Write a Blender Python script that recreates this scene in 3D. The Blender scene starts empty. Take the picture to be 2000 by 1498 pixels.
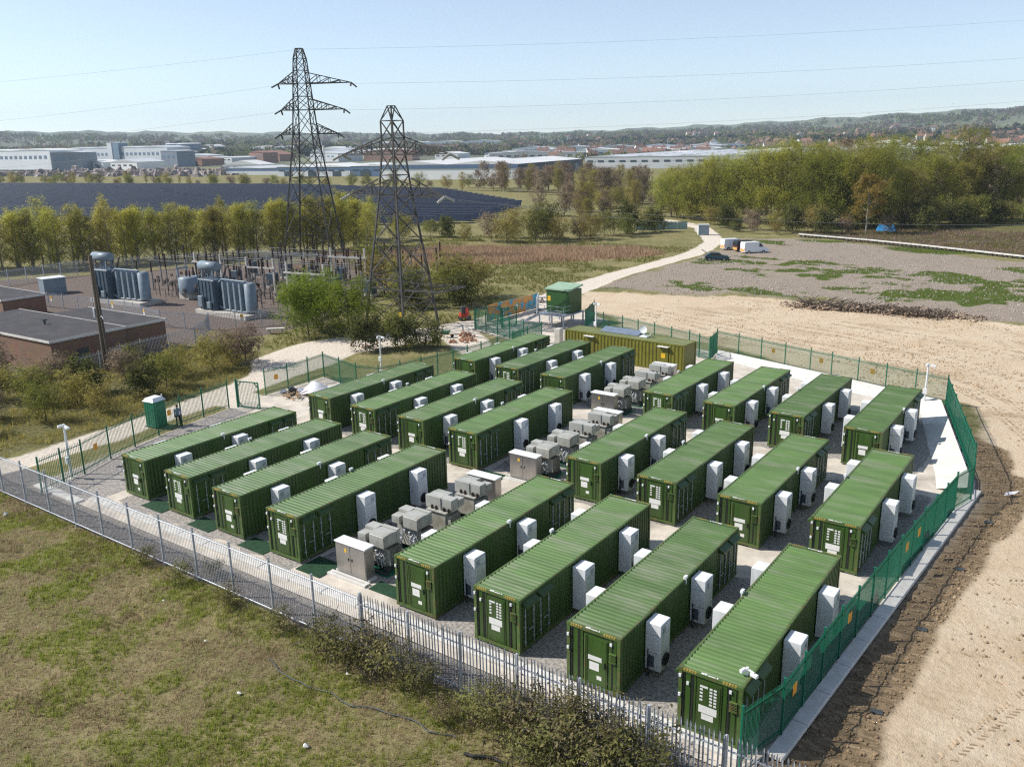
import bpy, math, random
import numpy as np
from mathutils import Matrix, Vector
R = math.radians
rnd = random.Random(7)
rng = np.random.default_rng(11)
SC = bpy.context.scene
COL = SC.collection

# ---------------------------------------------------------------- camera
cam_d = bpy.data.cameras.new('camera')
cam_d.sensor_width = 36.0
cam_d.sensor_fit = 'HORIZONTAL'
cam_d.lens = 1694.9 / 2000 * 36
cam_d.clip_start = 0.5
cam_d.clip_end = 40000
cam = bpy.data.objects.new('camera', cam_d)
COL.objects.link(cam)
_y, _p, _r = R(-35.754), R(15.499), R(-1.050)
_f = Vector((math.sin(_y) * math.cos(_p), math.cos(_y) * math.cos(_p), -math.sin(_p)))
_rt = Vector((math.cos(_y), -math.sin(_y), 0))
_up = _rt.cross(_f)
_r2 = _rt * math.cos(_r) + _up * math.sin(_r)
_u2 = _up * math.cos(_r) - _rt * math.sin(_r)
CAMZ = 21.27
cam.matrix_world = Matrix(((_r2.x, _u2.x, -_f.x, 0), (_r2.y, _u2.y, -_f.y, 0), (_r2.z, _u2.z, -_f.z, CAMZ), (0, 0, 0, 1)))
SC.camera = cam

# ---------------------------------------------------------------- sky and sun
SUN_EL, SUN_AZ = 43.5, 210.0          # direction towards the sun, azimuth counter-clockwise from +X
world = bpy.data.worlds.new('World')
SC.world = world
world.use_nodes = True
wn = world.node_tree
bg = wn.nodes['Background']
sky = wn.nodes.new('ShaderNodeTexSky')
sky.sky_type = 'NISHITA'
sky.sun_disc = False
sky.sun_elevation = R(SUN_EL)
sky.sun_rotation = R(90 - SUN_AZ)
sky.altitude = 20
sky.air_density = 0.8
sky.dust_density = 0.12
sky.ozone_density = 2.4
hsv = wn.nodes.new('ShaderNodeHueSaturation')
hsv.inputs['Saturation'].default_value = 0.72
wn.links.new(sky.outputs[0], hsv.inputs['Color'])
wn.links.new(hsv.outputs[0], bg.inputs[0])
bg.inputs[1].default_value = 0.14
sun_d = bpy.data.lights.new('sun', 'SUN')
sun_d.energy = 5.0
sun_d.angle = R(0.53)
sun_d.color = (1.0, 0.955, 0.88)
sun = bpy.data.objects.new('sun', sun_d)
COL.objects.link(sun)
_s = Vector((math.cos(R(SUN_EL)) * math.cos(R(SUN_AZ)), math.cos(R(SUN_EL)) * math.sin(R(SUN_AZ)), math.sin(R(SUN_EL))))
sun.rotation_euler = _s.to_track_quat('Z', 'Y').to_euler()
sun.location = _s * 300
SC.view_settings.view_transform = 'Standard'
SC.view_settings.look = 'None'
SC.view_settings.gamma = 1
SC.view_settings.use_curve_mapping = False
SC.view_settings.exposure = 0.2
SC.cycles.max_bounces = 8
SC.cycles.diffuse_bounces = 5
SC.cycles.glossy_bounces = 3
SC.cycles.volume_bounces = 1
SC.cycles.transparent_max_bounces = 16
SC.cycles.caustics_reflective = False
SC.cycles.caustics_refractive = False
SC.cycles.use_denoising = False
SC.cycles.pixel_filter_type = 'BLACKMAN_HARRIS'
SC.cycles.filter_width = 1.25
SC.render.film_transparent = False

# ---------------------------------------------------------------- helpers
class MB:
    """collects shapes; mesh() turns them into one mesh"""
    def __init__(s):
        s.v, s.f, s.m, s.n, s.sm = [], [], [], 0, []
    def add(s, vs, fs, mat=0, smooth=False):
        b = s.n
        s.v.extend([tuple(v) for v in vs]); s.n += len(vs)
        for f in fs:
            s.f.append(tuple(i + b for i in f)); s.m.append(mat); s.sm.append(smooth)
        return s
    def box(s, x0, y0, z0, x1, y1, z1, mat=0):
        return s.add([(x0, y0, z0), (x1, y0, z0), (x1, y1, z0), (x0, y1, z0), (x0, y0, z1), (x1, y0, z1), (x1, y1, z1), (x0, y1, z1)],
                     [(0, 3, 2, 1), (4, 5, 6, 7), (0, 1, 5, 4), (1, 2, 6, 5), (2, 3, 7, 6), (3, 0, 4, 7)], mat)
    def bbox(s, x0, y0, z0, x1, y1, z1, b=0.02, mat=0):
        """box with chamfered vertical edges and top"""
        P = [(x0 + b, y0), (x1 - b, y0), (x1, y0 + b), (x1, y1 - b), (x1 - b, y1), (x0 + b, y1), (x0, y1 - b), (x0, y0 + b)]
        cx, cy = (x0 + x1) / 2, (y0 + y1) / 2
        ins = [(x0 + 2 * b, y0 + b), (x1 - 2 * b, y0 + b), (x1 - b, y0 + 2 * b), (x1 - b, y1 - 2 * b), (x1 - 2 * b, y1 - b), (x0 + 2 * b, y1 - b), (x0 + b, y1 - 2 * b), (x0 + b, y0 + 2 * b)]
        vs = [(x, y, z0) for x, y in P] + [(x, y, z1 - b) for x, y in P] + [(x, y, z1) for x, y in ins]
        fs = [tuple(range(7, -1, -1)), tuple(range(16, 24))]
        for i in range(8):
            j = (i + 1) % 8
            fs += [(i, j, j + 8, i + 8), (i + 8, j + 8, j + 16, i + 16)]
        return s.add(vs, fs, mat)
    def beam(s, p, q, w, h=None, mat=0):
        p, q = Vector(p), Vector(q)
        d = (q - p)
        if d.length < 1e-6: return s
        d.normalize()
        ref = Vector((0, 0, 1)) if abs(d.z) < 0.95 else Vector((1, 0, 0))
        a = d.cross(ref).normalized() * (w / 2)
        b = a.cross(d).normalized() * ((h or w) / 2)
        vs = [p - a - b, p + a - b, p + a + b, p - a + b, q - a - b, q + a - b, q + a + b, q - a + b]
        return s.add(vs, [(0, 3, 2, 1), (4, 5, 6, 7), (0, 1, 5, 4), (1, 2, 6, 5), (2, 3, 7, 6), (3, 0, 4, 7)], mat)
    def tube(s, pts, r, n=6, mat=0, cap=True):
        pts = [Vector(p) for p in pts]
        rs = r if isinstance(r, (list, tuple)) else [r] * len(pts)
        vs, fs = [], []
        for i, p in enumerate(pts):
            d = (pts[min(i + 1, len(pts) - 1)] - pts[max(i - 1, 0)]).normalized()
            ref = Vector((0, 0, 1)) if abs(d.z) < 0.9 else Vector((1, 0, 0))
            a = d.cross(ref).normalized(); b = a.cross(d)
            for k in range(n):
                t = 2 * math.pi * k / n
                vs.append(p + (a * math.cos(t) + b * math.sin(t)) * rs[i])
        for i in range(len(pts) - 1):
            for k in range(n):
                j = (k + 1) % n
                fs.append((i * n + k, i * n + j, (i + 1) * n + j, (i + 1) * n + k))
        s.add(vs, fs, mat, True)
        if cap:
            s.add([vs[k] for k in range(n)], [tuple(range(n))], mat)
            s.add([vs[-n + k] for k in range(n)], [tuple(range(n - 1, -1, -1))], mat)
        return s
    def prism(s, poly, z0, z1, mat=0):
        n = len(poly)
        vs = [(x, y, z0) for x, y in poly] + [(x, y, z1) for x, y in poly]
        fs = [tuple(range(n - 1, -1, -1)), tuple(range(n, 2 * n))] + [(i, (i + 1) % n, n + (i + 1) % n, n + i) for i in range(n)]
        return s.add(vs, fs, mat)
    def quad(s, a, b, c, d, mat=0):
        return s.add([a, b, c, d], [(0, 1, 2, 3)], mat)
    def extrude_x(s, prof, x0, x1, mat=0):
        """profile in (y,z), counter-clockwise seen from +X"""
        n = len(prof)
        vs = [(x0, y, z) for y, z in prof] + [(x1, y, z) for y, z in prof]
        fs = [tuple(range(n - 1, -1, -1)), tuple(range(n, 2 * n))] + [(i, (i + 1) % n, n + (i + 1) % n, n + i) for i in range(n)]
        return s.add(vs, fs, mat)
    def xf(s, M):
        s.v = [tuple(M @ Vector(v)) for v in s.v]
        return s
    def mesh(s, name, mats):
        me = bpy.data.meshes.new(name)
        me.from_pydata(s.v, [], s.f)
        for m in (mats if isinstance(mats, (list, tuple)) else [mats]):
            me.materials.append(m)
        me.polygons.foreach_set('material_index', s.m)
        me.polygons.foreach_set('use_smooth', s.sm)
        me.update()
        return me

def new(name, data=None, parent=None, loc=(0, 0, 0), rz=0.0, scale=None, label=None, cat=None, group=None, kind=None):
    o = bpy.data.objects.new(name, data)
    COL.objects.link(o)
    o.location = loc
    if rz: o.rotation_euler = (0, 0, rz)
    if scale is not None: o.scale = scale if isinstance(scale, (tuple, list)) else (scale,) * 3
    if parent is not None: o.parent = parent
    if label: o['label'] = label
    if cat: o['category'] = cat
    if group: o['group'] = group
    if kind: o['kind'] = kind
    return o

JOINED = {'door_seal', 'code_lettering', 'control_box', 'valves_and_cables', 'radiator_fins', 'bushings', 'locking_bars', 'windows', 'bushing', 'footing', 'frame', 'fan_guard', 'grille', 'bracket', 'warning_stripe', 'plinth', 'skid', 'camera_head', 'radiator_bank', 'conservator_support', 'pipes', 'panel_seams'}
def build(proto, name, loc, rz=0.0, label=None, cat=None, group=None, scale=None):
    """proto: list of (part name, mesh, local offset, [(sub name, mesh, offset)...])"""
    root = new(name, None, None, loc, rz, scale, label, cat, group)
    for part in proto:
        o = new(part[0], part[1], root, part[2], kind='stuff' if part[0] in JOINED else None)
        for sub in (part[3] if len(part) > 3 else []):
            new(sub[0], sub[1], o, sub[2], kind='stuff' if sub[0] in JOINED else None)
    return root

ORD = ['first', 'second', 'third', 'fourth', 'fifth', 'sixth', 'seventh', 'eighth', 'ninth', 'tenth', 'eleventh', 'twelfth', 'thirteenth', 'fourteenth',
       'fifteenth', 'sixteenth', 'seventeenth', 'eighteenth', 'nineteenth', 'twentieth']

def nth(i):
    """ordinal word for index i from 0"""
    if i < 20: return ORD[i]
    t, u = divmod(i + 1, 10)
    tens = ['', '', 'twentieth', 'thirtieth', 'fortieth', 'fiftieth', 'sixtieth', 'seventieth'][t] if u == 0 else ['', '', 'twenty', 'thirty', 'forty', 'fifty', 'sixty', 'seventy'][t] + '-' + ORD[u - 1]
    return tens

def fast_mesh(name, V, F, mats, smooth=False, attr=None):
    """V (n,3) array, F (m,k) array of equal-sized faces"""
    me = bpy.data.meshes.new(name)
    V = np.asarray(V, dtype=np.float32); F = np.asarray(F, dtype=np.int32)
    k = F.shape[1]
    me.vertices.add(len(V)); me.vertices.foreach_set('co', V.ravel())
    me.loops.add(F.size); me.loops.foreach_set('vertex_index', F.ravel())
    me.polygons.add(len(F))
    me.polygons.foreach_set('loop_start', np.arange(0, F.size, k, dtype=np.int32))
    me.polygons.foreach_set('loop_total', np.full(len(F), k, dtype=np.int32))
    if smooth: me.polygons.foreach_set('use_smooth', np.ones(len(F), dtype=bool))
    for m in (mats if isinstance(mats, (list, tuple)) else [mats]): me.materials.append(m)
    if attr:
        for nm, arr in attr.items():
            a = me.attributes.new(nm, 'FLOAT_COLOR' if arr.ndim == 2 else 'FLOAT', 'POINT')
            a.data.foreach_set('color' if arr.ndim == 2 else 'value', np.asarray(arr, dtype=np.float32).ravel())
    me.update(calc_edges=True)
    return me

# ---------------------------------------------------------------- materials
def mat(name, col, rough=0.6, metal=0.0, var=0.15, scale=3.0, bump=0.0, bscale=None, dirt=None, dscale=0.6, spec=0.5, obj=0.0, stretch=None):
    """principled paint/stone with noise variation in tone, optional dirt tint and fine relief"""
    m = bpy.data.materials.new(name); m.use_nodes = True
    nt = m.node_tree; N = nt.nodes; L = nt.links
    b = N['Principled BSDF']
    b.inputs['Roughness'].default_value = rough
    b.inputs['Metallic'].default_value = metal
    b.inputs['Specular IOR Level'].default_value = spec
    tc = N.new('ShaderNodeTexCoord')
    src = tc.outputs['Object']
    if stretch:
        mp = N.new('ShaderNodeMapping'); mp.inputs['Scale'].default_value = stretch
        L.new(src, mp.inputs[0]); src = mp.outputs[0]
    if obj:
        oj = N.new('ShaderNodeObjectInfo'); om = N.new('ShaderNodeMath'); om.operation = 'MULTIPLY'; om.inputs[1].default_value = 731.0
        L.new(oj.outputs['Random'], om.inputs[0]); va = N.new('ShaderNodeVectorMath'); va.operation = 'ADD'
        L.new(src, va.inputs[0]); L.new(om.outputs[0], va.inputs[1]); src = va.outputs[0]
    no = N.new('ShaderNodeTexNoise'); no.inputs['Scale'].default_value = scale; no.inputs['Detail'].default_value = 6
    L.new(src, no.inputs['Vector'])
    mr = N.new('ShaderNodeMapRange')
    mr.inputs['From Min'].default_value = 0.3; mr.inputs['From Max'].default_value = 0.7
    mr.inputs['To Min'].default_value = 1 - var; mr.inputs['To Max'].default_value = 1 + var
    L.new(no.outputs['Fac'], mr.inputs['Value'])
    mul = N.new('ShaderNodeVectorMath'); mul.operation = 'SCALE'
    mul.inputs[0].default_value = col
    L.new(mr.outputs[0], mul.inputs['Scale'])
    out = mul.outputs[0]
    if obj:
        oi = N.new('ShaderNodeObjectInfo')
        m3 = N.new('ShaderNodeMapRange'); m3.inputs['To Min'].default_value = 1 - obj; m3.inputs['To Max'].default_value = 1 + obj
        L.new(oi.outputs['Random'], m3.inputs['Value'])
        m4 = N.new('ShaderNodeVectorMath'); m4.operation = 'SCALE'
        L.new(out, m4.inputs[0]); L.new(m3.outputs[0], m4.inputs['Scale']); out = m4.outputs[0]
    if dirt:
        n2 = N.new('ShaderNodeTexNoise'); n2.inputs['Scale'].default_value = dscale; n2.inputs['Detail'].default_value = 8; n2.inputs['Roughness'].default_value = 0.65
        L.new(src, n2.inputs['Vector'])
        m2 = N.new('ShaderNodeMapRange'); m2.inputs['From Min'].default_value = 0.48; m2.inputs['From Max'].default_value = 0.72
        m2.inputs['To Max'].default_value = dirt[3]
        L.new(n2.outputs['Fac'], m2.inputs['Value'])
        mx = N.new('ShaderNodeMix'); mx.data_type = 'RGBA'
        L.new(m2.outputs[0], mx.inputs[0]); L.new(out, mx.inputs[6]); mx.inputs[7].default_value = (*dirt[:3], 1)
        out = mx.outputs[2]
    L.new(out, b.inputs['Base Color'])
    if bump:
        bn = N.new('ShaderNodeTexNoise'); bn.inputs['Scale'].default_value = bscale or scale * 6; bn.inputs['Detail'].default_value = 5
        L.new(src, bn.inputs['Vector'])
        bp = N.new('ShaderNodeBump'); bp.inputs['Strength'].default_value = bump; bp.inputs['Distance'].default_value = 0.03
        L.new(bn.outputs['Fac'], bp.inputs['Height']); L.new(bp.outputs[0], b.inputs['Normal'])
    return m

M = {}
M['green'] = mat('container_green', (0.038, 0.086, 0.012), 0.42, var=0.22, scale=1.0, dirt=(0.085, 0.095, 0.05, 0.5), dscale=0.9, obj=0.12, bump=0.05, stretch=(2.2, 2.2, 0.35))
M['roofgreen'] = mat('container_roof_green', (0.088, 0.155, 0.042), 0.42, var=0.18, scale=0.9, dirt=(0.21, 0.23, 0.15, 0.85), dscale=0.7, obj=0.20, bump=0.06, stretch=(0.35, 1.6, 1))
M['rail'] = mat('container_rail_green', (0.075, 0.13, 0.032), 0.5, var=0.25, scale=3, dirt=(0.17, 0.095, 0.045, 0.75), dscale=2.2, obj=0.1)
M['darkrub'] = mat('black_rubber_seal', (0.012, 0.014, 0.012), 0.7)
M['white'] = mat('white_powder_coat', (0.80, 0.81, 0.82), 0.35, var=0.04, scale=1.5, dirt=(0.48, 0.45, 0.38, 0.5), dscale=1.6, stretch=(2, 2, 0.5), obj=0.03)
M['grille'] = mat('grey_fan_grille', (0.10, 0.12, 0.15), 0.5, var=0.3, scale=20)
M['label'] = mat('white_label_print', (0.78, 0.78, 0.75), 0.5, var=0.08, scale=9)
M['yellow'] = mat('yellow_warning', (0.75, 0.46, 0.03), 0.5, var=0.15)
M['orange'] = mat('orange_warning', (0.80, 0.36, 0.03), 0.5, var=0.12)
M['galv'] = mat('galvanised_steel', (0.43, 0.455, 0.50), 0.45, 0.25, var=0.25, scale=6)
M['steel'] = mat('stainless_steel', (0.42, 0.40, 0.38), 0.34, 0.85, var=0.10, scale=2.5, stretch=(1, 1, 0.2))
M['greysteel'] = mat('grey_painted_steel', (0.40, 0.40, 0.36), 0.5, var=0.15, scale=2, dirt=(0.17, 0.14, 0.09, 0.8))
M['darksteel'] = mat('dark_painted_steel', (0.05, 0.06, 0.06), 0.5, var=0.3, scale=3)
M['fencegreen'] = mat('green_powder_coat', (0.006, 0.135, 0.075), 0.4, var=0.1, scale=4)
M['concrete'] = mat('concrete', (0.52, 0.49, 0.44), 0.85, var=0.12, scale=1.2, dirt=(0.33, 0.29, 0.24, 0.5), dscale=0.5, bump=0.3, bscale=14)
M['whiteconc'] = mat('pale_concrete', (0.66, 0.64, 0.60), 0.85, var=0.10, scale=2, dirt=(0.42, 0.38, 0.32, 0.45), dscale=0.8, bump=0.25, bscale=14)
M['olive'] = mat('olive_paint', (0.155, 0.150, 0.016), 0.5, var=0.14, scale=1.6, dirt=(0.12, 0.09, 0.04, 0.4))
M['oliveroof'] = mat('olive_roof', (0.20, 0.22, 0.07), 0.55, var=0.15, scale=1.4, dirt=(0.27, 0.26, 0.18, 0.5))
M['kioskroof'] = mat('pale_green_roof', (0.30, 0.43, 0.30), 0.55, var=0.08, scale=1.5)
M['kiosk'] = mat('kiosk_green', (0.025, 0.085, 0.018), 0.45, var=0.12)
M['bluegrey'] = mat('blue_grey_paint', (0.20, 0.255, 0.30), 0.45, var=0.15, scale=2, dirt=(0.16, 0.15, 0.13, 0.4))
M['bluedark'] = mat('dark_blue_grey_paint', (0.055, 0.085, 0.115), 0.45, var=0.2, scale=2)
M['porcelain'] = mat('brown_porcelain', (0.06, 0.035, 0.03), 0.25)
M['bark'] = mat('bark', (0.10, 0.085, 0.065), 0.9, var=0.3, scale=3, bump=0.5)
M['wood'] = mat('weathered_wood', (0.13, 0.10, 0.075), 0.9, var=0.25, scale=3, stretch=(1, 1, .1))
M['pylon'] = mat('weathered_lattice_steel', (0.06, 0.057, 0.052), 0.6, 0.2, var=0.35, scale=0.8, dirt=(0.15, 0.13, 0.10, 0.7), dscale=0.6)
M['wire'] = mat('grey_cable', (0.30, 0.31, 0.33), 0.6, 0.2)
M['stripe'] = mat('faded_yellow_stripe', (0.42, 0.29, 0.05), 0.6, var=0.45, scale=14)
M['mat_green'] = mat('dark_green_cover', (0.012, 0.050, 0.020), 0.6, var=0.3, scale=4)
# ================================================================ ground
def inside(px, py, poly):
    r = np.zeros(px.shape, bool)
    n = len(poly)
    for i in range(n):
        x0, y0 = poly[i]; x1, y1 = poly[(i + 1) % n]
        if y0 == y1: continue
        c = ((y0 > py) != (y1 > py)) & (px < (x1 - x0) * (py - y0) / (y1 - y0) + x0)
        r ^= c
    return r
def segdist(px, py, a, b):
    ax, ay = a[:2]; bx, by = b[:2]
    dx, dy = bx - ax, by - ay
    t = np.clip(((px - ax) * dx + (py - ay) * dy) / (dx * dx + dy * dy + 1e-9), 0, 1)
    return np.hypot(px - ax - t * dx, py - ay - t * dy), t
def sdist(px, py, poly):
    d = np.full(px.shape, 1e9)
    for i in range(len(poly)):
        d = np.minimum(d, segdist(px, py, poly[i], poly[(i + 1) % len(poly)])[0])
    return np.where(inside(px, py, poly), d, -d)
def trackdist(px, py, line):
    best = np.full(px.shape, -1e9)
    for i in range(len(line) - 1):
        d, t = segdist(px, py, line[i], line[i + 1])
        w = line[i][2] + (line[i + 1][2] - line[i][2]) * t
        best = np.maximum(best, w - d)
    return best
def vnoise(x, y, s, seed=0):
    """smooth value noise"""
    x = x / s + seed * 17.31; y = y / s - seed * 9.77
    xi, yi = np.floor(x).astype(np.int64), np.floor(y).astype(np.int64)
    fx, fy = x - xi, y - yi
    fx = fx * fx * (3 - 2 * fx); fy = fy * fy * (3 - 2 * fy)
    def h(a, b):
        n = (a * 374761393 + b * 668265263 + seed * 1442695) & 0x7fffffff
        n = ((n ^ (n >> 13)) * 1274126177) & 0x7fffffff
        return ((n ^ (n >> 16)) & 0xffff) / 65535.0
    return (h(xi, yi) * (1 - fx) + h(xi + 1, yi) * fx) * (1 - fy) + (h(xi, yi + 1) * (1 - fx) + h(xi + 1, yi + 1) * fx) * fy
def fbm(x, y, s, seed=0, o=4):
    a, t, r = 0.5, 0, 0
    for i in range(o):
        r = r + a * vnoise(x, y, s / 2 ** i, seed + i); t += a; a *= 0.5
    return r / t

YARD = [(-57.2, 25.0), (-58.6, 33.0), (-60.2, 40.3), (-60.7, 43.6), (-61.2, 47.2), (-61.5, 54.6), (-55.5, 53.3), (-53.0, 54.2), (-51.9, 60), (-51.2, 64.5), (-51.6, 76.4), (-56.4, 77.4), (-62.8, 79.4),
        (-62.7, 94.2), (-57.0, 95.4), (-52.0, 92.2), (-51.0, 86.2), (-33.7, 83.1), (-11.0, 75.5), (-6.2, 58.8), (-5.7, 55.2), (-8.4, 25.0)]
SAND = [(-63, 97), (-65, 108.5), (-53, 112), (-40, 117), (-26, 115.5), (-17.5, 115), (-9, 112), (20, 105), (70, 90), (70, -20), (3, -20), (-1.5, 8), (-3.2, 20), (-6.5, 25.5), (-6.3, 40), (-5.0, 55), (-5.4, 62),
        (-9.6, 77), (-20, 79), (-33, 86), (-48, 89), (-51.5, 93.5), (-57, 96.5)]
BANK = [(-8.6, 24.4), (-4.9, 25.2), (-5.0, 32), (-4.8, 40), (-3.8, 50), (-2.8, 56), (-3.2, 61), (-4.6, 61.5), (-5.0, 66), (-8.0, 68.5), (-10.5, 76), (-9.4, 68), (-6.6, 58.5), (-6.2, 55), (-7.6, 40)]
GREY = [(-66, 112), (-53, 113), (-40, 118), (-26, 116.5), (-9, 113), (70, 95), (70, 150), (-15, 172), (-34, 183), (-60, 193), (-72, 187), (-72, 178), (-66.5, 162), (-66.5, 140)]
REED = [(-132, 120), (-118, 142), (-84, 160), (-74, 152), (-84, 137), (-98, 124), (-112, 112), (-122, 104)]
SUBST = [(-170, 52), (-120, 50), (-96, 38), (-84.5, 42), (-86, 56), (-82, 66), (-82, 74), (-90, 90), (-104, 112), (-136, 108), (-152, 80)]
SCRUB = [(-65.5, 18), (-64, 24), (-64.5, 33), (-66, 46), (-70, 54), (-76, 58), (-84, 56), (-84, 42), (-96, 36), (-120, 30), (-120, 0), (-70, 0)]
HEATH = [(-60, 196), (-34, 186), (-15, 176), (70, 150), (70, 260), (-10, 260), (-40, 232), (-56, 212), (-66, 206)]
FRONTGRAVEL = [(-66, 23.0), (-57, 23.3), (-8, 23.1), (-3.2, 23), (-5, 26.5), (-58, 26.5), (-62, 26)]
TRACK = [(-66.5, 16, 1.6), (-64, 22, 1.6), (-62.2, 27, 1.6), (-62.6, 33, 1.6), (-63.9, 40, 1.6), (-64.9, 47, 1.8), (-66.2, 52, 2.2), (-69.2, 58, 4.6), (-70.8, 63.5, 4.2), (-67.8, 70, 3.6), (-64.9, 77, 3.2), (-64.6, 85, 2.2),
         (-65, 97, 2.2), (-67.5, 110, 2.8), (-69, 125, 2.1), (-69.3, 140, 1.9), (-69.2, 155, 1.9), (-70.6, 165, 2.0), (-74, 178, 2), (-80, 190, 2.4), (-88, 204, 2.2), (-97, 214, 2), (-106, 222, 1.5)]
TRACK2 = [(-64.5, 45.5, 2.2), (-60, 45.6, 1.9), (-54, 45, 1.2)]
TRACK3 = [(-64, 77, 3), (-58, 73, 2.2), (-54, 69, 1.5)]

def geo_axis(lo, hi, step, far, g=1.14):
    core = list(np.arange(lo, hi + 1e-6, step))
    a, s, x = [], step, lo
    while x > -far: s *= g; x -= s; a.append(x)
    b, s, x = [], step, core[-1]
    while x < far: s *= g; x += s; b.append(x)
    return np.array(a[::-1] + core + b)
gx = geo_axis(-165, 14, 0.5, 9000); gy = geo_axis(4, 225, 0.55, 9000)
PX, PY = np.meshgrid(gx, gy, indexing='ij')
near = (PX > -400) & (PX < 200) & (PY > -150) & (PY < 500)
jx = PX + (fbm(PX, PY, 6, 3) - 0.5) * 2.2; jy = PY + (fbm(PX, PY, 6, 5) - 0.5) * 2.2
hx = PX + (fbm(PX, PY, 3, 3) - 0.5) * 0.8; hy = PY + (fbm(PX, PY, 3, 5) - 0.5) * 0.8
sm = lambda d, w: np.clip(0.5 + d / w, 0, 1)
w_sand = sm(sdist(jx, jy, SAND), 3.0)
w_bank = sm(sdist(hx, hy, BANK), 1.0)
w_grey = sm(sdist(jx + (fbm(PX, PY, 4, 71) - .5) * 5, jy + (fbm(PX, PY, 4, 72) - .5) * 4, GREY), 7.0)
w_track = np.maximum.reduce([sm(trackdist(hx, hy, TRACK), 1.2), sm(trackdist(hx, hy, TRACK2), 1.2), sm(trackdist(hx, hy, TRACK3), 1.6)])
w_reed = sm(sdist(jx, jy, REED), 12.0)
w_sub = sm(sdist(PX, PY, SUBST), 2.0)
w_scrub = sm(sdist(jx, jy, SCRUB), 4.0)
w_heath = sm(sdist(jx, jy, HEATH), 8.0)
w_front = sm(sdist(hx, hy, FRONTGRAVEL), 0.9)
w_yard = sm(sdist(PX, PY, YARD), 1.0)
w_scrub = np.maximum(w_scrub, w_heath * 0.8)
w_grey = w_grey * (1 - w_track)
# weeds: green patches on the grey rubble and along the sand edge
pg = 0.6 * fbm(PX * 0.5 + PY * 0.15, PY * 1.1, 11, 21) + 0.4 * fbm(PX, PY, 3.2, 23)
edge_b = np.exp(-(sdist(PX, PY, SAND) / 4.0) ** 2)
w_weed = np.clip((pg - 0.545 + 0.055 * edge_b + 0.0009 * (PX + 40)) * 9, 0, 1) * np.clip(w_grey - w_sand, 0, 1)
w_weed = np.maximum(w_weed, np.clip((vnoise(PX, PY, 7, 4) - 0.35) * 2, 0, 1) * sm(-np.abs(sdist(PX, PY, HEATH) + 3) + 4, 4) * (PY > 160) * (PX > -62))
FLAT = np.maximum.reduce([w_yard, w_track * 0.8, w_sub, w_front * 0.7])
PZ = (fbm(PX, PY, 14, 8) - 0.5) * 0.7 + (fbm(PX, PY, 2.4, 9, 3) - 0.5) * 0.22
PZ = PZ * (1 - 0.75 * w_sand) * (1 - FLAT)
PZ = np.where(near, PZ, 0)
PZ = PZ - 0.03 - 0.05 * w_yard
berm = np.exp(-((sdist(PX, PY, SAND) + 1.4) / 1.5) ** 2) * (PY > 108) * (PX > -60) * (0.2 + 0.7 * vnoise(PX, PY, 4, 33))
PZ = PZ + berm * 0.6
PZ = PZ + w_bank * (1 - w_yard) * (0.10 * np.sin((PX * 0.35 + PY) * 5.2 + 3 * vnoise(PX, PY, 2, 7)) * 0.6)
wheel = w_sand * (0.05 * (fbm(PX, PY, 3.1, 12, 3) - 0.5) + 0.16 * np.clip(fbm(PX, PY, 16, 14) - 0.5, 0, 1) * (fbm(PX, PY, 1.6, 15, 2) - 0.5) * 3)
PZ = PZ + np.where(near, wheel, 0)
nx, ny = PX.shape
idx = np.arange(nx * ny).reshape(nx, ny)
GF = np.stack([idx[:-1, :-1], idx[1:, :-1], idx[1:, 1:], idx[:-1, 1:]], -1).reshape(-1, 4)
GV = np.stack([PX, PY, PZ], -1).reshape(-1, 3)
za = np.stack([w_sand, w_track, w_grey, w_sub], -1).reshape(-1, 4)
zb = np.stack([w_reed, w_bank, w_weed, w_scrub], -1).reshape(-1, 4)
zc = np.stack([w_front, w_yard, w_heath, np.zeros_like(w_front)], -1).reshape(-1, 4)

def gz(x, y):
    """ground height at a point"""
    i = int(np.clip(np.searchsorted(gx, x) - 1, 0, nx - 2)); j = int(np.clip(np.searchsorted(gy, y) - 1, 0, ny - 2))
    u = (x - gx[i]) / (gx[i + 1] - gx[i]); v = (y - gy[j]) / (gy[j + 1] - gy[j])
    return float(PZ[i, j] * (1 - u) * (1 - v) + PZ[i + 1, j] * u * (1 - v) + PZ[i, j + 1] * (1 - u) * v + PZ[i + 1, j + 1] * u * v)
def gza(x, y, A=None):
    A = PZ if A is None else A
    i = np.clip(np.searchsorted(gx, x) - 1, 0, nx - 2); j = np.clip(np.searchsorted(gy, y) - 1, 0, ny - 2)
    u = (x - gx[i]) / (gx[i + 1] - gx[i]); v = (y - gy[j]) / (gy[j + 1] - gy[j])
    return A[i, j] * (1 - u) * (1 - v) + A[i + 1, j] * u * (1 - v) + A[i, j + 1] * (1 - u) * v + A[i + 1, j + 1] * u * v

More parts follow.
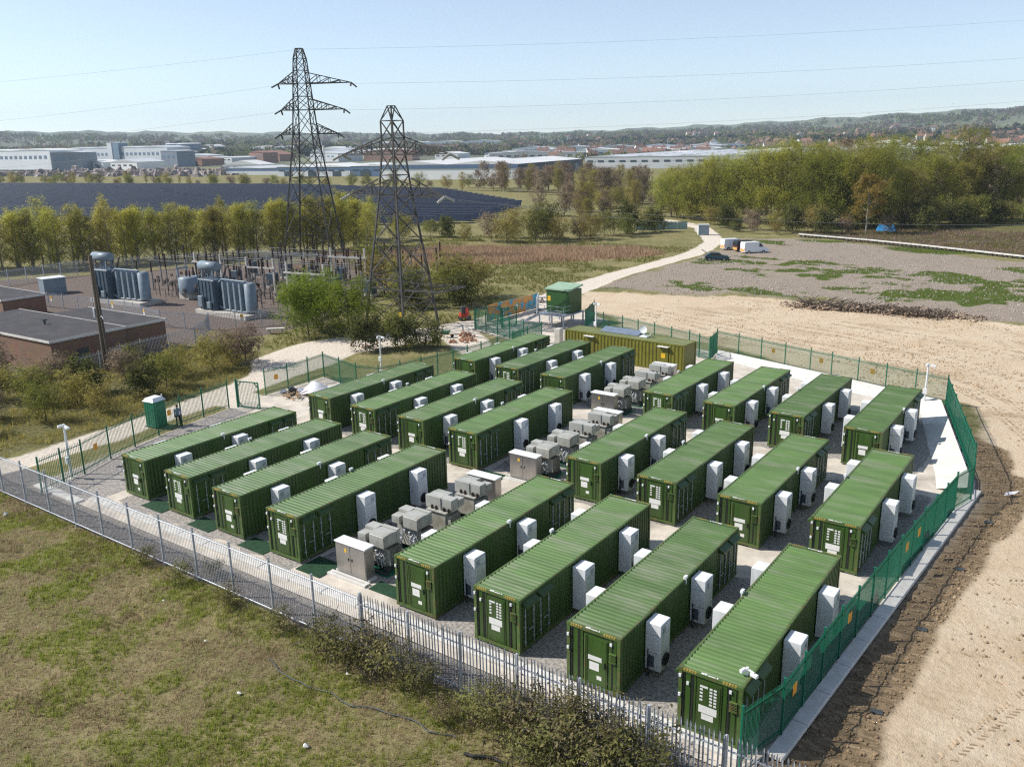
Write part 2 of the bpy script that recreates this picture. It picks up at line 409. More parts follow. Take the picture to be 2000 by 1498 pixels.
def ground_material():
    m = bpy.data.materials.new('ground_soil_and_turf'); m.use_nodes = True
    nt = m.node_tree; N = nt.nodes; L = nt.links
    b = N['Principled BSDF']; b.inputs['Roughness'].default_value = 0.95; b.inputs['Specular IOR Level'].default_value = 0.15
    tc = N.new('ShaderNodeTexCoord'); P = tc.outputs['Object']
    def noise(scale, detail=6, rough=0.6, stretch=None):
        n = N.new('ShaderNodeTexNoise'); n.inputs['Scale'].default_value = scale; n.inputs['Detail'].default_value = detail; n.inputs['Roughness'].default_value = rough
        if stretch:
            mp = N.new('ShaderNodeMapping'); mp.inputs['Scale'].default_value = stretch[:3]
            if len(stretch) > 3: mp.inputs['Rotation'].default_value = (0, 0, stretch[3])
            L.new(P, mp.inputs[0]); L.new(mp.outputs[0], n.inputs['Vector'])
        else: L.new(P, n.inputs['Vector'])
        return n.outputs['Fac']
    def ramp(fac, stops):
        r = N.new('ShaderNodeValToRGB'); L.new(fac, r.inputs[0])
        e = r.color_ramp.elements
        while len(e) < len(stops): e.new(0.5)
        for k, (p, c) in enumerate(stops): e[k].position = p; e[k].color = (*c, 1)
        return r.outputs[0]
    def mix(fac, a, c):
        x = N.new('ShaderNodeMix'); x.data_type = 'RGBA'
        L.new(fac, x.inputs[0]); L.new(a, x.inputs[6]); L.new(c, x.inputs[7]); return x.outputs[2]
    def attr(name):
        a = N.new('ShaderNodeAttribute'); a.attribute_name = name
        s = N.new('ShaderNodeSeparateColor'); L.new(a.outputs['Color'], s.inputs[0])
        return s.outputs[0], s.outputs[1], s.outputs[2], a.outputs['Alpha']
    def mask(w, nz, soft=0.22, amt=0.7):
        a = N.new('ShaderNodeMath'); a.operation = 'MULTIPLY_ADD'; a.inputs[1].default_value = amt; a.inputs[2].default_value = -amt / 2
        L.new(nz, a.inputs[0])
        s = N.new('ShaderNodeMath'); s.operation = 'ADD'; L.new(w, s.inputs[0]); L.new(a.outputs[0], s.inputs[1])
        r = N.new('ShaderNodeMapRange'); r.interpolation_type = 'SMOOTHSTEP'; r.inputs['From Min'].default_value = 0.5 - soft; r.inputs['From Max'].default_value = 0.5 + soft
        L.new(s.outputs[0], r.inputs['Value']); return r.outputs[0]
    sand, track, grey, sub = attr('za'); reed, bank, weed, scrub = attr('zb'); front, yard, heath, _ = attr('zc')
    nA, nB, nC, nD = noise(0.045, 7, 0.6), noise(0.5, 8, 0.65), noise(3.0, 8, 0.7), noise(16, 5, 0.7)
    nE = noise(0.16, 6, 0.6)
    turf = ramp(nB, [(0.25, (0.10, 0.12, 0.025)), (0.42, (0.25, 0.235, 0.075)), (0.55, (0.42, 0.335, 0.175)), (0.75, (0.54, 0.43, 0.26))])
    turf2 = ramp(nC, [(0.28, (0.05, 0.060, 0.012)), (0.42, (0.20, 0.195, 0.055)), (0.55, (0.43, 0.345, 0.18)), (0.78, (0.66, 0.55, 0.36))])
    t = mix(nE, turf, turf2)
    far = ramp(nA, [(0.30, (0.045, 0.062, 0.020)), (0.5, (0.085, 0.105, 0.035)), (0.62, (0.13, 0.12, 0.055)), (0.75, (0.07, 0.10, 0.03))])
    x = mix(nE, t, far)
    scr = ramp(nC, [(0.3, (0.05, 0.05, 0.018)), (0.5, (0.13, 0.125, 0.045)), (0.7, (0.27, 0.21, 0.12))])
    x = mix(mask(scrub, nB), x, scr)
    rd = ramp(noise(1.6, 7, 0.7, (1, 2.6, 1, 0.9)), [(0.3, (0.16, 0.12, 0.055)), (0.5, (0.34, 0.245, 0.14)), (0.7, (0.46, 0.34, 0.21))])
    x = mix(mask(reed, nE, 0.3), x, rd)
    sg = ramp(nC, [(0.3, (0.075, 0.062, 0.055)), (0.5, (0.165, 0.13, 0.11)), (0.72, (0.27, 0.22, 0.19))])
    x = mix(mask(sub, nB, 0.1, 0.3), x, sg)
    gr1 = ramp(nC, [(0.28, (0.14, 0.12, 0.085)), (0.5, (0.31, 0.255, 0.20)), (0.72, (0.47, 0.40, 0.325))])
    gr2 = ramp(nD, [(0.3, (0.15, 0.125, 0.095)), (0.55, (0.34, 0.28, 0.225)), (0.75, (0.50, 0.43, 0.36))])
    gq = mix(nB, gr1, gr2)
    x = mix(mask(grey, nB), x, gq)
    wd = ramp(nC, [(0.3, (0.035, 0.060, 0.008)), (0.55, (0.085, 0.125, 0.020)), (0.75, (0.14, 0.15, 0.05))])
    x = mix(mask(weed, nC, 0.2, 0.6), x, wd)
    fg = ramp(nD, [(0.3, (0.075, 0.065, 0.058)), (0.52, (0.19, 0.165, 0.15)), (0.75, (0.36, 0.32, 0.29))])
    x = mix(mask(front, nB, 0.2, 0.4), x, fg)
    s1 = ramp(noise(0.22, 11, 0.7), [(0.28, (0.44, 0.315, 0.19)), (0.45, (0.57, 0.445, 0.30)), (0.6, (0.63, 0.525, 0.385)), (0.78, (0.70, 0.615, 0.495))])
    s2 = ramp(nC, [(0.25, (0.40, 0.29, 0.175)), (0.45, (0.58, 0.46, 0.32)), (0.7, (0.67, 0.56, 0.425))])
    s = mix(nB, s1, s2)
    dk = ramp(nC, [(0.3, (0.26, 0.18, 0.10)), (0.6, (0.44, 0.33, 0.21))])
    dm_ = N.new('ShaderNodeMapRange'); dm_.inputs['From Min'].default_value = 0.52; dm_.inputs['From Max'].default_value = 0.68; dm_.inputs['To Max'].default_value = 0.75
    L.new(noise(0.09, 9, 0.68, (1, 2.4, 1, 0.3)), dm_.inputs['Value'])
    s = mix(dm_.outputs[0], s, dk)
    x = mix(mask(sand, nB, 0.18, 0.55), x, s)
    bk = ramp(noise(2.6, 7, 0.65, (0.45, 2.0, 1, -0.35)), [(0.3, (0.10, 0.075, 0.045)), (0.5, (0.225, 0.165, 0.10)), (0.7, (0.39, 0.29, 0.18))])
    x = mix(mask(bank, nC, 0.25, 0.5), x, bk)
    tr = ramp(nC, [(0.25, (0.52, 0.44, 0.35)), (0.5, (0.68, 0.60, 0.50)), (0.75, (0.76, 0.69, 0.60))])
    x = mix(mask(track, nB, 0.2, 0.45), x, tr)
    yd = ramp(nC, [(0.3, (0.40, 0.36, 0.31)), (0.7, (0.52, 0.48, 0.42))])
    x = mix(yard, x, yd)
    L.new(x, b.inputs['Base Color'])
    ad = N.new('ShaderNodeMath'); ad.operation = 'MULTIPLY_ADD'; ad.inputs[1].default_value = 0.35
    L.new(nD, ad.inputs[0]); L.new(nC, ad.inputs[2])
    bp = N.new('ShaderNodeBump'); bp.inputs['Strength'].default_value = 0.85; bp.inputs['Distance'].default_value = 0.16
    L.new(ad.outputs[0], bp.inputs['Height']); L.new(bp.outputs[0], b.inputs['Normal'])
    return m
M['ground'] = ground_material()
new('ground', fast_mesh('ground', GV, GF, M['ground'], True, {'za': za, 'zb': zb, 'zc': zc}), kind='structure')

# compound yard: pale concrete laid over the ground, with bays
def yard_material():
    m = mat('yard_concrete', (0.58, 0.52, 0.44), 0.9, var=0.2, scale=0.8, dirt=(0.26, 0.225, 0.18, 0.75), dscale=0.5, bump=0.4, bscale=9)
    return m
M['yard'] = yard_material()
yb = MB()
yb.add([(x, y, 0.0) for x, y in YARD], [tuple(range(len(YARD) - 1, -1, -1))], 0)
yard = new('yard', yb.mesh('yard', M['yard']), kind='structure')
# gravel margin by the green fence inside the compound
gm = MB()
gp = [(-57.2, 25.6), (-58.5, 33.0), (-60.0, 40.3), (-60.5, 43.3), (-56, 43.2), (-52.2, 38.5), (-51.2, 27.3), (-51.3, 25.6)]
gm.add([(x, y, 0.012) for x, y in gp], [tuple(range(len(gp) - 1, -1, -1))], 0)
M['gravel'] = mat('grey_gravel', (0.29, 0.265, 0.24), 0.95, var=0.5, scale=7, dirt=(0.47, 0.43, 0.38, 0.8), dscale=3.5, bump=0.8, bscale=12)
new('gravel_margin', gm.mesh('gravel_margin', M['gravel']), kind='structure')
for q, (x0, y0, x1, y1) in enumerate(((-50.0, 26.35, -33.6, 39.4), (-26.2, 26.35, -8.9, 38.8), (-50.4, 43.3, -33.9, 55.4), (-26.0, 42.3, -8.0, 54.2), (-48.2, 58.7, -36.6, 70.6), (-28.8, 58.0, -9.6, 70.4), (-33.2, 28.0, -26.6, 40.5), (-33.4, 44.2, -27.4, 56.0), (-36.0, 59.6, -30.0, 71.0))):
    g_ = MB(); n_ = 26; rr_g = random.Random(q)
    ring = []
    for k_ in range(n_): ring.append((x0 + (x1 - x0) * k_ / n_, y0 + rr_g.uniform(-.5, .5)))
    for k_ in range(n_): ring.append((x1 + rr_g.uniform(-.1, .1), y0 + (y1 - y0) * k_ / n_))
    for k_ in range(n_): ring.append((x1 - (x1 - x0) * k_ / n_, y1 + rr_g.uniform(-.5, .5)))
    for k_ in range(n_): ring.append((x0 + rr_g.uniform(-.1, .1), y1 - (y1 - y0) * k_ / n_))
    g_.add([(a_, max(b_, 26.33), 0.006 + 0.001 * q) for a_, b_ in ring], [tuple(range(len(ring)))])
    new('gravel_bed', g_.mesh('gravel_bed', M['gravel']), kind='structure')
# concrete beams along the front and foundation strips
def strip(name, x0, y0, x1, y1, z, m='whiteconc'):
    return new(name, MB().bbox(x0, y0, -0.05, x1, y1, z, 0.02).mesh(name, M[m]), kind='structure')
for k in range(18):
    strip('front_kerb', -51.6 + k * 2.373, 25.6 + rnd.uniform(-.015, .015), -51.6 + (k + 1) * 2.373 - 0.025, 26.25, 0.16 + rnd.uniform(-.012, .012))
for k in range(3):
    strip('front_kerb', -57.0 + k * 1.77, 24.9, -57.0 + (k + 1) * 1.77 - .02, 25.5, 0.10)
for k in range(13):
    yy = 26.6 + k * 2.35
    xx = -8.05 + (yy - 27.8) * 0.0655
    new('fence_kerb', MB().bbox(0, 0, -0.05, 0.62, 2.31, 0.12, 0.02).mesh('fence_kerb', M['whiteconc']), loc=(xx - 0.10, yy, 0), rz=-0.0655, kind='structure')
# pale concrete apron sloping inside the far corner of the fence
ap = MB()
apo = [(-6.3, 56.0), (-6.6, 58.6), (-11.1, 75.0), (-20.8, 78.3), (-33.2, 82.2)]
api = [(-8.0, 56.2), (-8.5, 58.6), (-12.4, 73.4), (-21.3, 76.2), (-32.8, 80.6)]
ap.add([(x, y, 0.55) for x, y in apo] + [(x, y, 0.02) for x, y in api] + [(x, y, -0.1) for x, y in apo],
       [(i, i + 1, i + 6, i + 5) for i in range(4)] + [(i + 10, i + 11, i + 1, i) for i in range(4)])
new('concrete_apron', ap.mesh('concrete_apron', M['whiteconc']), kind='structure')
# ================================================================ battery containers
W, LN, H = 2.438, 12.192, 2.68
Z0 = 0.10
def corr(n, length, d, flat=0.28, slope=0.22):
    """corrugation profile: list of (t, depth)"""
    p = length / n; out = []
    for i in range(n):
        a = i * p
        out += [(a, 0), (a + flat * p, 0), (a + (flat + slope) * p, d), (a + (2 * flat + slope) * p, d)]
    out.append((length, 0))
    return out
def corr_sheet_y(mb, n, x, y0, y1, z0, z1, d, sgn, mat=0):
    """vertical sheet in the plane x, corrugated along y"""
    pr = corr(n, y1 - y0, d)
    vs = []
    for t, q in pr: vs += [(x + sgn * q, y0 + t, z0), (x + sgn * q, y0 + t, z1)]
    fs = [(2 * i, 2 * i + 2, 2 * i + 3, 2 * i + 1) if sgn > 0 else (2 * i, 2 * i + 1, 2 * i + 3, 2 * i + 2) for i in range(len(pr) - 1)]
    mb.add(vs, fs, mat)
# roof sheet, ribs run across the container
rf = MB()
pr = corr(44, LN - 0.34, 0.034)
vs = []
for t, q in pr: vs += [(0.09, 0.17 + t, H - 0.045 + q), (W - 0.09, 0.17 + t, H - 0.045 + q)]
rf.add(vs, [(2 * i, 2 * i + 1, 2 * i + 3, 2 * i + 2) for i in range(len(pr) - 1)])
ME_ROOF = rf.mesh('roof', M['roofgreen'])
# frame: corner posts, rails, castings
fr = MB()
for x in (0, W - 0.14):
    for y in (0, LN - 0.14): fr.box(x, y, Z0 + 0.02, x + 0.14, y + 0.14, H - 0.10)
    for y in (-0.012, LN - 0.168):
        for z in (Z0, H - 0.115): fr.box(x - 0.012, y, z, x + 0.152, y + 0.18, z + 0.118)
for x in (0.0, W - 0.085):
    fr.box(x, 0.165, H - 0.10, x + 0.085, LN - 0.165, H - 0.008); fr.box(x, 0.165, Z0 + 0.01, x + 0.085, LN - 0.165, Z0 + 0.16)
for y in (0.0, LN - 0.14):
    fr.box(0.15, y, H - 0.14, W - 0.15, y + 0.14, H - 0.006); fr.box(0.15, y, Z0 + 0.01, W - 0.15, y + 0.14, Z0 + 0.15)
ME_FRAME = fr.mesh('frame', M['rail'])
sw = MB(); corr_sheet_y(sw, 38, W - 0.055, 0.14, LN - 2.50, Z0 + 0.15, H - 0.095, 0.036, 1)
ME_SIDER = sw.mesh('side_wall', M['green'])
sw = MB(); corr_sheet_y(sw, 38, 0.055, 0.14, LN - 2.50, Z0 + 0.15, H - 0.095, 0.036, -1)
ME_SIDEL = sw.mesh('side_wall', M['green'])
# personnel-door end (y = 0)
e1 = MB()
e1.box(0.14, 0.06, Z0 + 0.15, W - 0.14, 0.10, H - 0.13)
for x0, x1 in ((0.30, 0.50), (0.62, 0.74), (1.92, 2.04), (2.12, 2.26)): e1.box(x0, 0.035, Z0 + 0.18, x1, 0.06, H - 0.16)
ME_END1 = e1.mesh('end_wall', M['green'])
ME_SEAL = MB().box(0.15, 0.030, Z0 + 0.17, 0.24, 0.058, H - 0.16).box(0.53, 0.030, Z0 + 0.17, 0.60, 0.058, H - 0.16).box(2.05, 0.030, Z0 + 0.3, 2.11, 0.058, H - 0.2).mesh('door_seal', M['darkrub'])
d1 = MB().box(0.95, 0.012, Z0 + 0.17, 1.86, 0.058, 2.36)
d1.box(1.0, 0.0, Z0 + 0.22, 1.81, 0.012, 2.31)
ME_DOOR1 = d1.mesh('door', M['green'])
ME_DOWNPIPE = MB().tube([(0.88, -0.02, 2.42), (0.88, -0.02, 0.3)], 0.035, 6).mesh('conduit', M['rail'])
ME_HANDLE = MB().box(1.74, -0.05, 1.15, 1.78, 0.0, 1.40).mesh('handle', M['darkrub'])
ME_SIGNW = MB().box(0, -0.006, 0, 0.62, 0.0, 0.20).mesh('sign', M['label'])
ME_SIGNW2 = MB().box(0, -0.006, 0, 0.44, 0.0, 0.36).mesh('sign', M['label'])
ME_SIGNS = MB().box(0, -0.006, 0, 0.22, 0.0, 0.17).mesh('sign', M['label'])
lv = MB(); lv.box(0, -0.10, 0, 0.30, 0.0, 0.02); lv.box(0, -0.10, 0.36, 0.30, 0.0, 0.38); lv.box(0, -0.02, 0.02, 0.30, 0, 0.36, 1)
for k in range(5): lv.beam((0.0, -0.06, 0.05 + k * 0.065), (0.30, -0.06, 0.05 + k * 0.065), 0.05, 0.012)
ME_LOUVRE = lv.mesh('louvre', [M['rail'], M['darkrub']])
ME_LAMP = MB().box(0, -0.05, 0, 0.09, 0.0, 0.12).mesh('lamp', M['white'])
# grid end (y = LN), built facing -y then turned
e2 = MB(); e2.box(0.14, 0.06, Z0 + 0.15, W - 0.14, 0.10, H - 0.13)
for x0, x1 in ((0.28, 0.46), (0.60, 0.68), (1.72, 1.86), (2.06, 2.2)): e2.box(x0, 0.035, Z0 + 0.18, x1, 0.06, H - 0.16)
ME_END2 = e2.mesh('end_wall', M['green'])
ME_DOOR2 = MB().box(0.72, 0.015, Z0 + 0.2, 1.68, 0.058, 2.42).box(0.78, 0.0, Z0 + 0.26, 1.62, 0.015, 2.36).mesh('door', M['green'])
ME_SEAL2 = MB().box(0.15, 0.030, Z0 + 0.17, 0.22, 0.058, H - 0.16).box(0.50, 0.030, Z0 + 0.17, 0.58, 0.058, H - 0.16).box(1.90, 0.030, Z0 + 0.17, 1.97, 0.058, H - 0.16).mesh('door_seal', M['darkrub'])
ME_SIGNBIG = MB().box(0, -0.006, 0, 0.70, 0, 0.30).box(0.12, -0.006, -0.27, 0.58, 0, -0.03).mesh('sign', M['label'])
ME_TAGA = MB().box(0, -0.005, 0, 0.11, 0, 0.075).mesh('sign', M['label'])
ME_TAGB = MB().box(0, -0.005, 0, 0.30, 0, 0.08).mesh('sign', M['label'])
# roof-edge lettering strip and yellow corner stripes
tx = MB(); xx = 0.0
for w_, h_ in ((.13, .085), (.09, .10), (.03, 0), (.05, .045), (.05, .05), (.05, .045), (.05, .05), (.05, .045), (.05, .05), (.04, 0), (.06, .07)):
    if h_: tx.box(xx, 0, 0, xx + w_ * .9, h_, 0.004)
    xx += w_
ME_CODE = tx.mesh('code_lettering', M['label'])
ys = MB()
for k in range(5): ys.add([(k * 0.11, -0.004, 0.0), (k * 0.11 + 0.07, -0.004, 0.0), (k * 0.11 + 0.10, -0.004, 0.075), (k * 0.11 + 0.03, -0.004, 0.075)], [(0, 1, 2, 3)], 0)
ys.add([(0, -0.002, -0.005), (0.60, -0.002, -0.005), (0.60, -0.002, 0.08), (0, -0.002, 0.08)], [(0, 1, 2, 3)], 1)
for k in range(5): ys.box(k * 0.11 + 0.02, 0.0, 0.0815, k * 0.11 + 0.09, 0.05, 0.086, 0)
ME_STRIPE = ys.mesh('warning_stripe', [M['stripe'], M['rail']])
# side cargo doors with locking bars and hooded vents (far 2.4 m of each side)
def side_doors(sgn):
    x = W - 0.055 if sgn > 0 else 0.055; out = []
    for k in range(2):
        d = MB(); a = LN - 2.46 + k * 1.18
        d.box(min(x, x + sgn * 0.03), a, Z0 + 0.17, max(x, x + sgn * 0.03), a + 1.14, H - 0.11)
        for j in range(3):
            yy = a + 0.12 + j * 0.34
            d.box(min(x + sgn * .03, x + sgn * 0.045), yy, Z0 + 0.25, max(x + sgn * .03, x + sgn * 0.045), yy + 0.2, H - 0.2)
        bars = MB()
        for q in (0.22, 0.86):
            yy = a + q
            bars.tube([(x + sgn * 0.075, yy, Z0 + 0.2), (x + sgn * 0.075, yy, H - 0.45)], 0.022, 6)
            for zz in (0.5, 1.2, 1.75): bars.box(x + sgn * 0.06 - 0.03, yy - 0.05, zz, x + sgn * 0.06 + 0.03, yy + 0.05, zz + 0.06)
        bars.beam((x + sgn * 0.10, a + 0.22, 1.02), (x + sgn * 0.10, a + 0.62, 1.02), 0.03)
        hd = MB(); a2 = LN - 2.40 + k * 1.18
        xo = x + sgn * 0.04; xe = x + sgn * 0.30
        P = [(xo, H - 0.20), (xe, H - 0.36), (xe, H - 0.44), (xo, H - 0.42)]
        if sgn < 0: P = P[::-1]
        vs = [(px_, a2, z) for px_, z in P] + [(px_, a2 + 0.98, z) for px_, z in P]
        hd.add(vs, [(3, 2, 1, 0), (4, 5, 6, 7)] + [(i, (i + 1) % 4, 4 + (i + 1) % 4, 4 + i) for i in range(4)])
        out.append((d.mesh('cargo_door', M['green']), bars.mesh('locking_bars', M['galv']), hd.mesh('vent_hood', M['green'])))
    return out
SD_R, SD_L = side_doors(1), side_doors(-1)
# air conditioner: tall white unit hung on the side wall
def aircon(sgn):
    b = MB().bbox(0, 0, 0, 0.70, 0.85, 2.12, 0.02)
    body = b.mesh('air_conditioner', M['white'])
    g = MB()
    g.box(0.12, -0.006, 0.12, 0.42, 0.0, 0.66)
    for k in range(9): g.box(0.13, -0.014, 0.14 + k * 0.057, 0.41, -0.006, 0.165 + k * 0.057)
    gr = g.mesh('grille', M['grille'])
    f = MB()
    xs = 0.70 if sgn > 0 else 0.0
    ring = [(xs + sgn * 0.05, 0.42 + 0.27 * math.cos(t), 0.42 + 0.27 * math.sin(t)) for t in np.linspace(0, 2 * math.pi, 17)]
    f.tube(ring, 0.035, 5, cap=False)
    f.add([(xs + sgn * 0.012, 0.42, 0.42)] + [(xs + sgn * 0.012, y, z) for _, y, z in ring[:-1]], [(0, k + 1, (k + 1) % 16 + 1) for k in range(16)])
    for k in range(3):
        r = 0.09 * (k + 1) - 0.02
        f.tube([(xs + sgn * 0.055, 0.42 + r * math.cos(t), 0.42 + r * math.sin(t)) for t in np.linspace(0, 2 * math.pi, 13)], 0.008, 4, cap=False)
    fan = f.mesh('fan_guard', M['darkrub'])
    br = MB().beam((0.35 - sgn * 0.42, 0.1, 0.06), (0.35 + sgn * 0.2, 0.1, 0.06), 0.05).beam((0.35 - sgn * 0.42, 0.75, 0.06), (0.35 + sgn * 0.2, 0.75, 0.06), 0.05)
    bk = br.xf(Matrix.Translation((0, 0, -0.09))).mesh('bracket', M['galv'])
    pi_ = MB().tube([(0.35 - sgn * .2, -0.03, 0.9), (0.35 - sgn * .2, -0.05, -0.3)], 0.022, 5).tube([(0.35 - sgn * .13, -0.03, 0.7), (0.35 - sgn * .13, -0.05, -0.3)], 0.016, 5)
    pm_ = pi_.mesh('pipes', M['darkrub'])
    se = MB(); xo_ = 0.702 if sgn > 0 else -0.006
    for zz in (0.06, 0.80, 1.62, 2.04): se.box(xo_, 0.05, zz, xo_ + 0.004, 0.80, zz + 0.012)
    se.box(0.03, -0.004, 0.78, 0.67, 0.0, 0.792); se.box(0.03, -0.004, 1.60, 0.67, 0.0, 1.612)
    for k in range(6): se.box(xo_, 0.12, 1.70 + k * 0.045, xo_ + 0.004, 0.40, 1.715 + k * 0.045)
    sm_ = se.mesh('panel_seams', M['grille'])
    hd = MB().box(0.66 if sgn > 0 else 0.0, 0.30, 1.3, 0.715 if sgn > 0 else 0.04, 0.34, 1.42).mesh('latch', M['darkrub'])
    return body, [('grille', gr, (0, 0, 0)), ('fan_guard', fan, (0, 0, 0)), ('bracket', bk, (0, 0, 0)), ('pipes', pm_, (0, 0, 0)), ('panel_seams', sm_, (0, 0, 0))]
AC_R, SUB_R = aircon(1)
AC_L, SUB_L = aircon(-1)
ME_CAMERA = MB().tube([(0, 0, 0), (0, 0, 0.34)], 0.03, 6).box(-0.06, -0.2, 0.30, 0.06, 0.05, 0.42).mesh('camera_bracket', M['white'])
PADS = MB()
for x in (0.1, W - 0.6):
    for y in (0.1, 3.9, 7.8, LN - 0.7): PADS.box(x, y, 0.0, x + 0.5, y + 0.6, Z0)
ME_PADS = PADS.mesh('footing', M['concrete'])

def container_proto():
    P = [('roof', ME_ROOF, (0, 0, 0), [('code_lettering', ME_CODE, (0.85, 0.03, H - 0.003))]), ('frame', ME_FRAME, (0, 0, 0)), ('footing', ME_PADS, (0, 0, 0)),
         ('side_wall', ME_SIDER, (0, 0, 0)), ('side_wall', ME_SIDEL, (0, 0, 0))]
    P.append(('end_wall', ME_END1, (0, 0, 0), [('door_seal', ME_SEAL, (0, 0, 0)), ('conduit', ME_DOWNPIPE, (0, 0, 0)), ('louvre', ME_LOUVRE, (1.96, 0.035, 1.55)),
                                               ('warning_stripe', ME_STRIPE, (0.16, 0.0, H - 0.088)), ('warning_stripe', ME_STRIPE, (W - 0.76, 0.0, H - 0.088)),
                                               ('lamp', ME_LAMP, (0.02, 0.0, 2.1)), ('lamp', ME_LAMP, (0.02, 0.0, 1.5)), ('lamp', ME_LAMP, (1.98, 0.03, 2.25))]))
    P.append(('door', ME_DOOR1, (0, 0, 0), [('handle', ME_HANDLE, (0, 0, 0)), ('sign', ME_SIGNW, (1.0, 0, 1.36)), ('sign', ME_SIGNW2, (1.06, 0, 0.92)), ('sign', ME_SIGNS, (1.4, 0, 0.55))]))
    P.append(('air_conditioner', AC_R, (W + 0.02, 2.1, 0.34), SUB_R)); P.append(('air_conditioner', AC_R, (W + 0.02, 6.5, 0.34), SUB_R))
    P.append(('air_conditioner', AC_L, (-0.72, 2.7, 0.34), SUB_L)); P.append(('air_conditioner', AC_L, (-0.72, 7.1, 0.34), SUB_L))
    for d_, b_, h_ in SD_R + SD_L:
        P.append(('cargo_door', d_, (0, 0, 0), [('locking_bars', b_, (0, 0, 0))])); P.append(('vent_hood', h_, (0, 0, 0)))
    P.append(('camera_bracket', ME_CAMERA, (W + 0.05, 5.9, H - 0.25)))
    return P
PROTO_C = container_proto()
GRIDTAGS = [('sign', ME_TAGA, (0.93, 0, 1.60 + k * 0.145)) for k in range(4)] + [('sign', ME_TAGB, (0.93, 0, 2.16))] + \
           [('sign', ME_TAGA, (x, 0, 1.50 + k * 0.13)) for x in (1.30, 1.46) for k in range(6)]
def container(x, y, typ, label, group, dz=0.0):
    """typ A shows its personnel-door end to the front, typ B is the same container turned round"""
    if typ == 'A': root = build(PROTO_C, 'battery_container', (x, y, dz), 0, label, 'container', group)
    else: root = build(PROTO_C, 'battery_container', (x + W, y + LN, dz), math.pi, label, 'container', group)
    e = new('end_wall', ME_END2, root, (W, LN, 0), math.pi)
    new('door_seal', ME_SEAL2, e, kind='stuff'); new('louvre', ME_LOUVRE, e, (1.98, 0.035, 1.62))
    for q in (0.16, W - 0.76): new('warning_stripe', ME_STRIPE, e, (q, 0.0, H - 0.088), kind='stuff')
    for q in ((0.02, 0, 2.3), (0.32, 0.03, 2.05), (1.95, .03, 2.3), (0.02, 0, 1.5)): new('lamp', ME_LAMP, e, q)
    new('code_lettering', ME_CODE, e, (0.85, 0.03, H - 0.003), kind='stuff')
    d = new('door', ME_DOOR2, root, (W, LN, 0), math.pi)
    for nm, me, loc in GRIDTAGS: new(nm, me, d, (loc[0] - 0.08, 0, loc[2]))
    new('sign', ME_SIGNBIG, d, (0.82, 0, 1.12))
    return root
SPOTS = {
 'A': ([(-50.58, 27.67), (-45.71, 27.51), (-40.91, 27.39), (-36.02, 27.22)], 'ABAB', 'front row beside the toilet'),
 'B': ([(-26.40, 26.91), (-21.48, 26.67), (-16.52, 26.42), (-11.47, 26.08)], 'ABAB', 'front row beside the sand'),
 'C': ([(-50.98, 43.53), (-46.01, 43.24), (-41.23, 43.16), (-36.38, 42.97)], 'ABAB', 'middle row on the pylon side'),
 'D': ([(-26.66, 42.60), (-21.60, 42.21), (-16.62, 42.00), (-11.53, 41.88)], 'ABAB', 'middle row on the sand side'),
 'E': ([(-48.76, 58.73), (-43.84, 58.44), (-38.95, 58.14)], 'ABA', 'back row by the olive container'),
 'F': ([(-29.35, 58.11), (-24.37, 57.89), (-19.44, 58.05), (-14.14, 57.38)], 'BABA', 'back row on the sand side')}
for key, (pos, typ, where) in SPOTS.items():
    for i, (x, y) in enumerate(pos):
        container(x, y, typ[i], 'green container, %s of its block from the left, %s' % (ORD[i], where), 'green battery containers in the compound')
# ================================================================ cabinets and transformers in the aisle
cab = MB().bbox(-1.05, 0, 0.16, 1.05, 0.62, 1.78, 0.012)
ME_CAB = cab.mesh('cabinet_body', M['steel'])
ME_CABROOF = MB().bbox(-1.10, -0.05, 1.783, 1.10, 0.67, 1.85, 0.015).mesh('cabinet_roof', M['white'])
ME_CABDOOR = MB().box(0, -0.02, 0, 1.0, -0.002, 1.5).mesh('door', M['steel'])
ME_CABHND = MB().box(0, -0.06, 0, 0.03, -0.02, 0.14).mesh('handle', M['darkrub'])
ME_CABSIGN = MB().box(0, -0.026, 0, 0.16, -0.021, 0.20).mesh('warning_sign', M['yellow'])
pl = MB()
pl.box(-1.35, -0.45, 0, 1.35, -0.28, 0.12); pl.box(-1.35, -0.2, 0, 1.35, -0.05, 0.12); pl.box(-1.2, 0.04, 0.02, 1.2, 0.6, 0.155)
for x in (-1.3, 1.2): pl.box(x, -0.28, 0.02, x + 0.1, -0.2, 0.1)
ME_PLINTH = pl.mesh('plinth', M['whiteconc'])
PROTO_CAB = [('cabinet_body', ME_CAB, (0, 0, 0)), ('cabinet_roof', ME_CABROOF, (0, 0, 0)), ('door', ME_CABDOOR, (-1.02, 0, 0.22), [('handle', ME_CABHND, (0.88, 0, 0.7)), ('warning_sign', ME_CABSIGN, (0.62, 0, 1.12))]),
             ('door', ME_CABDOOR, (0.02, 0, 0.22), [('handle', ME_CABHND, (0.08, 0, 0.7))]), ('plinth', ME_PLINTH, (0, 0, 0))]
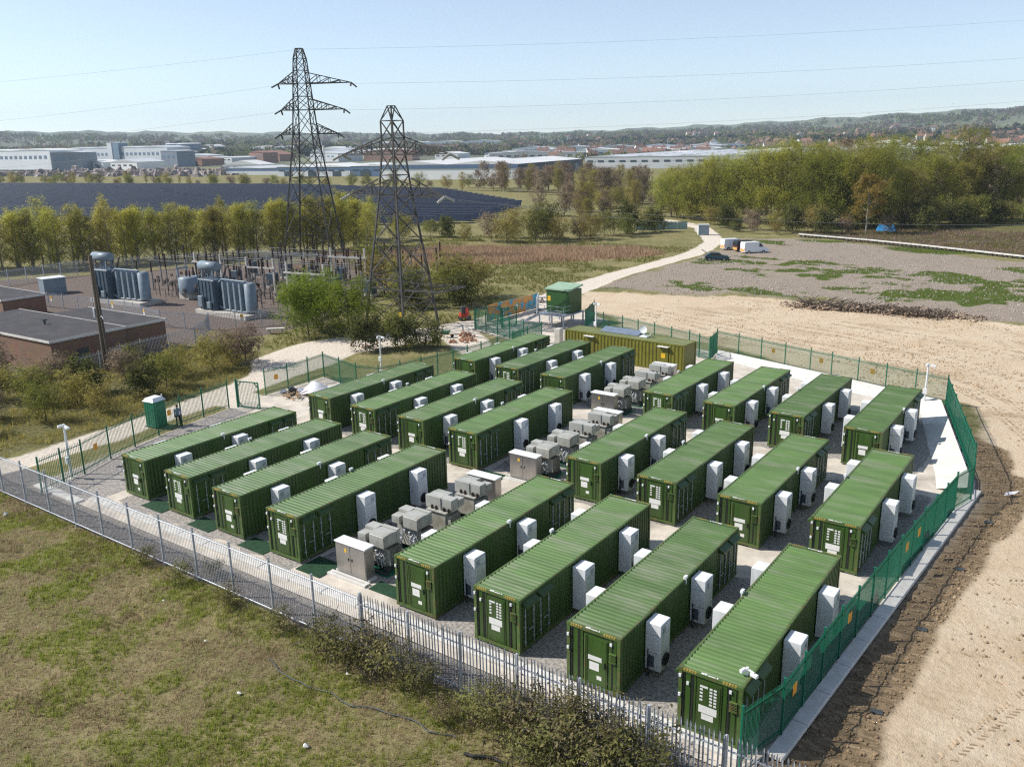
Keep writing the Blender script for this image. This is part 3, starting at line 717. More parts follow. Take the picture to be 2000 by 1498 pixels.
# transformer: finned tank, cable boxes on top, valves, skid (front faces -y)
tk = MB().bbox(-0.62, 0.35, 0.30, 0.62, 1.35, 1.45, 0.03)
ME_TANK = tk.mesh('tank', M['greysteel'])
ME_COVER = MB().box(-0.72, 0.25, 1.452, 0.72, 1.45, 1.50).mesh('tank_cover', M['greysteel'])
fin = MB()
for k in range(11): fin.box(0.625, 0.40 + k * 0.085, 0.40, 0.92, 0.415 + k * 0.085, 1.32)
ME_FINR = fin.mesh('radiator_fins', M['greysteel'])
fin = MB()
for k in range(11): fin.box(-0.92, 0.40 + k * 0.085, 0.40, -0.625, 0.415 + k * 0.085, 1.32)
ME_FINL = fin.mesh('radiator_fins', M['greysteel'])
bx = MB()
prof = [(0.05, 1.55), (0.95, 1.55), (0.95, 2.16), (0.50, 2.20), (0.05, 2.16)]
bx.extrude_x(prof, -0.15, 0.92)
ME_BOXB = bx.mesh('cable_box', M['greysteel'])
bx = MB(); bx.extrude_x([(0.55, 1.505), (1.15, 1.505), (1.15, 2.2), (0.55, 2.2)], -0.90, -0.165); bx.extrude_x([(0.98, 1.505), (1.2, 1.505), (1.2, 2.215), (0.98, 2.215)], -0.16, 0.92)
ME_BOXC = bx.mesh('cable_box', M['greysteel'])
bx = MB(); bx.extrude_x([(-0.02, 1.62), (0.50, 1.62), (0.50, 2.04), (-0.02, 2.02)], -0.90, -0.36)
ME_BOXS = bx.mesh('cable_box', M['greysteel'])
ME_FLAP = MB().extrude_x([(0.02, 1.50), (0.046, 1.50), (0.046, 2.13), (0.02, 2.10)], -0.10, 0.87).mesh('access_flap', M['greysteel'])
bu = MB()
for x in (-0.75, -0.4, 0.15, 0.45): bu.tube([(x, 1.22, 1.5), (x, 1.22, 1.62), (x, 1.22, 1.74)], [0.06, 0.09, 0.04], 7)
ME_BUSH = bu.mesh('bushings', M['porcelain'])
vb = MB()
for k in range(9):
    a, b_ = rnd.uniform(-0.7, 0.8), rnd.uniform(-0.02, 0.32)
    vb.tube([(a, b_, 0.25 + rnd.random() * .2), (a + rnd.uniform(-.1, .1), b_ - 0.12, 0.5 + rnd.random() * 0.9), (a, 0.36, 0.8 + rnd.random() * .5)], 0.03, 5)
for k in range(8): vb.bbox((a := rnd.uniform(-0.75, 0.7)), (b_ := rnd.uniform(-0.05, 0.2)), (c := rnd.uniform(0.35, 1.2)), a + .13, b_ + .12, c + .15, 0.01)
ME_VALVE = vb.mesh('valves_and_cables', M['galv'])
sk = MB().box(-0.85, 0.2, 0.0, -0.62, 1.5, 0.3).box(0.62, 0.2, 0.0, 0.85, 1.5, 0.3).box(-1.0, 0.02, 0.0, 1.0, 0.16, 0.12)
ME_SKID = sk.mesh('skid', M['darksteel'])
ME_SUMP = MB().box(-1.05, -0.1, 0.012, 1.15, 1.7, 0.03).mesh('drip_tray', M['fencegreen'])
PROTO_T = [('tank', ME_TANK, (0, 0, 0), [('radiator_fins', ME_FINR, (0, 0, 0)), ('radiator_fins', ME_FINL, (0, 0, 0))]), ('tank_cover', ME_COVER, (0, 0, 0)), ('cable_box', ME_BOXB, (0, 0, 0), [('access_flap', ME_FLAP, (0, 0, 0))]),
           ('cable_box', ME_BOXS, (0, 0, 0)), ('cable_box', ME_BOXC, (0, 0, 0)), ('bushings', ME_BUSH, (0, 0, 0)), ('valves_and_cables', ME_VALVE, (0, 0, 0)), ('skid', ME_SKID, (0, 0, 0)), ('drip_tray', ME_SUMP, (0, 0, 0))]
wherez = ['by the front fence', 'in the middle of the aisle', 'before the olive container']
for gi, (ox, oy) in enumerate(((-30.25, 27.7), (-30.35, 43.2), (-33.0, 58.2))):
    build(PROTO_CAB, 'electrical_cabinet', (ox, oy, 0.0), 0, 'stainless electrical cabinet with yellow sign facing out, ' + wherez[gi], 'cabinet', 'electrical cabinets in the transformer aisle')
    build(PROTO_CAB, 'electrical_cabinet', (ox - 0.1, oy + 11.7, 0.0), math.pi, 'electrical cabinet showing its dark back behind the transformers ' + wherez[gi], 'cabinet', 'electrical cabinets in the transformer aisle')
    for k in range(4):
        lab = 'grey %s transformer, %s of four counting back, %s' % ('box-topped' if k < 2 else 'slotted-top', ORD[k], wherez[gi])
        if k < 2: build(PROTO_T, 'transformer', (ox + 0.45, oy + 1.05 + k * 2.55, 0), 0, lab, 'transformer', 'grey transformers in the aisle')
        else: build(PROTO_T, 'transformer', (ox + 0.45, oy + 7.6 + (k - 2) * 2.6, 0), math.pi, lab, 'transformer', 'grey transformers in the aisle')

for gi, (ox, oy) in enumerate(((-30.25, 27.7), (-30.35, 43.2), (-33.0, 58.2))):
    ct = new('cable_tray', None, None, (ox - 1.35, oy + 0.9, 0), 0, label='galvanised tray with black cables beside the transformers ' + wherez[gi], cat='cable tray', group='cable trays in the aisle')
    new('tray', MB().box(-.2, 0, .03, .2, 10.2, .06).box(-.22, 0, .03, -.2, 10.2, .14).box(.2, 0, .03, .22, 10.2, .14).mesh('tray', M['galv']), ct)
    cb_ = MB()
    for k in range(5): cb_.tube([(-.15 + k * .075 + .02 * math.sin(q * 1.7 + k), q, .085) for q in np.linspace(0, 10.2, 12)], .026, 5)
    for k in range(8):
        yy = .5 + k * 1.3
        cb_.tube([(0, yy, .1), (.5, yy + .1, .14), (.95, yy + .1, .5)], .03, 5); cb_.tube([(-.1, yy + .2, .1), (-.9, yy + .25, .08), (-1.4, yy + .3, .3)], .025, 5)
    new('cables', cb_.mesh('cables', M['darkrub']), ct, kind='stuff')
# ================================================================ olive container, kiosk on its platform
OL = MB()
ox0, oy0, ol, ow, oh = -46.6, 74.2, 13.6, 2.5, 2.72
pr = corr(34, ol - 0.3, 0.05)
def sheet_x(mb, prf, x0, y, z0, z1, sgn, mat=0):
    vs = []
    for t, q in prf: vs += [(x0 + t, y + sgn * q, z0), (x0 + t, y + sgn * q, z1)]
    mb.add(vs, [(2 * i, 2 * i + 2, 2 * i + 3, 2 * i + 1) if sgn < 0 else (2 * i, 2 * i + 1, 2 * i + 3, 2 * i + 2) for i in range(len(prf) - 1)], mat)
root = new('olive_container', None, None, (ox0, oy0, 0), R(-3.0), label='olive yellow corrugated container at the back of the compound', cat='container')
m1 = MB(); sheet_x(m1, pr, 0.15, 0.06, 0.15, oh - 0.1, -1); sheet_x(m1, pr, 0.15, ow - 0.06, 0.15, oh - 0.1, 1); m1.box(0.05, 0.1, 0.15, 0.09, ow - 0.1, oh - 0.1); m1.box(ol - 0.09, 0.1, 0.15, ol - 0.05, ow - 0.1, oh - 0.1)
new('wall', m1.mesh('wall', M['olive']), root)
f1 = MB()
for x in (0, ol - 0.14):
    for y in (0, ow - 0.14): f1.box(x, y, 0.05, x + 0.14, y + 0.14, oh - 0.05)
for y in (0, ow - 0.1): f1.box(0.14, y, oh - 0.12, ol - 0.14, y + 0.1, oh - 0.01); f1.box(0.14, y, 0.05, ol - 0.14, y + 0.1, 0.18)
for x in (0.01, ol - 0.13): f1.box(x, 0.14, oh - 0.12, x + 0.12, ow - 0.14, oh - 0.012)
new('frame', f1.mesh('frame', M['olive']), root)
rr = MB(); vs = []
for t, q in corr(40, ol - 0.3, 0.03): vs += [(0.15 + t, 0.1, oh - 0.04 + q), (0.15 + t, ow - 0.1, oh - 0.04 + q)]
rr.add(vs, [(2 * i, 2 * i + 2, 2 * i + 3, 2 * i + 1) for i in range(len(vs) // 2 - 1)])
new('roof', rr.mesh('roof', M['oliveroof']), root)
for x in (2.6, 11.0):
    d = new('door', MB().box(x, -0.03, 0.25, x + 0.95, 0.0, 2.25).mesh('door', M['olive']), root)
    new('canopy', MB().box(x - 0.1, -0.35, 2.36, x + 1.05, 0.0, 2.41).mesh('canopy', M['label']), d)
    if x > 5: new('warning_sign', MB().box(x + 0.2, -0.04, 1.25, x + 0.65, -0.031, 1.7).mesh('warning_sign', M['yellow']), d)
new('solar_panel', MB().add([(3.5, 1.2, oh + 0.05), (7.9, 1.2, oh + 0.05), (7.9, 2.3, oh + 0.35), (3.5, 2.3, oh + 0.35), (3.5, 1.2, oh), (7.9, 1.2, oh), (7.9, 2.3, oh + .3), (3.5, 2.3, oh + .3)], [(0, 1, 2, 3), (7, 6, 5, 4), (0, 4, 5, 1), (1, 5, 6, 2), (2, 6, 7, 3), (3, 7, 4, 0)]).mesh('solar_panel', mat('pv_glass', (0.17, 0.21, 0.27), 0.35)), root)
dish = MB()
for i in range(6):
    r0, r1 = i / 6 * 0.42, (i + 1) / 6 * 0.42
    for k in range(12):
        a, b_ = k / 12 * 2 * math.pi, (k + 1) / 12 * 2 * math.pi
        pt = lambda r, t: (8.5 + r * math.cos(t), 1.3 - r * r * 0.5, oh + 0.75 + r * math.sin(t))
        dish.add([pt(r0, a), pt(r1, a), pt(r1, b_), pt(r0, b_)], [(0, 1, 2, 3)])
dish.tube([(8.5, 1.35, oh), (8.5, 1.35, oh + 0.75)], 0.04, 6); dish.box(8.2, 1.0, oh, 9.0, 1.7, oh + 0.1); dish.beam((8.9, 1.5, oh), (9.3, 1.5, oh + 0.4), 0.3, 0.05)
new('satellite_dish', dish.mesh('satellite_dish', M['white']), root)

kx, ky = -57.2, 86.9
kr = new('control_kiosk', None, None, (kx, ky, 0), R(-2), label='dark green kiosk with pale roof on a raised stilted platform', cat='kiosk')
pz = 1.45
b = MB().box(0, 0, pz + 0.05, 3.3, 2.7, pz + 2.75)
new('wall', b.mesh('wall', M['kiosk']), kr)
r_ = MB(); r_.add([(-.12, -.15, pz + 2.72), (3.42, -.15, pz + 2.72), (3.42, 2.85, pz + 3.05), (-.12, 2.85, pz + 3.05), (-.12, -.15, pz + 2.9), (3.42, -.15, pz + 2.9), (3.42, 2.85, pz + 3.25), (-.12, 2.85, pz + 3.25)],
                 [(0, 3, 2, 1), (4, 5, 6, 7), (0, 1, 5, 4), (1, 2, 6, 5), (2, 3, 7, 6), (3, 0, 4, 7)])
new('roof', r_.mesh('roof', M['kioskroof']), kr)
new('warning_sign', MB().box(0.2, -0.02, pz + 1.35, 0.62, -0.002, pz + 1.95).mesh('warning_sign', M['yellow']), kr)
dk = MB().box(-0.2, -1.6, pz - 0.12, 3.6, 2.9, pz)
new('deck', dk.mesh('deck', M['galv']), kr)
for x in (-0.1, 1.7, 3.4):
    for y in (-1.5, 0.6, 2.7): new('stilt', MB().box(x, y, 0, x + 0.14, y + 0.14, pz - 0.125).mesh('stilt', M['galv']), kr)
hr = MB()
for x in np.linspace(-0.15, 3.55, 5): hr.tube([(x, -1.55, pz), (x, -1.55, pz + 1.05)], 0.03, 5)
for z in (0.55, 1.05): hr.tube([(-0.15, -1.55, pz + z), (3.55, -1.55, pz + z)], 0.03, 5)
for z in (0.55, 1.05): hr.tube([(3.55, -1.55, pz + z), (3.55, 0.0, pz + z)], 0.03, 5)
for z in (0.55, 1.05): hr.tube([(-0.15, -1.55, pz + z), (-2.9, -1.55, z)], 0.03, 5)
hr.tube([(-2.9, -1.55, 0), (-2.9, -1.55, 1.05)], 0.03, 5); hr.tube([(-1.5, -1.55, 0.7), (-1.5, -1.55, 1.8)], 0.03, 5)
new('handrail', hr.mesh('handrail', M['galv']), kr)
stp = MB().beam((-0.2, -1.5, pz - 0.06), (-2.9, -1.5, 0.02), 0.08, 0.2).beam((-0.2, -0.7, pz - 0.06), (-2.9, -0.7, 0.02), 0.08, 0.2)
new('stringer', stp.mesh('stringer', M['galv']), kr)
for k in range(7): new('step', MB().box(-0.5 - k * 0.36, -1.46, pz - 0.26 - k * 0.19, -0.2 - k * 0.36, -0.74, pz - 0.22 - k * 0.19).mesh('step', M['galv']), kr)
# ================================================================ fences
ME_GPOST = MB().box(-0.04, -0.04, -0.1, 0.04, 0.04, 2.48).box(-0.05, -0.05, 2.48, 0.05, 0.05, 2.51).mesh('post', M['fencegreen'])
_panels = {}
def green_panel(L, fine=False):
    k = (round(L, 2), fine)
    if k not in _panels:
        p = MB(); n = max(2, int(round(L / (0.075 if fine else 0.135)))); hw_ = 0.0105 if fine else 0.014
        for i in range(n):
            x = (i + 0.5) * L / n
            p.box(x - hw_, -0.006, 0.06, x + hw_, 0.006, 2.36)
        _panels[k] = (p.mesh('pales', M['fencegreen']), MB().box(0.05, 0.010, 0, L - 0.05, 0.045, 0.05).mesh('rail', M['fencegreen']))
    return _panels[k]
ME_FSIGN = MB().box(-0.2, -0.03, 0, 0.2, -0.02, 0.45).mesh('warning_sign', M['orange'])
def green_fence(pts, label, signs=(), maxbay=3.05, group='green steel fences round the compound', z=0.0, fine=True):
    root = new('green_fence', None, None, (pts[0][0], pts[0][1], 0), label=label, cat='fence', group=group)
    o = Vector((pts[0][0], pts[0][1], 0)); bay = 0
    for (a, b) in zip(pts[:-1], pts[1:]):
        A, B = Vector((a[0], a[1], 0)), Vector((b[0], b[1], 0))
        n = max(1, math.ceil((B - A).length / maxbay)); L = (B - A).length / n
        ang = math.atan2(B.y - A.y, B.x - A.x)
        for i in range(n):
            P = A + (B - A) * (i / n) - o
            P.z = z
            new('post', ME_GPOST, root, P, ang)
            pm, rm = green_panel(L, fine)
            q = new('pales', pm, root, P, ang, kind='stuff')
            new('rail', rm, root, P + Vector((0, 0, 0.28)), ang); new('rail', rm, root, P + Vector((0, 0, 2.12)), ang)
            if bay in signs:
                new('warning_sign', ME_FSIGN, root, P + (B - A).normalized() * (L / 2) + Vector((0, 0, 1.25)), ang)
            bay += 1
    new('post', ME_GPOST, root, Vector((pts[-1][0], pts[-1][1], z)) - o, ang)
    return root
green_fence([(-8.75, 25.4), (-8.1, 27.8), (-7.8, 34.1), (-7.4, 40.4), (-7.0, 46.7), (-6.5, 53.0), (-5.95, 55.2)], 'green steel fence along the kerb beside the bare sand', (1, 4, 8, 9))
green_fence([(-5.95, 55.2), (-6.4, 58.8), (-10.8, 75.3)], 'green fence from the sand-side corner running away up to the back fence', (), z=0.1)
green_fence([(-10.8, 75.3), (-20.9, 78.6), (-23.0, 79.2), (-33.6, 82.8)], 'green fence along the back of the compound before the sand', (4, 6, 2), z=0.1)
green_fence([(-33.6, 82.8), (-33.0, 79.5), (-35.9, 81.1), (-45.5, 84.5), (-51.2, 86.0), (-53.2, 91.5)], 'green fence with a kink behind the olive container')
green_fence([(-55.2, 24.6), (-56.2, 28.0), (-57.5, 30.65), (-58.4, 33.1), (-59.2, 35.6), (-59.9, 38.1), (-60.3, 40.4), (-60.6, 43.1)], 'green fence along the track behind the toilet', (2, 5), fine=False)
green_fence([(-61.1, 47.4), (-60.9, 49.8), (-61.1, 52.4), (-61.4, 54.6)], 'short green fence behind the rubbish heap', (0,))
green_fence([(-61.4, 54.6), (-55.5, 53.1), (-53.2, 53.6), (-52.2, 58.2), (-51.5, 62.0), (-51.2, 66.0), (-51.4, 77.1)], 'green fence stepping along the bushes below the pylon')
green_fence([(-51.4, 77.1), (-53.6, 76.8), (-56.1, 77.6), (-62.6, 79.6)], 'green fence below the kiosk stairs')
# gates: leaf of the side entrance, swung open
def gate(x, y, ang, L, label, h=2.35):
    g = new('green_gate', None, None, (x, y, 0), ang, label=label, cat='gate', group='green gates of the compound')
    f = MB()
    f.box(0, -0.04, 0.08, 0.08, 0.04, h); f.box(L - 0.08, -0.04, 0.08, L, 0.04, h); f.box(0.08, -0.035, 0.08, L - 0.08, 0.035, 0.16); f.box(0.08, -0.035, h - 0.08, L - 0.08, 0.035, h)
    for a, b_ in (((0.08, 0.5), (0.4, 0.12)), ((0.08, h - 0.5), (0.4, h - 0.1)), ((L - 0.08, 0.5), (L - 0.4, 0.12)), ((L - 0.08, h - 0.5), (L - 0.4, h - 0.1))): f.beam((a[0], 0, a[1]), (b_[0], 0, b_[1]), 0.06)
    new('gate_frame', f.mesh('gate_frame', M['fencegreen']), g)
    b_ = MB(); n = int(L / 0.14)
    for i in range(1, n): b_.box(i * L / n - 0.012, -0.01, 0.17, i * L / n + 0.012, 0.01, h - 0.09)
    new('bars', b_.mesh('bars', M['fencegreen']), g, kind='stuff')
    new('hinge_post', MB().box(-0.14, -0.06, -0.1, -0.02, 0.06, h + 0.15).mesh('hinge_post', M['fencegreen']), g)
gate(-60.2, 43.8, R(15), 2.2, 'open green gate leaf at the side entrance by the track')
gate(-62.7, 79.9, R(70), 3.6, 'green gate leaf opened beside the red digger')
gate(-60.0, 81.6, R(80), 2.4, 'inner green gate leaf before the painted hoarding')

# grey front fence: barred part, then palisade
FY = 23.15
ME_YPOST = MB().box(-0.035, -0.05, -0.15, 0.035, 0.05, 2.9).mesh('post', M['galv'])
gf = new('barred_fence', None, None, (-66.0, FY, 0), label='grey barred steel fence with round rails in front of the compound', cat='fence')
x = 0.0
bayL = 2.93
brm = MB()
for i in range(22): brm.box((i + .5) * bayL / 22 - 0.011, -0.006, 0.15, (i + .5) * bayL / 22 + 0.011, 0.006, 2.72)
brm = brm.mesh('bars', M['galv'])
trl = MB().tube([(0.03, -0.03, 2.6), (bayL - 0.03, -0.03, 2.6)], 0.032, 6).mesh('rail', M['galv'])
brl = MB().tube([(0.03, -0.03, 0.20), (bayL - 0.03, -0.03, 0.20)], 0.032, 6).mesh('rail', M['galv'])
NB = 14
for i in range(NB):
    zg = 0.0
    new('post', ME_YPOST, gf, (i * bayL, 0, zg)); new('bars', brm, gf, (i * bayL, 0, zg), kind='stuff'); new('rail', trl, gf, (i * bayL, 0, zg)); new('rail', brl, gf, (i * bayL, 0, zg))
pf = new('palisade_fence', None, None, (-66.0 + NB * bayL, FY, 0), label='grey palisade fence with pointed pales in front of the sand-side block', cat='fence')
pale = MB()
pale.add([(-0.034, -0.012, 0.08), (0, 0.008, 0.08), (0.034, -0.012, 0.08), (-0.034, -0.012, 2.78), (0, 0.008, 2.78), (0.034, -0.012, 2.78), (-0.012, -0.012, 2.92), (0, -0.002, 2.92), (0.012, -0.012, 2.92)],
         [(0, 1, 4, 3), (1, 2, 5, 4), (3, 4, 7, 6), (4, 5, 8, 7), (1, 0, 3, 4), (2, 1, 4, 5), (4, 3, 6, 7), (5, 4, 7, 8)])
ME_PALE = pale.mesh('pale', M['galv'])
ME_PPOST = MB().box(-0.045, 0.02, -0.15, 0.045, 0.12, 2.84).mesh('post', M['galv'])
pL, nbay = 2.75, 8
prl = MB().box(0.05, 0.012, 0, pL - 0.05, 0.055, 0.05).mesh('rail', M['galv'])
for i in range(nbay + 1):
    new('post', ME_PPOST, pf, (i * pL, 0, 0))
    if i == nbay: break
    for zz in (0.35, 2.3): new('rail', prl, pf, (i * pL, 0, zz))
    for k in range(17):
        o = new('pale', ME_PALE, pf, (i * pL + (k + 0.5) * pL / 17, 0, rnd.uniform(-0.03, 0.03)))
        o.rotation_euler = (rnd.uniform(-.012, .012), rnd.uniform(-0.012, 0.012), rnd.uniform(-.1, .1))

# camera poles
pp = MB().tube([(0, 0, 0), (0, 0, 1.2), (0.02, 0, 3.7)], [0.085, 0.08, 0.07], 8)
ME_POLE = pp.mesh('pole', M['white'])
ME_POLEBOX = MB().bbox(-0.16, -0.22, 1.05, 0.16, -0.06, 1.5, 0.015).mesh('junction_box', M['white'])
cm = MB().beam((0, 0, 3.62), (0.42, -0.05, 3.62), 0.06).bbox(0.25, -0.14, 3.45, 0.62, 0.03, 3.6, 0.02).bbox(-0.16, -0.35, 3.5, 0.0, -0.02, 3.66, 0.02)
ME_CCTV = cm.mesh('camera_head', M['white'])
ME_POLEF = MB().box(-0.3, -0.3, -0.05, 0.3, 0.3, 0.06).mesh('footing', M['concrete'])
PROTO_P = [('pole', ME_POLE, (0, 0, 0)), ('junction_box', ME_POLEBOX, (0, 0, 0)), ('camera_head', ME_CCTV, (0, 0, 0)), ('footing', ME_POLEF, (0, 0, 0))]
for (x, y, s, lab) in ((-56.2, 27.1, 1.04, 'by the front end of the track-side fence'), (-58.4, 59.3, 0.95, 'below the large pylon bush'), (-48.8, 84.3, 1.0, 'behind the olive container'), (-12.3, 74.7, 0.95, 'in the far corner by the apron'), (-9.25, 27.0, 0.80, 'at the front corner of the last container')):
    build(PROTO_P, 'camera_pole', (x, y, 0), rnd.uniform(-0.3, 0.3), 'white security camera pole ' + lab, 'camera pole', 'white security camera poles', scale=s)
# ================================================================ substation
def brick_material():
    m = bpy.data.materials.new('red_brickwork'); m.use_nodes = True
    nt = m.node_tree; N = nt.nodes; L = nt.links; b = N['Principled BSDF']; b.inputs['Roughness'].default_value = 0.9
    tc = N.new('ShaderNodeTexCoord')
    sx = N.new('ShaderNodeSeparateXYZ'); L.new(tc.outputs['Object'], sx.inputs[0])
    ad = N.new('ShaderNodeMath'); ad.operation = 'ADD'; L.new(sx.outputs[0], ad.inputs[0]); L.new(sx.outputs[1], ad.inputs[1])
    cb = N.new('ShaderNodeCombineXYZ'); L.new(ad.outputs[0], cb.inputs[0]); L.new(sx.outputs[2], cb.inputs[1])
    br = N.new('ShaderNodeTexBrick'); br.inputs['Scale'].default_value = 1.0; br.inputs['Brick Width'].default_value = 0.225; br.inputs['Row Height'].default_value = 0.075
    br.inputs['Mortar Size'].default_value = 0.008; br.inputs['Color1'].default_value = (0.30, 0.15, 0.09, 1); br.inputs['Color2'].default_value = (0.22, 0.10, 0.065, 1); br.inputs['Mortar'].default_value = (0.32, 0.27, 0.22, 1)
    L.new(cb.outputs[0], br.inputs['Vector'])
    no = N.new('ShaderNodeTexNoise'); no.inputs['Scale'].default_value = 0.8; no.inputs['Detail'].default_value = 6; L.new(tc.outputs['Object'], no.inputs['Vector'])
    mx = N.new('ShaderNodeMix'); mx.data_type = 'RGBA'; mx.blend_type = 'MULTIPLY'; mx.inputs[0].default_value = 0.5
    L.new(br.outputs[0], mx.inputs[6]); L.new(no.outputs['Color'], mx.inputs[7]); L.new(mx.outputs[2], b.inputs['Base Color'])
    return m
M['brick'] = brick_material()
M['felt'] = mat('roofing_felt', (0.045, 0.042, 0.045), 0.9, var=0.2, scale=0.8, dirt=(0.085, 0.08, 0.078, 0.5), dscale=0.4)
def flat_building(name, x0, y0, x1, y1, h, label, rz=0.0, doors=()):
    r = new(name, None, None, (x1, y0, 0), rz, label=label, cat='building')
    w, d = x1 - x0, y1 - y0
    wl = MB()
    for a in ((-w, 0, 0, 0.3), (-w, d - 0.3, 0, d), (-0.3, 0.3, 0, d - 0.3), (-w, 0.3, -w + 0.3, d - 0.3)): wl.box(a[0], a[1], -0.1, a[2], a[3], h)
    new('wall', wl.mesh('wall', M['brick']), r)
    new('roof', MB().box(-w - 0.12, -0.12, h + 0.002, 0.12, d + 0.12, h + 0.18).mesh('roof', M['felt']), r)
    fa = MB().box(-w - 0.16, -0.16, h - 0.02, 0.16, -0.125, h + 0.23).box(0.125, -0.16, h - 0.02, 0.16, d + 0.16, h + 0.23).box(-w - 0.16, d + 0.125, h - 0.02, 0.16, d + 0.16, h + 0.23)
    new('fascia', fa.mesh('fascia', M['whiteconc']), r)
    for (yy, ww, hh) in doors: new('door', MB().box(0.002, yy, 0, 0.05, yy + ww, hh).mesh('door', M['darksteel']), r)
    return r
bd = flat_building('brick_building', -106.0, 41.0, -85.0, 49.0, 3.2, 'flat-roofed red brick building behind the utility pole', R(2), doors=((2.6, 1.2, 2.1),))
new('roof_vent', MB().tube([(-9, 4.5, 3.3), (-9, 4.5, 3.8)], 0.12, 8).box(-9.2, 4.3, 3.8, -8.8, 4.7, 3.95).mesh('roof_vent', M['darksteel']), bd)
flat_building('brick_annexe', -101.0, 49.2, -86.2, 54.4, 3.0, 'lower brick annexe joined behind the flat-roofed brick building', R(2))
flat_building('brick_hut', -131.0, 51.5, -117.5, 57.0, 2.8, 'small brick hut at the picture edge by the blue kiosk')
gw = new('brick_garden_wall', MB().box(0, 0, -0.1, 0.22, 4.0, 1.6).box(-0.05, -0.05, 1.6, 0.27, 4.05, 1.68).mesh('brick_garden_wall', M['brick']), loc=(-82.7, 39.3, 0), rz=R(40), label='short brick wall at the corner of the brick building', cat='wall')

# grid transformers
def radiators():
    m = MB()
    for k in range(4):
        x = 0.45 + k * 1.15
        prof = [(x, 0.9), (x + 0.34, 0.9), (x + 0.34, 4.3), (x + 0.24, 4.5), (x + 0.10, 4.5), (x, 4.3)]
        n = len(prof)
        vs = [(a, -0.75, z) for a, z in prof] + [(a, 0.75, z) for a, z in prof]
        m.add(vs, [tuple(range(n)), tuple(range(2 * n - 1, n - 1, -1))] + [((i + 1) % n, i, n + i, n + (i + 1) % n) for i in range(n)])
    return m
gt_rad = radiators().mesh('radiator_bank', M['bluegrey'])
gt_end = MB().tube([(5.3, 0, 0.8), (5.3, 0, 4.4), (5.3, 0, 4.55)], [0.75, 0.75, 0.4], 14).mesh('oil_cylinder', M['bluegrey'])
gt_tank = MB().bbox(-3.9, -1.3, 0.6, -0.4, 1.3, 4.6, 0.08)
for k in range(5): gt_tank.box(-3.7 + k * 0.75, -1.38, 0.7, -3.6 + k * 0.75, -1.302, 4.4)
gt_tank = gt_tank.mesh('tank', M['bluedark'])
gt_cons = MB().tube([(-4.6, 0, 6.2), (-4.55, 0, 6.2), (-1.05, 0, 6.2), (-1.0, 0, 6.2)], [0.35, 0.62, 0.62, 0.35], 14).mesh('conservator', M['bluegrey'])
gt_sup = MB()
for x in (-3.9, -1.6):
    for y in (-0.5, 0.5): gt_sup.beam((x, y, 4.6), (x, y * .8, 5.7), 0.14)
gt_sup.tube([(-2.6, 0, 4.6), (-2.6, 0, 5.6)], 0.12, 6); gt_sup = gt_sup.mesh('conservator_support', M['bluegrey'])
gt_pipe = MB().tube([(-0.4, -0.6, 4.2), (0.5, -0.6, 4.75), (5.2, -0.6, 4.75)], 0.12, 6).tube([(-0.4, -0.6, 1.1), (0.6, -0.6, 0.75), (5.2, -0.6, 0.75)], 0.12, 6).mesh('oil_pipes', M['bluegrey'])
ins = MB()
for x, y in ((-3.4, .7), (-2.4, .9), (-1.2, .9)):
    pts = [(x, y + k * 0.05, 4.6 + k * 0.12) for k in range(13)]
    ins.tube(pts, [0.09 + (0.06 if k % 2 else 0) for k in range(13)], 7)
ins = ins.mesh('bushing', M['porcelain'])
gt_base = MB().box(-4.3, -1.8, 0, 6.2, 1.8, 0.55).mesh('plinth', M['concrete'])
gt_box = MB().bbox(-3.5, -1.8, 1.0, -2.6, -1.39, 2.4, 0.03).bbox(-1.8, -1.7, 0.9, -1.1, -1.39, 1.7, 0.03).mesh('control_box', M['bluegrey'])
PROTO_G = [('tank', gt_tank, (0, 0, 0), [('control_box', gt_box, (0, 0, 0))]), ('conservator', gt_cons, (0, 0, 0), [('conservator_support', gt_sup, (0, 0, 0))]), ('radiator_bank', gt_rad, (0, 0, 0), [('oil_pipes', gt_pipe, (0, 0, 0))]),
           ('oil_cylinder', gt_end, (0, 0, 0)), ('bushing', ins, (0, 0, 0)), ('plinth', gt_base, (0, 0, 0))]
build(PROTO_G, 'grid_transformer', (-118.6, 68.2, 0), R(6), 'blue grey grid transformer with raised oil drum, next to the utility pole', 'transformer', 'substation grid transformers', 1.04)
build(PROTO_G, 'grid_transformer', (-97.2, 70.4, 0), R(0), 'blue grey grid transformer with raised oil drum, nearer to the rounded willow bushes', 'transformer', 'substation grid transformers', 1.0)
et = new('earthing_transformer', None, None, (-112.5, 75.5, 0), label='small round blue grey transformer between the two grid transformers', cat='transformer')
new('tank', MB().tube([(0, 0, 0.9), (0, 0, 3.0), (0, 0, 3.2)], [1.5, 1.5, 1.2], 16).mesh('tank', M['bluegrey']), et)
new('support', MB().box(-1.1, -1.1, 0, 1.1, 1.1, 0.895).mesh('support', M['concrete']), et)
new('bushing', MB().tube([(0.4, 0, 3.2), (0.4, 0, 4.1)], 0.13, 7).tube([(-0.4, 0, 3.2), (-0.4, 0, 4.1)], 0.13, 7).mesh('bushing', M['porcelain']), et)
new('frame', MB().box(-2.6, -0.1, 0, -2.4, 0.1, 4.2).box(-2.6, 1.4, 0, -2.4, 1.6, 4.2).box(-2.62, -0.2, 4.2, -2.38, 1.7, 4.4).mesh('frame', M['bluegrey']), et)
bk = new('blue_kiosk', None, None, (-137.5, 66.0, 0), R(-10), label='pale blue metal kiosk at the edge of the substation', cat='kiosk')
new('body', MB().bbox(0, 0, 0, 2.6, 3.2, 2.4, 0.04).mesh('body', M['bluegrey']), bk)
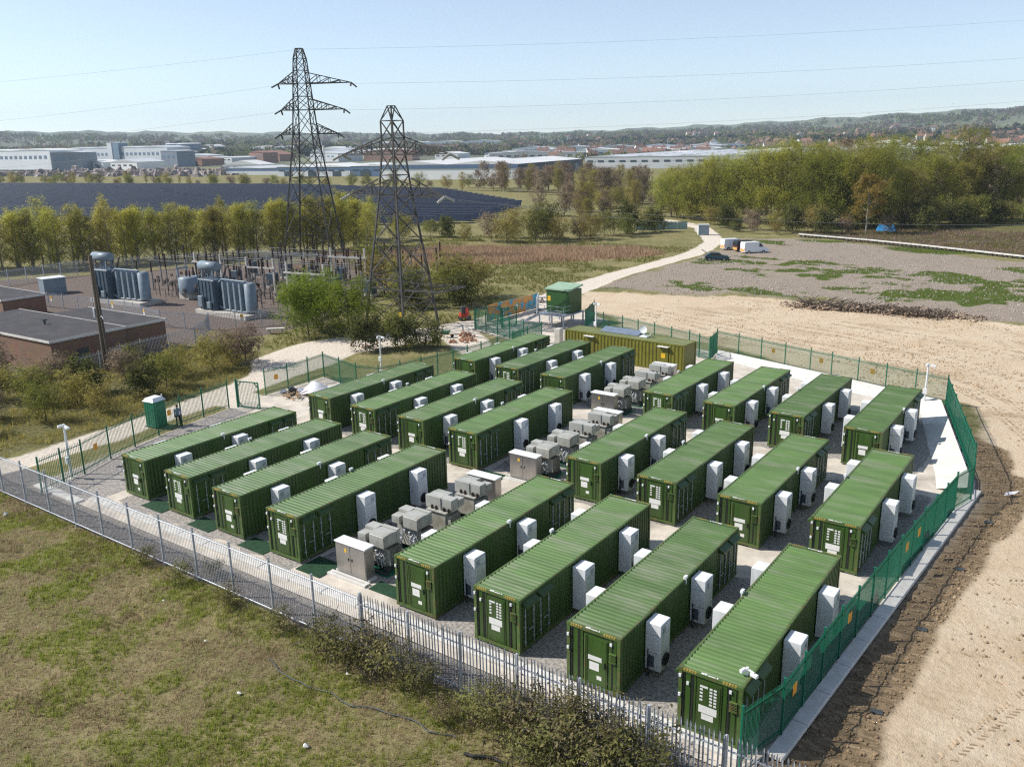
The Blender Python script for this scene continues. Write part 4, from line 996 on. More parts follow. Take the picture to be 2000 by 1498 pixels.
new('roof', MB().box(-.1, -.1, 2.402, 2.7, 3.3, 2.5).mesh('roof', M['white']), bk)

# busbar supports and gantries
def busbar(h, n=3):
    p = MB()
    p.box(-0.09, -0.09, 0, 0.09, 0.09, h * 0.62)
    i_ = MB(); z0 = h * 0.62
    pts = [(0, 0, z0 + k * h * 0.38 / 10) for k in range(11)]
    i_.tube(pts, [0.10 + (0.07 if k % 2 else 0) for k in range(11)], 6)
    return p.mesh('post', mat('weathered_post', (0.19, 0.18, 0.175), 0.8, var=0.3, scale=1)), i_.mesh('insulator', M['porcelain'])
B5 = busbar(5.0); B3 = busbar(3.6)
bl = ['front', 'second', 'third', 'fourth', 'fifth', 'rear']
for r_ in range(8):
    for c in range(12):
        t = c / 11
        x = -128 + 36 * t + r_ * 1.2 + rnd.uniform(-.5, .5); y = 77 + r_ * 3.7 + 4.5 * t + rnd.uniform(-.4, .4)
        if x > -91 + r_ * 0.5: continue
        bm = B5 if (r_ + c) % 3 else B3
        o = new('busbar_support', None, None, (x, y, 0), label='slim post with brown insulator in the busbar field, %s row, %s from the kiosk side' % (nth(r_), nth(c)), cat='busbar support', group='busbar supports in the substation')
        o.scale = (1, 1, 0.85 + 0.45 * rnd.random())
        new('post', bm[0], o); new('insulator', bm[1], o)
def gantry(x, y, rz, w, h, label):
    g = new('busbar_gantry', None, None, (x, y, 0), rz, label=label, cat='gantry', group='busbar gantries in the substation')
    for s in (0, w): new('post', MB().box(s - 0.13, -0.13, 0, s + 0.13, 0.13, h + 1.4).mesh('post', M['concrete']), g)
    new('beam', MB().box(-0.4, -0.3, h - 0.12, w + 0.4, -0.14, h + 0.12).mesh('beam', M['concrete']), g)
    for k in range(3):
        xx = w * (k + .5) / 3
        new('insulator', MB().tube([(xx, -0.22, h + 0.12 + q * 0.14) for q in range(9)], [0.09 + (0.07 if q % 2 else 0) for q in range(9)], 6).mesh('insulator', M['porcelain']), g)
gantry(-117, 80, R(6), 5.5, 4.6, 'pale gantry with crossbeam behind the grid transformer by the utility pole')
gantry(-106, 81, R(10), 5.0, 4.4, 'pale gantry with crossbeam between the two grid transformers')
gantry(-96, 80, R(8), 6.5, 4.4, 'pale gantry with crossbeam behind the grid transformer by the willow bushes')
gantry(-101, 93, R(14), 6.0, 4.8, 'pale gantry with crossbeam nearest to the tall pylon')
for r_ in range(6):
    y0 = 78.5 + r_ * 3.7; zz = 4.4 + 0.3 * (r_ % 2)
    bb = MB().tube([(-127 + r_ * 1.2, y0, zz), (-92.5 + r_ * 0.6, y0 + 4.4, zz)], .06, 5)
    new('busbar', bb.mesh('busbar', M['darksteel']), label='dark horizontal busbar over the insulator posts, %s from the grid transformers' % ORD[r_], cat='busbar', group='busbars of the substation')
for i in range(12):
    x = -124 + 33 * (i % 6) / 5 + rnd.uniform(-1, 1); y = (86 if i < 6 else 95) + 4 * (i % 6) / 5
    sb = new('switch_cabinet', None, None, (x, y, 0), R(rnd.uniform(-5, 15)), label='blue grey switch cabinet in the busbar field, %s of the %s line' % (ORD[i % 6], 'front' if i < 6 else 'rear'), cat='cabinet', group='switch cabinets in the busbar field')
    new('body', MB().bbox(0, 0, .3, 1.6, 1.1, 2.3, .03).mesh('body', M['bluedark']), sb); new('base', MB().box(-.1, -.1, 0, 1.7, 1.2, .295).mesh('base', M['concrete']), sb)
    new('bushing', MB().tube([(.4, .5, 2.3), (.4, .5, 3.2)], .12, 6).tube([(1.1, .5, 2.3), (1.1, .5, 3.2)], .12, 6).mesh('bushing', M['porcelain']), sb, kind='stuff')
def brown_disc(mb, x, y, z, r):
    mb.tube([(x, y - 0.12, z), (x, y + 0.12, z)], [r, r * 0.9], 8)
sg = MB()
for k in range(170):
    x, y = rnd.uniform(-122, -89), rnd.uniform(74.0, 84)
    if -110 > x or -103.5 < x < -99: pass
    sg.tube([(x, y, 0), (x, y, rnd.uniform(0.8, 2.2))], 0.05, 5); brown_disc(sg, x, y, rnd.uniform(1.2, 2.6), rnd.uniform(0.2, 0.36))
new('switchgear', sg.mesh('switchgear', mat('rust_brown_switchgear', (0.085, 0.07, 0.065), 0.6, var=0.6, scale=4)), kind='stuff', label='rust brown switchgear and cable ends behind the grid transformers', cat='switchgear')

# grey bar fences round the substation
def grey_fence(pts, label, h=2.1, signs=()):
    root = new('steel_bar_fence', None, None, (pts[0][0], pts[0][1], 0), label=label, cat='fence', group='grey substation fences'); o = Vector((pts[0][0], pts[0][1], 0)); n_ = 0
    for a, b_ in zip(pts[:-1], pts[1:]):
        A, B_ = Vector((*a, 0)), Vector((*b_, 0)); n = max(1, round((B_ - A).length / 3)); L_ = (B_ - A).length / n; ang = math.atan2(B_.y - A.y, B_.x - A.x)
        pm = MB(); k = int(L_ / 0.17)
        for i in range(k): pm.box((i + .5) * L_ / k - 0.018, -0.008, 0.05, (i + .5) * L_ / k + 0.018, 0.008, h)
        pm = pm.mesh('bars', M['galv']); rm = MB().box(0.05, 0.01, h - 0.3, L_ - .05, 0.05, h - 0.25).mesh('rail', M['galv']); pt = MB().box(-0.04, -0.04, -.1, 0.04, 0.04, h + 0.1).mesh('post', M['galv'])
        for i in range(n):
            P = A + (B_ - A) * (i / n) - o
            new('post', pt, root, P, ang); new('bars', pm, root, P, ang, kind='stuff'); new('rail', rm, root, P, ang)
            if n_ in signs: new('warning_sign', MB().box(0.6, -0.04, 0.9, 0.95, -0.03, 1.3).box(0.6, -0.04, 1.3, 0.95, -0.03, 1.7, 1).mesh('warning_sign', [M['label'], M['yellow']]), root, P, ang)
            n_ += 1
    return root
grey_fence([(-150, 55.5), (-124, 60.5), (-108, 62.5), (-97, 60.5), (-90, 62.5)], 'grey bar fence running before the grid transformers', signs=(4, 9, 13, 16))
grey_fence([(-90, 62.5), (-86.5, 67.5), (-84.5, 72), (-86, 78)], 'grey bar fence between the willow bushes and the grid transformers', signs=(1,))
grey_fence([(-81.5, 41.5), (-83.6, 49.5), (-84.2, 56.5), (-87.0, 60.0), (-90, 62.5)], 'grey bar fence alongside the brick building', signs=(5,))
grey_fence([(-150, 55.5), (-152, 80), (-136, 106), (-106, 110)], 'grey bar fence behind the busbar field below the birches', h=2.6)

# wooden utility pole
up = new('utility_pole', None, None, (-81.4, 44.3, 0), label='tall wooden utility pole with small transformer and arms before the brick building', cat='utility pole')
new('pole', MB().tube([(0, 0, -0.1), (0, 0, 6), (0, 0, 11.6)], [0.25, 0.22, 0.18], 10).mesh('pole', M['wood']), up)
new('pole', MB().tube([(0.55, 0.1, -0.1), (0.32, 0.05, 6), (0.2, 0.02, 9.5)], [0.15, 0.13, 0.11], 8).mesh('pole', M['wood']), up)
new('cross_arm', MB().beam((-0.8, -0.1, 10.9), (0.9, 0.1, 10.9), 0.12).beam((-0.8, 0, 10.9), (0, 0, 10.2), 0.05).beam((0.9, 0, 10.9), (0, 0, 10.2), 0.05).mesh('cross_arm', M['wood']), up)
for x in (-.7, 0.05, 0.8): new('insulator', MB().tube([(x, 0, 10.96), (x, 0, 11.3)], 0.07, 6).mesh('insulator', M['porcelain']), up)
new('switch_box', MB().bbox(-0.45, -0.3, 5.6, -0.15, 0.0, 6.5, 0.02).mesh('switch_box', M['galv']), up)
new('lamp_arm', MB().tube([(0.15, 0, 5.6), (0.9, -0.2, 5.8), (1.2, -0.25, 5.5)], 0.04, 6).tube([(0.9, -.2, 5.8), (1.2, -.25, 6.2)], 0.03, 5).mesh('lamp_arm', M['galv']), up)

# ================================================================ pylons
def lattice(mb, levels, mem, diag):
    """levels: list of (z, half width); legs and crossed braces on four faces"""
    c = lambda z, h: [(-h, -h, z), (h, -h, z), (h, h, z), (-h, h, z)]
    for (z0, h0), (z1, h1) in zip(levels[:-1], levels[1:]):
        a, b = c(z0, h0), c(z1, h1)
        t = mem * (0.55 + 0.45 * (1 - z0 / levels[-1][0]))
        for i in range(4):
            j = (i + 1) % 4
            mb.beam(a[i], b[i], t)
            mb.beam(a[i], b[j], diag); mb.beam(a[j], b[i], diag)
            mb.beam(b[i], b[j], diag)
def arm(x, z, hw, depth, mem, s):
    m = MB(); tip = (s * x, 0, z)
    for y in (-hw, hw):
        m.beam((s * hw, y, z), tip, mem); m.beam((s * hw, y, z + depth), tip, mem * 0.9)
        n = 4; prev_b, prev_t = Vector((s * hw, y, z)), Vector((s * hw, y, z + depth))
        for k in range(1, n):
            q = k / n
            b_ = Vector((s * hw, y, z)).lerp(Vector(tip), q); t_ = Vector((s * hw, y, z + depth)).lerp(Vector(tip), q)
            m.beam(prev_b, t_, mem * 0.7); m.beam(b_, t_, mem * 0.6); prev_b = b_
    for k in range(1, 4):
        q = k / 4
        m.beam(Vector((s * hw, -hw, z)).lerp(Vector(tip), q), Vector((s * hw, hw, z)).lerp(Vector(tip), q), mem * 0.6)
    return m
def insul(x, z, L, dx, dy, s):
    m = MB()
    for sy in (-1, 1):
        p0 = Vector((s * x, 0, z)); p1 = p0 + Vector((dx * s, sy * dy, -0.35)).normalized() * L
        m.tube([p0.lerp(p1, k / 12) for k in range(13)], [0.07 + (0.11 if k % 2 else 0) for k in range(13)], 6)
    return m
p1 = new('pylon', None, None, (-131.5, 117.0, 0), R(30), label='taller lattice pylon with three pairs of arms beyond the substation', cat='pylon', group='lattice pylons')
bm = MB(); lattice(bm, [(0, 4.6), (5, 4.05), (10.5, 3.4), (15.5, 2.8), (20, 2.25), (23.5, 1.85), (27.9, 1.55), (30.3, 1.4), (32.6, 1.25), (34.9, 1.1), (37, 0.95), (38.75, 0.55)], 0.28, 0.10)
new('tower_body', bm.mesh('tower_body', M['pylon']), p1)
for z, r_, l_, hw in ((32.6, 9.4, 4.6, 1.25), (27.9, 7.8, 4.4, 1.55), (23.5, 6.4, 4.8, 1.85)):
    for s, L_ in ((1, r_), (-1, l_)):
        a_ = new('cross_arm', arm(L_, z, hw, 1.9, 0.17, s).mesh('cross_arm', M['pylon']), p1)
        new('insulator', insul(L_, z, 2.3, 0.25, 1.0, s).mesh('insulator', M['darksteel']), a_)
p2 = new('pylon', None, None, (-70.7, 75.8, 0), 0, label='shorter lattice pylon standing in bushes just behind the compound', cat='pylon', group='lattice pylons')
bm = MB(); lattice(bm, [(0, 3.1), (3.2, 2.75), (6.6, 2.4), (10.4, 1.95), (13.4, 1.6), (15.6, 1.35), (17.9, 1.15), (20.2, 0.95), (22.0, 0.9), (23.9, 0.9), (25.5, 0.3)], 0.23, 0.085)
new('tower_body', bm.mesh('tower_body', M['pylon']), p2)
for z, L_, hw in ((20.2, 8.3, 0.95), (15.6, 7.4, 1.35)):
    for s in (1, -1):
        a_ = new('cross_arm', arm(L_, z, hw, 1.9, 0.14, s).mesh('cross_arm', M['pylon']), p2)
        new('insulator', insul(L_, z, 1.6, 0.1, 0.9, s).mesh('insulator', M['greysteel']), a_)
for s in (1, -1): new('anti_climb_frame', MB().beam((0, -2.6, 5.0), (s * 8.2, -2.2, 5.25), 0.16).beam((0, 2.6, 5.0), (s * 8.2, 2.2, 5.25), 0.16).beam((s * 3, -2.5, 5.1), (s * 6, 2.4, 5.2), 0.1).beam((s * 6, -2.4, 5.15), (s * 8.2, 2.2, 5.25), 0.1).beam((s * 8.2, -2.2, 5.25), (s * 8.2, 2.2, 5.25), 0.12).mesh('anti_climb_frame', M['pylon']), p2)
new('danger_plate', MB().box(2.2, -2.95, 2.0, 2.7, -2.9, 2.6).mesh('danger_plate', M['yellow']), p2)
# overhead wires
def wire(a, b, sag, label, n=24, r=0.014):
    a, b = Vector(a), Vector(b)
    pts = [a.lerp(b, i / n) - Vector((0, 0, sag * 4 * (i / n) * (1 - i / n))) for i in range(n + 1)]
    w_ = new('overhead_wire', MB().tube(pts, r, 4).mesh('overhead_wire', M['wire']), label=label, cat='wire', group='overhead wires')
    return w_
def p1pt(x, z):
    return (-131.5 + x * math.cos(R(30)), 117 + x * math.sin(R(30)), z)
for z, r_, l_, nm in ((32.4, 9.4, 4.6, 'top'), (27.7, 7.8, 4.4, 'middle'), (23.3, 6.4, 4.8, 'bottom')):
    wire(p1pt(r_, z), (60 + r_ * 2, 330, z + 17), 4.0, 'thin wire from the long %s arm of the tall pylon towards the wood' % nm)
    wire(p1pt(-l_, z), (-420, -20, z - 4), 7.0, 'thin wire from the short %s arm of the tall pylon towards the factory' % nm)
wire((-131.5, 117, 38.6), (70, 330, 57), 3.5, 'thin earth wire from the top of the tall pylon towards the wood')
wire((-131.5, 117, 38.6), (-420, -20, 35), 5, 'thin earth wire from the top of the tall pylon towards the factory')
for s in (1, -1):
    wire((-70.7 + s * 8.2, 75.8, 20), (-131.5 + s * 6.0, 117 + s * 3.4, 23.3), 1.6, 'short slack wire joining the two pylons on the %s' % ('sand side' if s > 0 else 'substation side'))
wire((-66, 76, 15.4), (60, 215, 13), 5.0, 'thin wire low across the wood from the shorter pylon')
wire((-62.5, 76, 15.4), (60, 200, 9), 5.0, 'lower of the two thin wires before the wood')
# ================================================================ trees, bushes, grass
def leaf_mat(name, c1, c2, trans=0.35, air=0.0):
    m = bpy.data.materials.new(name); m.use_nodes = True
    nt = m.node_tree; N = nt.nodes; L = nt.links
    for n in list(N): N.remove(n)
    out = N.new('ShaderNodeOutputMaterial')
    at = N.new('ShaderNodeAttribute'); at.attribute_name = 'var'
    mx = N.new('ShaderNodeMix'); mx.data_type = 'RGBA'; mx.inputs[6].default_value = (*c1, 1); mx.inputs[7].default_value = (*c2, 1)
    L.new(at.outputs['Fac'], mx.inputs[0])
    oi = N.new('ShaderNodeObjectInfo')
    hs = N.new('ShaderNodeHueSaturation')
    h = N.new('ShaderNodeMapRange'); h.inputs['To Min'].default_value = 0.485; h.inputs['To Max'].default_value = 0.515; L.new(oi.outputs['Random'], h.inputs['Value']); L.new(h.outputs[0], hs.inputs['Hue'])
    v = N.new('ShaderNodeMapRange'); v.inputs['To Min'].default_value = 0.78; v.inputs['To Max'].default_value = 1.2
    fr = N.new('ShaderNodeMath'); fr.operation = 'FRACT'; ml = N.new('ShaderNodeMath'); ml.operation = 'MULTIPLY'; ml.inputs[1].default_value = 7.31
    L.new(oi.outputs['Random'], ml.inputs[0]); L.new(ml.outputs[0], fr.inputs[0]); L.new(fr.outputs[0], v.inputs['Value']); L.new(v.outputs[0], hs.inputs['Value'])
    L.new(mx.outputs[2], hs.inputs['Color'])
    d = N.new('ShaderNodeBsdfDiffuse'); t = N.new('ShaderNodeBsdfTranslucent'); ms = N.new('ShaderNodeMixShader'); ms.inputs[0].default_value = trans
    L.new(hs.outputs[0], d.inputs[0]); L.new(hs.outputs[0], t.inputs[0]); L.new(d.outputs[0], ms.inputs[1]); L.new(t.outputs[0], ms.inputs[2])
    if air:
        tr = N.new('ShaderNodeBsdfTransparent'); m2 = N.new('ShaderNodeMixShader'); m2.inputs[0].default_value = air
        L.new(ms.outputs[0], m2.inputs[1]); L.new(tr.outputs[0], m2.inputs[2]); L.new(m2.outputs[0], out.inputs[0])
    else: L.new(ms.outputs[0], out.inputs[0])
    return m
LF = {'birch': leaf_mat('birch_leaves', (0.33, 0.33, 0.05), (0.62, 0.58, 0.12), 0.72, 0.52),
      'willow': leaf_mat('willow_leaves', (0.24, 0.26, 0.04), (0.50, 0.50, 0.11), 0.68, 0.46),
      'olive': leaf_mat('olive_leaves', (0.24, 0.21, 0.055), (0.46, 0.39, 0.13), 0.62, 0.38),
      'ochre': leaf_mat('ochre_leaves', (0.24, 0.17, 0.035), (0.42, 0.30, 0.08), 0.4, 0.38),
      'twig': leaf_mat('bare_twigs', (0.18, 0.13, 0.09), (0.36, 0.28, 0.19), 0.3, 0.2),
      'dark': leaf_mat('dark_evergreen', (0.065, 0.08, 0.024), (0.19, 0.19, 0.065), 0.45),
      'bush': leaf_mat('bush_leaves', (0.14, 0.16, 0.03), (0.33, 0.32, 0.085), 0.52, 0.38),
      'hawth': leaf_mat('hawthorn_leaves', (0.13, 0.20, 0.018), (0.31, 0.38, 0.06), 0.55, 0.38),
      'bramble': leaf_mat('bramble_leaves', (0.075, 0.085, 0.025), (0.33, 0.30, 0.12), 0.45),
      'grass': leaf_mat('grass_blades', (0.15, 0.19, 0.022), (0.40, 0.41, 0.10), 0.5),
      'straw': leaf_mat('dead_straw', (0.34, 0.255, 0.13), (0.74, 0.61, 0.40), 0.45),
      'reed': leaf_mat('dry_reeds', (0.34, 0.24, 0.14), (0.60, 0.46, 0.30), 0.3),
      'weed': leaf_mat('brown_weed', (0.15, 0.12, 0.055), (0.36, 0.29, 0.16), 0.4)}
def leaves(P, size, name, mtl, r, elong=1.6, center=None, rough=0.5):
    """one small triangle per point of P (n,3); blades lie across the outward direction so that the crown catches light like foliage"""
    n = len(P)
    nr = r.normal(size=(n, 3)) * rough
    if center is not None:
        o = P - np.asarray(center); o /= np.linalg.norm(o, axis=1, keepdims=True) + 1e-6
        nr = nr + o + np.array([0, 0, 0.35])
    nr /= np.linalg.norm(nr, axis=1, keepdims=True)
    a = r.normal(size=(n, 3)); a -= nr * (a * nr).sum(1, keepdims=True); a /= np.linalg.norm(a, axis=1, keepdims=True)
    b = np.cross(nr, a)
    s = size * r.uniform(0.6, 1.35, (n, 1))
    V = np.concatenate([P + a * s * elong, P - a * s * 0.5 + b * s * 0.6, P - a * s * 0.5 - b * s * 0.6], 1).reshape(-1, 3)
    F = np.arange(3 * n).reshape(-1, 3)
    var = np.repeat(np.clip(r.normal(0.5, 0.28, n), 0, 1), 3)
    return fast_mesh(name, V, F, mtl, False, {'var': var.astype(np.float32)})
def branch_set(r, h, trunk_h, spread, n1, n2, shape, r0, upright):
    """returns tube MB and sampled twig points"""
    mb = MB(); tips = []
    lean = r.normal(0, 0.03, 2)
    tp = [(lean[0] * h * q + r.normal(0, 0.01) * h * q, lean[1] * h * q + r.normal(0, 0.01) * h * q, h * 0.93 * q) for q in np.linspace(0, 1, 6)]
    tp[0] = (0, 0, -0.1)
    mb.tube(tp, [r0 * (1 - 0.88 * q) for q in np.linspace(0, 1, 6)], 6)
    T = np.array(tp)
    for i in range(n1):
        q = trunk_h + (1 - trunk_h) * (i + r.uniform(0, 1)) / n1 * 0.95
        base = np.array([np.interp(q, np.linspace(0, 1, 6), T[:, k]) for k in range(3)])
        ang = i * 2.4 + r.uniform(-0.5, 0.5)
        reach = spread * shape((q - trunk_h) / (1 - trunk_h)) * r.uniform(0.75, 1.15)
        rise = reach * upright * r.uniform(0.7, 1.3)
        end = base + np.array([math.cos(ang) * reach, math.sin(ang) * reach, rise])
        mid = (base + end) / 2 + np.array([0, 0, -0.05 * reach])
        mb.tube([base, mid, end], [r0 * 0.32 * (1 - q * 0.6), r0 * 0.2 * (1 - q * 0.6), 0.015], 4, cap=False)
        for j in range(n2):
            t = r.uniform(0.3, 1.0)
            p = base * (1 - t) + end * t
            e = p + r.normal(0, 0.22, 3) * reach + np.array([0, 0, 0.18 * reach * upright])
            if j < 2: mb.tube([p, e], [0.035, 0.012], 3, cap=False)
            tips.append((p, e))
    return mb, tips
def make_tree(seed, kind, h, spread, nleaf, size, trunk_h=0.15, upright=0.5, shape=None, r0=None, n1=26, n2=7, leaf=None, elong=1.6, fuzz=0.06, bark='bark', name='crown'):
    r = np.random.default_rng(seed)
    shape = shape or (lambda q: math.sin(math.pi * min(1, 0.18 + q * 0.80)) ** 0.8)
    mb, tips = branch_set(r, h, trunk_h, spread, n1, n2, shape, r0 or h * 0.016, upright)
    S = np.array([t[0] for t in tips]); E = np.array([t[1] for t in tips])
    # clumpy: each twig gets its own weight
    w = r.gamma(1.3, 1, len(S)); w /= w.sum()
    k = r.choice(len(S), nleaf, p=w); t = r.uniform(0.1, 1.15, (nleaf, 1))
    P = S[k] * (1 - t) + E[k] * t + r.normal(0, fuzz * spread, (nleaf, 3))
    P[:, 2] = np.maximum(P[:, 2], 0.15)
    return mb.mesh('trunk', M[bark]), leaves(P, size, name, LF[leaf or kind], r, elong, (0, 0, h * 0.42))
M['birchbark'] = mat('pale_bark', (0.30, 0.27, 0.22), 0.9, var=0.3, scale=2)
TREES = {}
TREES['birch'] = [make_tree(20 + i, 'birch', 11.0 + i * 0.5, 3.0 + 0.3 * (i % 3), 4200, 0.155, 0.03, 1.0, n1=36, shape=lambda q: (0.75 + 0.5 * math.sin(math.pi * min(1, q * 1.1))) * (1 - 0.72 * q), bark='birchbark', elong=1.5, fuzz=0.10) for i in range(4)]
TREES['birchbrown'] = [make_tree(30 + i, 'birch', 10.5 + i, 2.7, 2600, 0.16, 0.04, 1.1, n1=34, leaf='olive', shape=lambda q: (0.8 + 0.4 * math.sin(math.pi * min(1, q))) * (1 - 0.7 * q), bark='birchbark', fuzz=0.10) for i in range(2)]
TREES['willow'] = [make_tree(40 + i, 'willow', 18 + i * 1.2, 6.0, 9000, 0.19, 0.03, 0.8, n1=44, n2=10, elong=2.4, fuzz=0.085, shape=lambda q: 0.62 + 0.75 * math.sin(math.pi * min(1, 0.1 + q * 0.75)) - 0.75 * q * q) for i in range(4)]
TREES['olivetree'] = [make_tree(50 + i, 'olive', 15.5 + i, 4.8, 6500, 0.18, 0.06, 0.8, n1=36, n2=9, elong=2.2, fuzz=0.085) for i in range(3)]
TREES['ochretree'] = [make_tree(60, 'ochre', 13.5, 4.8, 3200, 0.27, 0.22, 0.7, n1=26, n2=8, bark='birchbark', fuzz=0.07)]
TREES['baretree'] = [make_tree(65 + i, 'twig', 14.5 + i, 5.0, 3800, 0.15, 0.12, 0.9, n1=34, n2=11, elong=5.0, fuzz=0.05, bark='birchbark' if i else 'bark') for i in range(3)]
TREES['bush'] = [make_tree(70 + i, 'bush', 4.6, 2.8, 2000, 0.16, 0.04, 0.6, n1=24, n2=9, fuzz=0.10, shape=lambda q: 1.0 - 0.55 * q) for i in range(3)]
TREES['hawth'] = [make_tree(75 + i, 'hawth', 4.8, 3.0, 6500, 0.12, 0.03, 0.7, n1=30, n2=10, fuzz=0.10, shape=lambda q: 1.0 - 0.5 * q, elong=1.8) for i in range(2)]
TREES['darkbush'] = [make_tree(80 + i, 'dark', 4.6, 3.0, 2600, 0.16, 0.03, 0.5, n1=24, n2=9, fuzz=0.10, shape=lambda q: 1.0 - 0.5 * q) for i in range(2)]
TREES['twigbush'] = [make_tree(84 + i, 'twig', 3.6, 2.4, 1900, 0.10, 0.03, 0.8, n1=24, n2=9, fuzz=0.09, elong=2.8, shape=lambda q: 1.0 - 0.5 * q) for i in range(2)]
TREES['olivebush'] = [make_tree(88 + i, 'olive', 4.2, 2.8, 2000, 0.15, 0.03, 0.6, n1=24, n2=9, fuzz=0.10, shape=lambda q: 1.0 - 0.5 * q) for i in range(2)]
TREES['bramble'] = [make_tree(92 + i, 'bramble' if i else 'weed', 1.5, 1.3, 1000, 0.06, 0.02, 0.7, n1=22, n2=9, fuzz=0.13, shape=lambda q: 1.0 - 0.35 * q, elong=1.7) for i in range(3)]
def plant(kind, x, y, s, name, label, cat, group, sz=None, rz=None, var=None):
    pr_ = TREES[kind]; tm, cm_ = pr_[(var if var is not None else rnd.randrange(len(pr_)))]
    o = new(name, None, None, (x, y, gz(x, y) - 0.03), rnd.uniform(0, 6.28) if rz is None else rz, (s, s, s * (sz or 1)), label, cat, group)
    new('trunk', tm, o); new('crown', cm_, o)
    return o
# birch belt behind the substation
for i in range(62):
    t = i / 61
    x = -176 + 44 * t + rnd.uniform(-1, 1); y = 66 + 64 * t + rnd.uniform(-1.5, 1.5)
    brown = i in (7, 8, 13, 14, 21, 22, 31, 37, 45, 46, 55)
    plant('birchbrown' if brown else 'birch', x, y, rnd.uniform(0.86, 1.06), 'birch_tree', ('brownish birch' if brown else 'yellow-green birch') + ', %s tree from the left along the belt behind the substation' % nth(i), 'tree', 'birches in brownish leaf' if brown else 'yellow-green birches')
for i in range(24):
    t = i / 23
    x = -182 + 44 * t + rnd.uniform(-2, 2); y = 70 + 64 * t + rnd.uniform(-2, 2)
    plant('birch', x, y, rnd.uniform(0.88, 1.12), 'birch_tree', 'yellow-green birch, %s from the left in the rear of the birch belt' % nth(i), 'tree', 'rear yellow-green birches')
for i, (x, y, s) in enumerate(((-128, 128, .8), (-140, 141, .85), (-124, 133, .7), (-134, 135, .95), (-146, 140, 1.0))):
    plant('birch', x, y, s, 'birch_tree', 'yellow-green birch at the feet of the taller pylon, %s from the left' % ORD[i], 'tree', 'birches by the pylon')
# bushes round the shorter pylon and along the track
near_b = [('hawth', -77.2, 66.8, 1.3, 'rounded fresh green willow bush by the bench'), ('hawth', -73.6, 69.8, 1.25, 'rounded fresh green willow bush beside the shorter pylon leg'), ('hawth', -80.0, 70.6, 1.3, 'fresh green willow bush behind the bench'),
          ('bush', -98.5, 99, 1.4, 'yellow-green bush behind the busbar field'), ('olivebush', -90, 93, 1.5, 'tall olive bush behind the willow bushes'), ('olivebush', -83, 90, 1.55, 'tall olive bush behind the shorter pylon'), ('bush', -77.5, 93, 1.5, 'green bush beyond the shorter pylon'), ('olivebush', -75.5, 97, 1.3, 'olive bush at the edge of the reed meadow'), ('darkbush', -73.5, 90.5, 1.0, 'dark bush beside the track near the digger'), ('darkbush', -79, 86, 1.0, 'dark bush under the arms of the shorter pylon'),
          ('darkbush', -66.0, 64.8, 0.85, 'dark evergreen shrub before the shorter pylon'), ('darkbush', -62.6, 67.5, 0.8, 'dark evergreen shrub next to the grass slope below the pylon'), ('bush', -64.4, 67.8, 0.75, 'green shrub between the dark shrubs below the pylon'), ('darkbush', -60.5, 69.5, 0.6, 'low dark shrub by the orange barrow'),
          ('olivebush', -73.0, 50.6, 0.85, 'olive blossom bush at the bend of the track'), ('twigbush', -71.8, 53.6, 1.05, 'brown twiggy blossom bush by the white junction'), ('olivebush', -74.4, 53.8, 0.8, 'olive bush behind the blossom bush'), ('bush', -71.2, 44.2, 0.7, 'green shrub beside the track before the utility pole'), ('olivebush', -73.4, 46.8, 0.75, 'olive shrub under the fence of the brick building'), ('darkbush', -70.2, 41.2, 0.65, 'dark shrub by the track opposite the toilet'),
          ('twigbush', -76.2, 43.2, 0.8, 'brown twig bush at the foot of the utility pole'), ('bush', -78.4, 45.4, 0.6, 'green shrub at the foot of the utility pole'), ('twigbush', -85.5, 35.4, 1.15, 'leafless brown bush before the brick wall'), ('olivebush', -88.6, 34.6, 1.2, 'olive brown bush before the brick wall at the picture edge'), ('olivebush', -80.2, 33.5, 0.75, 'olive shrub below the brick building'), ('bush', -76.3, 34.8, 0.75, 'green shrub in the thicket below the brick building'), ('olivebush', -72.6, 36.5, 0.8, 'olive shrub in the thicket beside the track'),
          ('bush', -70.3, 32.6, 0.7, 'green shrub nearest the front end of the track'), ('twigbush', -74.8, 30.2, 0.75, 'brown twig shrub by the picture edge'), ('bush', -78.6, 28.4, 0.8, 'green shrub at the picture edge'), ('bush', -71.2, 28.0, 0.55, 'low green shrub by the start of the track'), ('darkbush', -75.6, 39.0, 0.7, 'dark shrub in the thicket below the utility pole'), ('twigbush', -79.4, 38.2, 0.95, 'brown twigs before the brick garden wall'), ('olivebush', -68.9, 36.4, 0.55, 'low olive shrub at the edge of the track')]
for k, x, y, s, lab in near_b: plant(k, x, y, s, 'bush', lab, 'bush', 'bushes near the pylon and track', sz=rnd.uniform(0.85, 1.0))
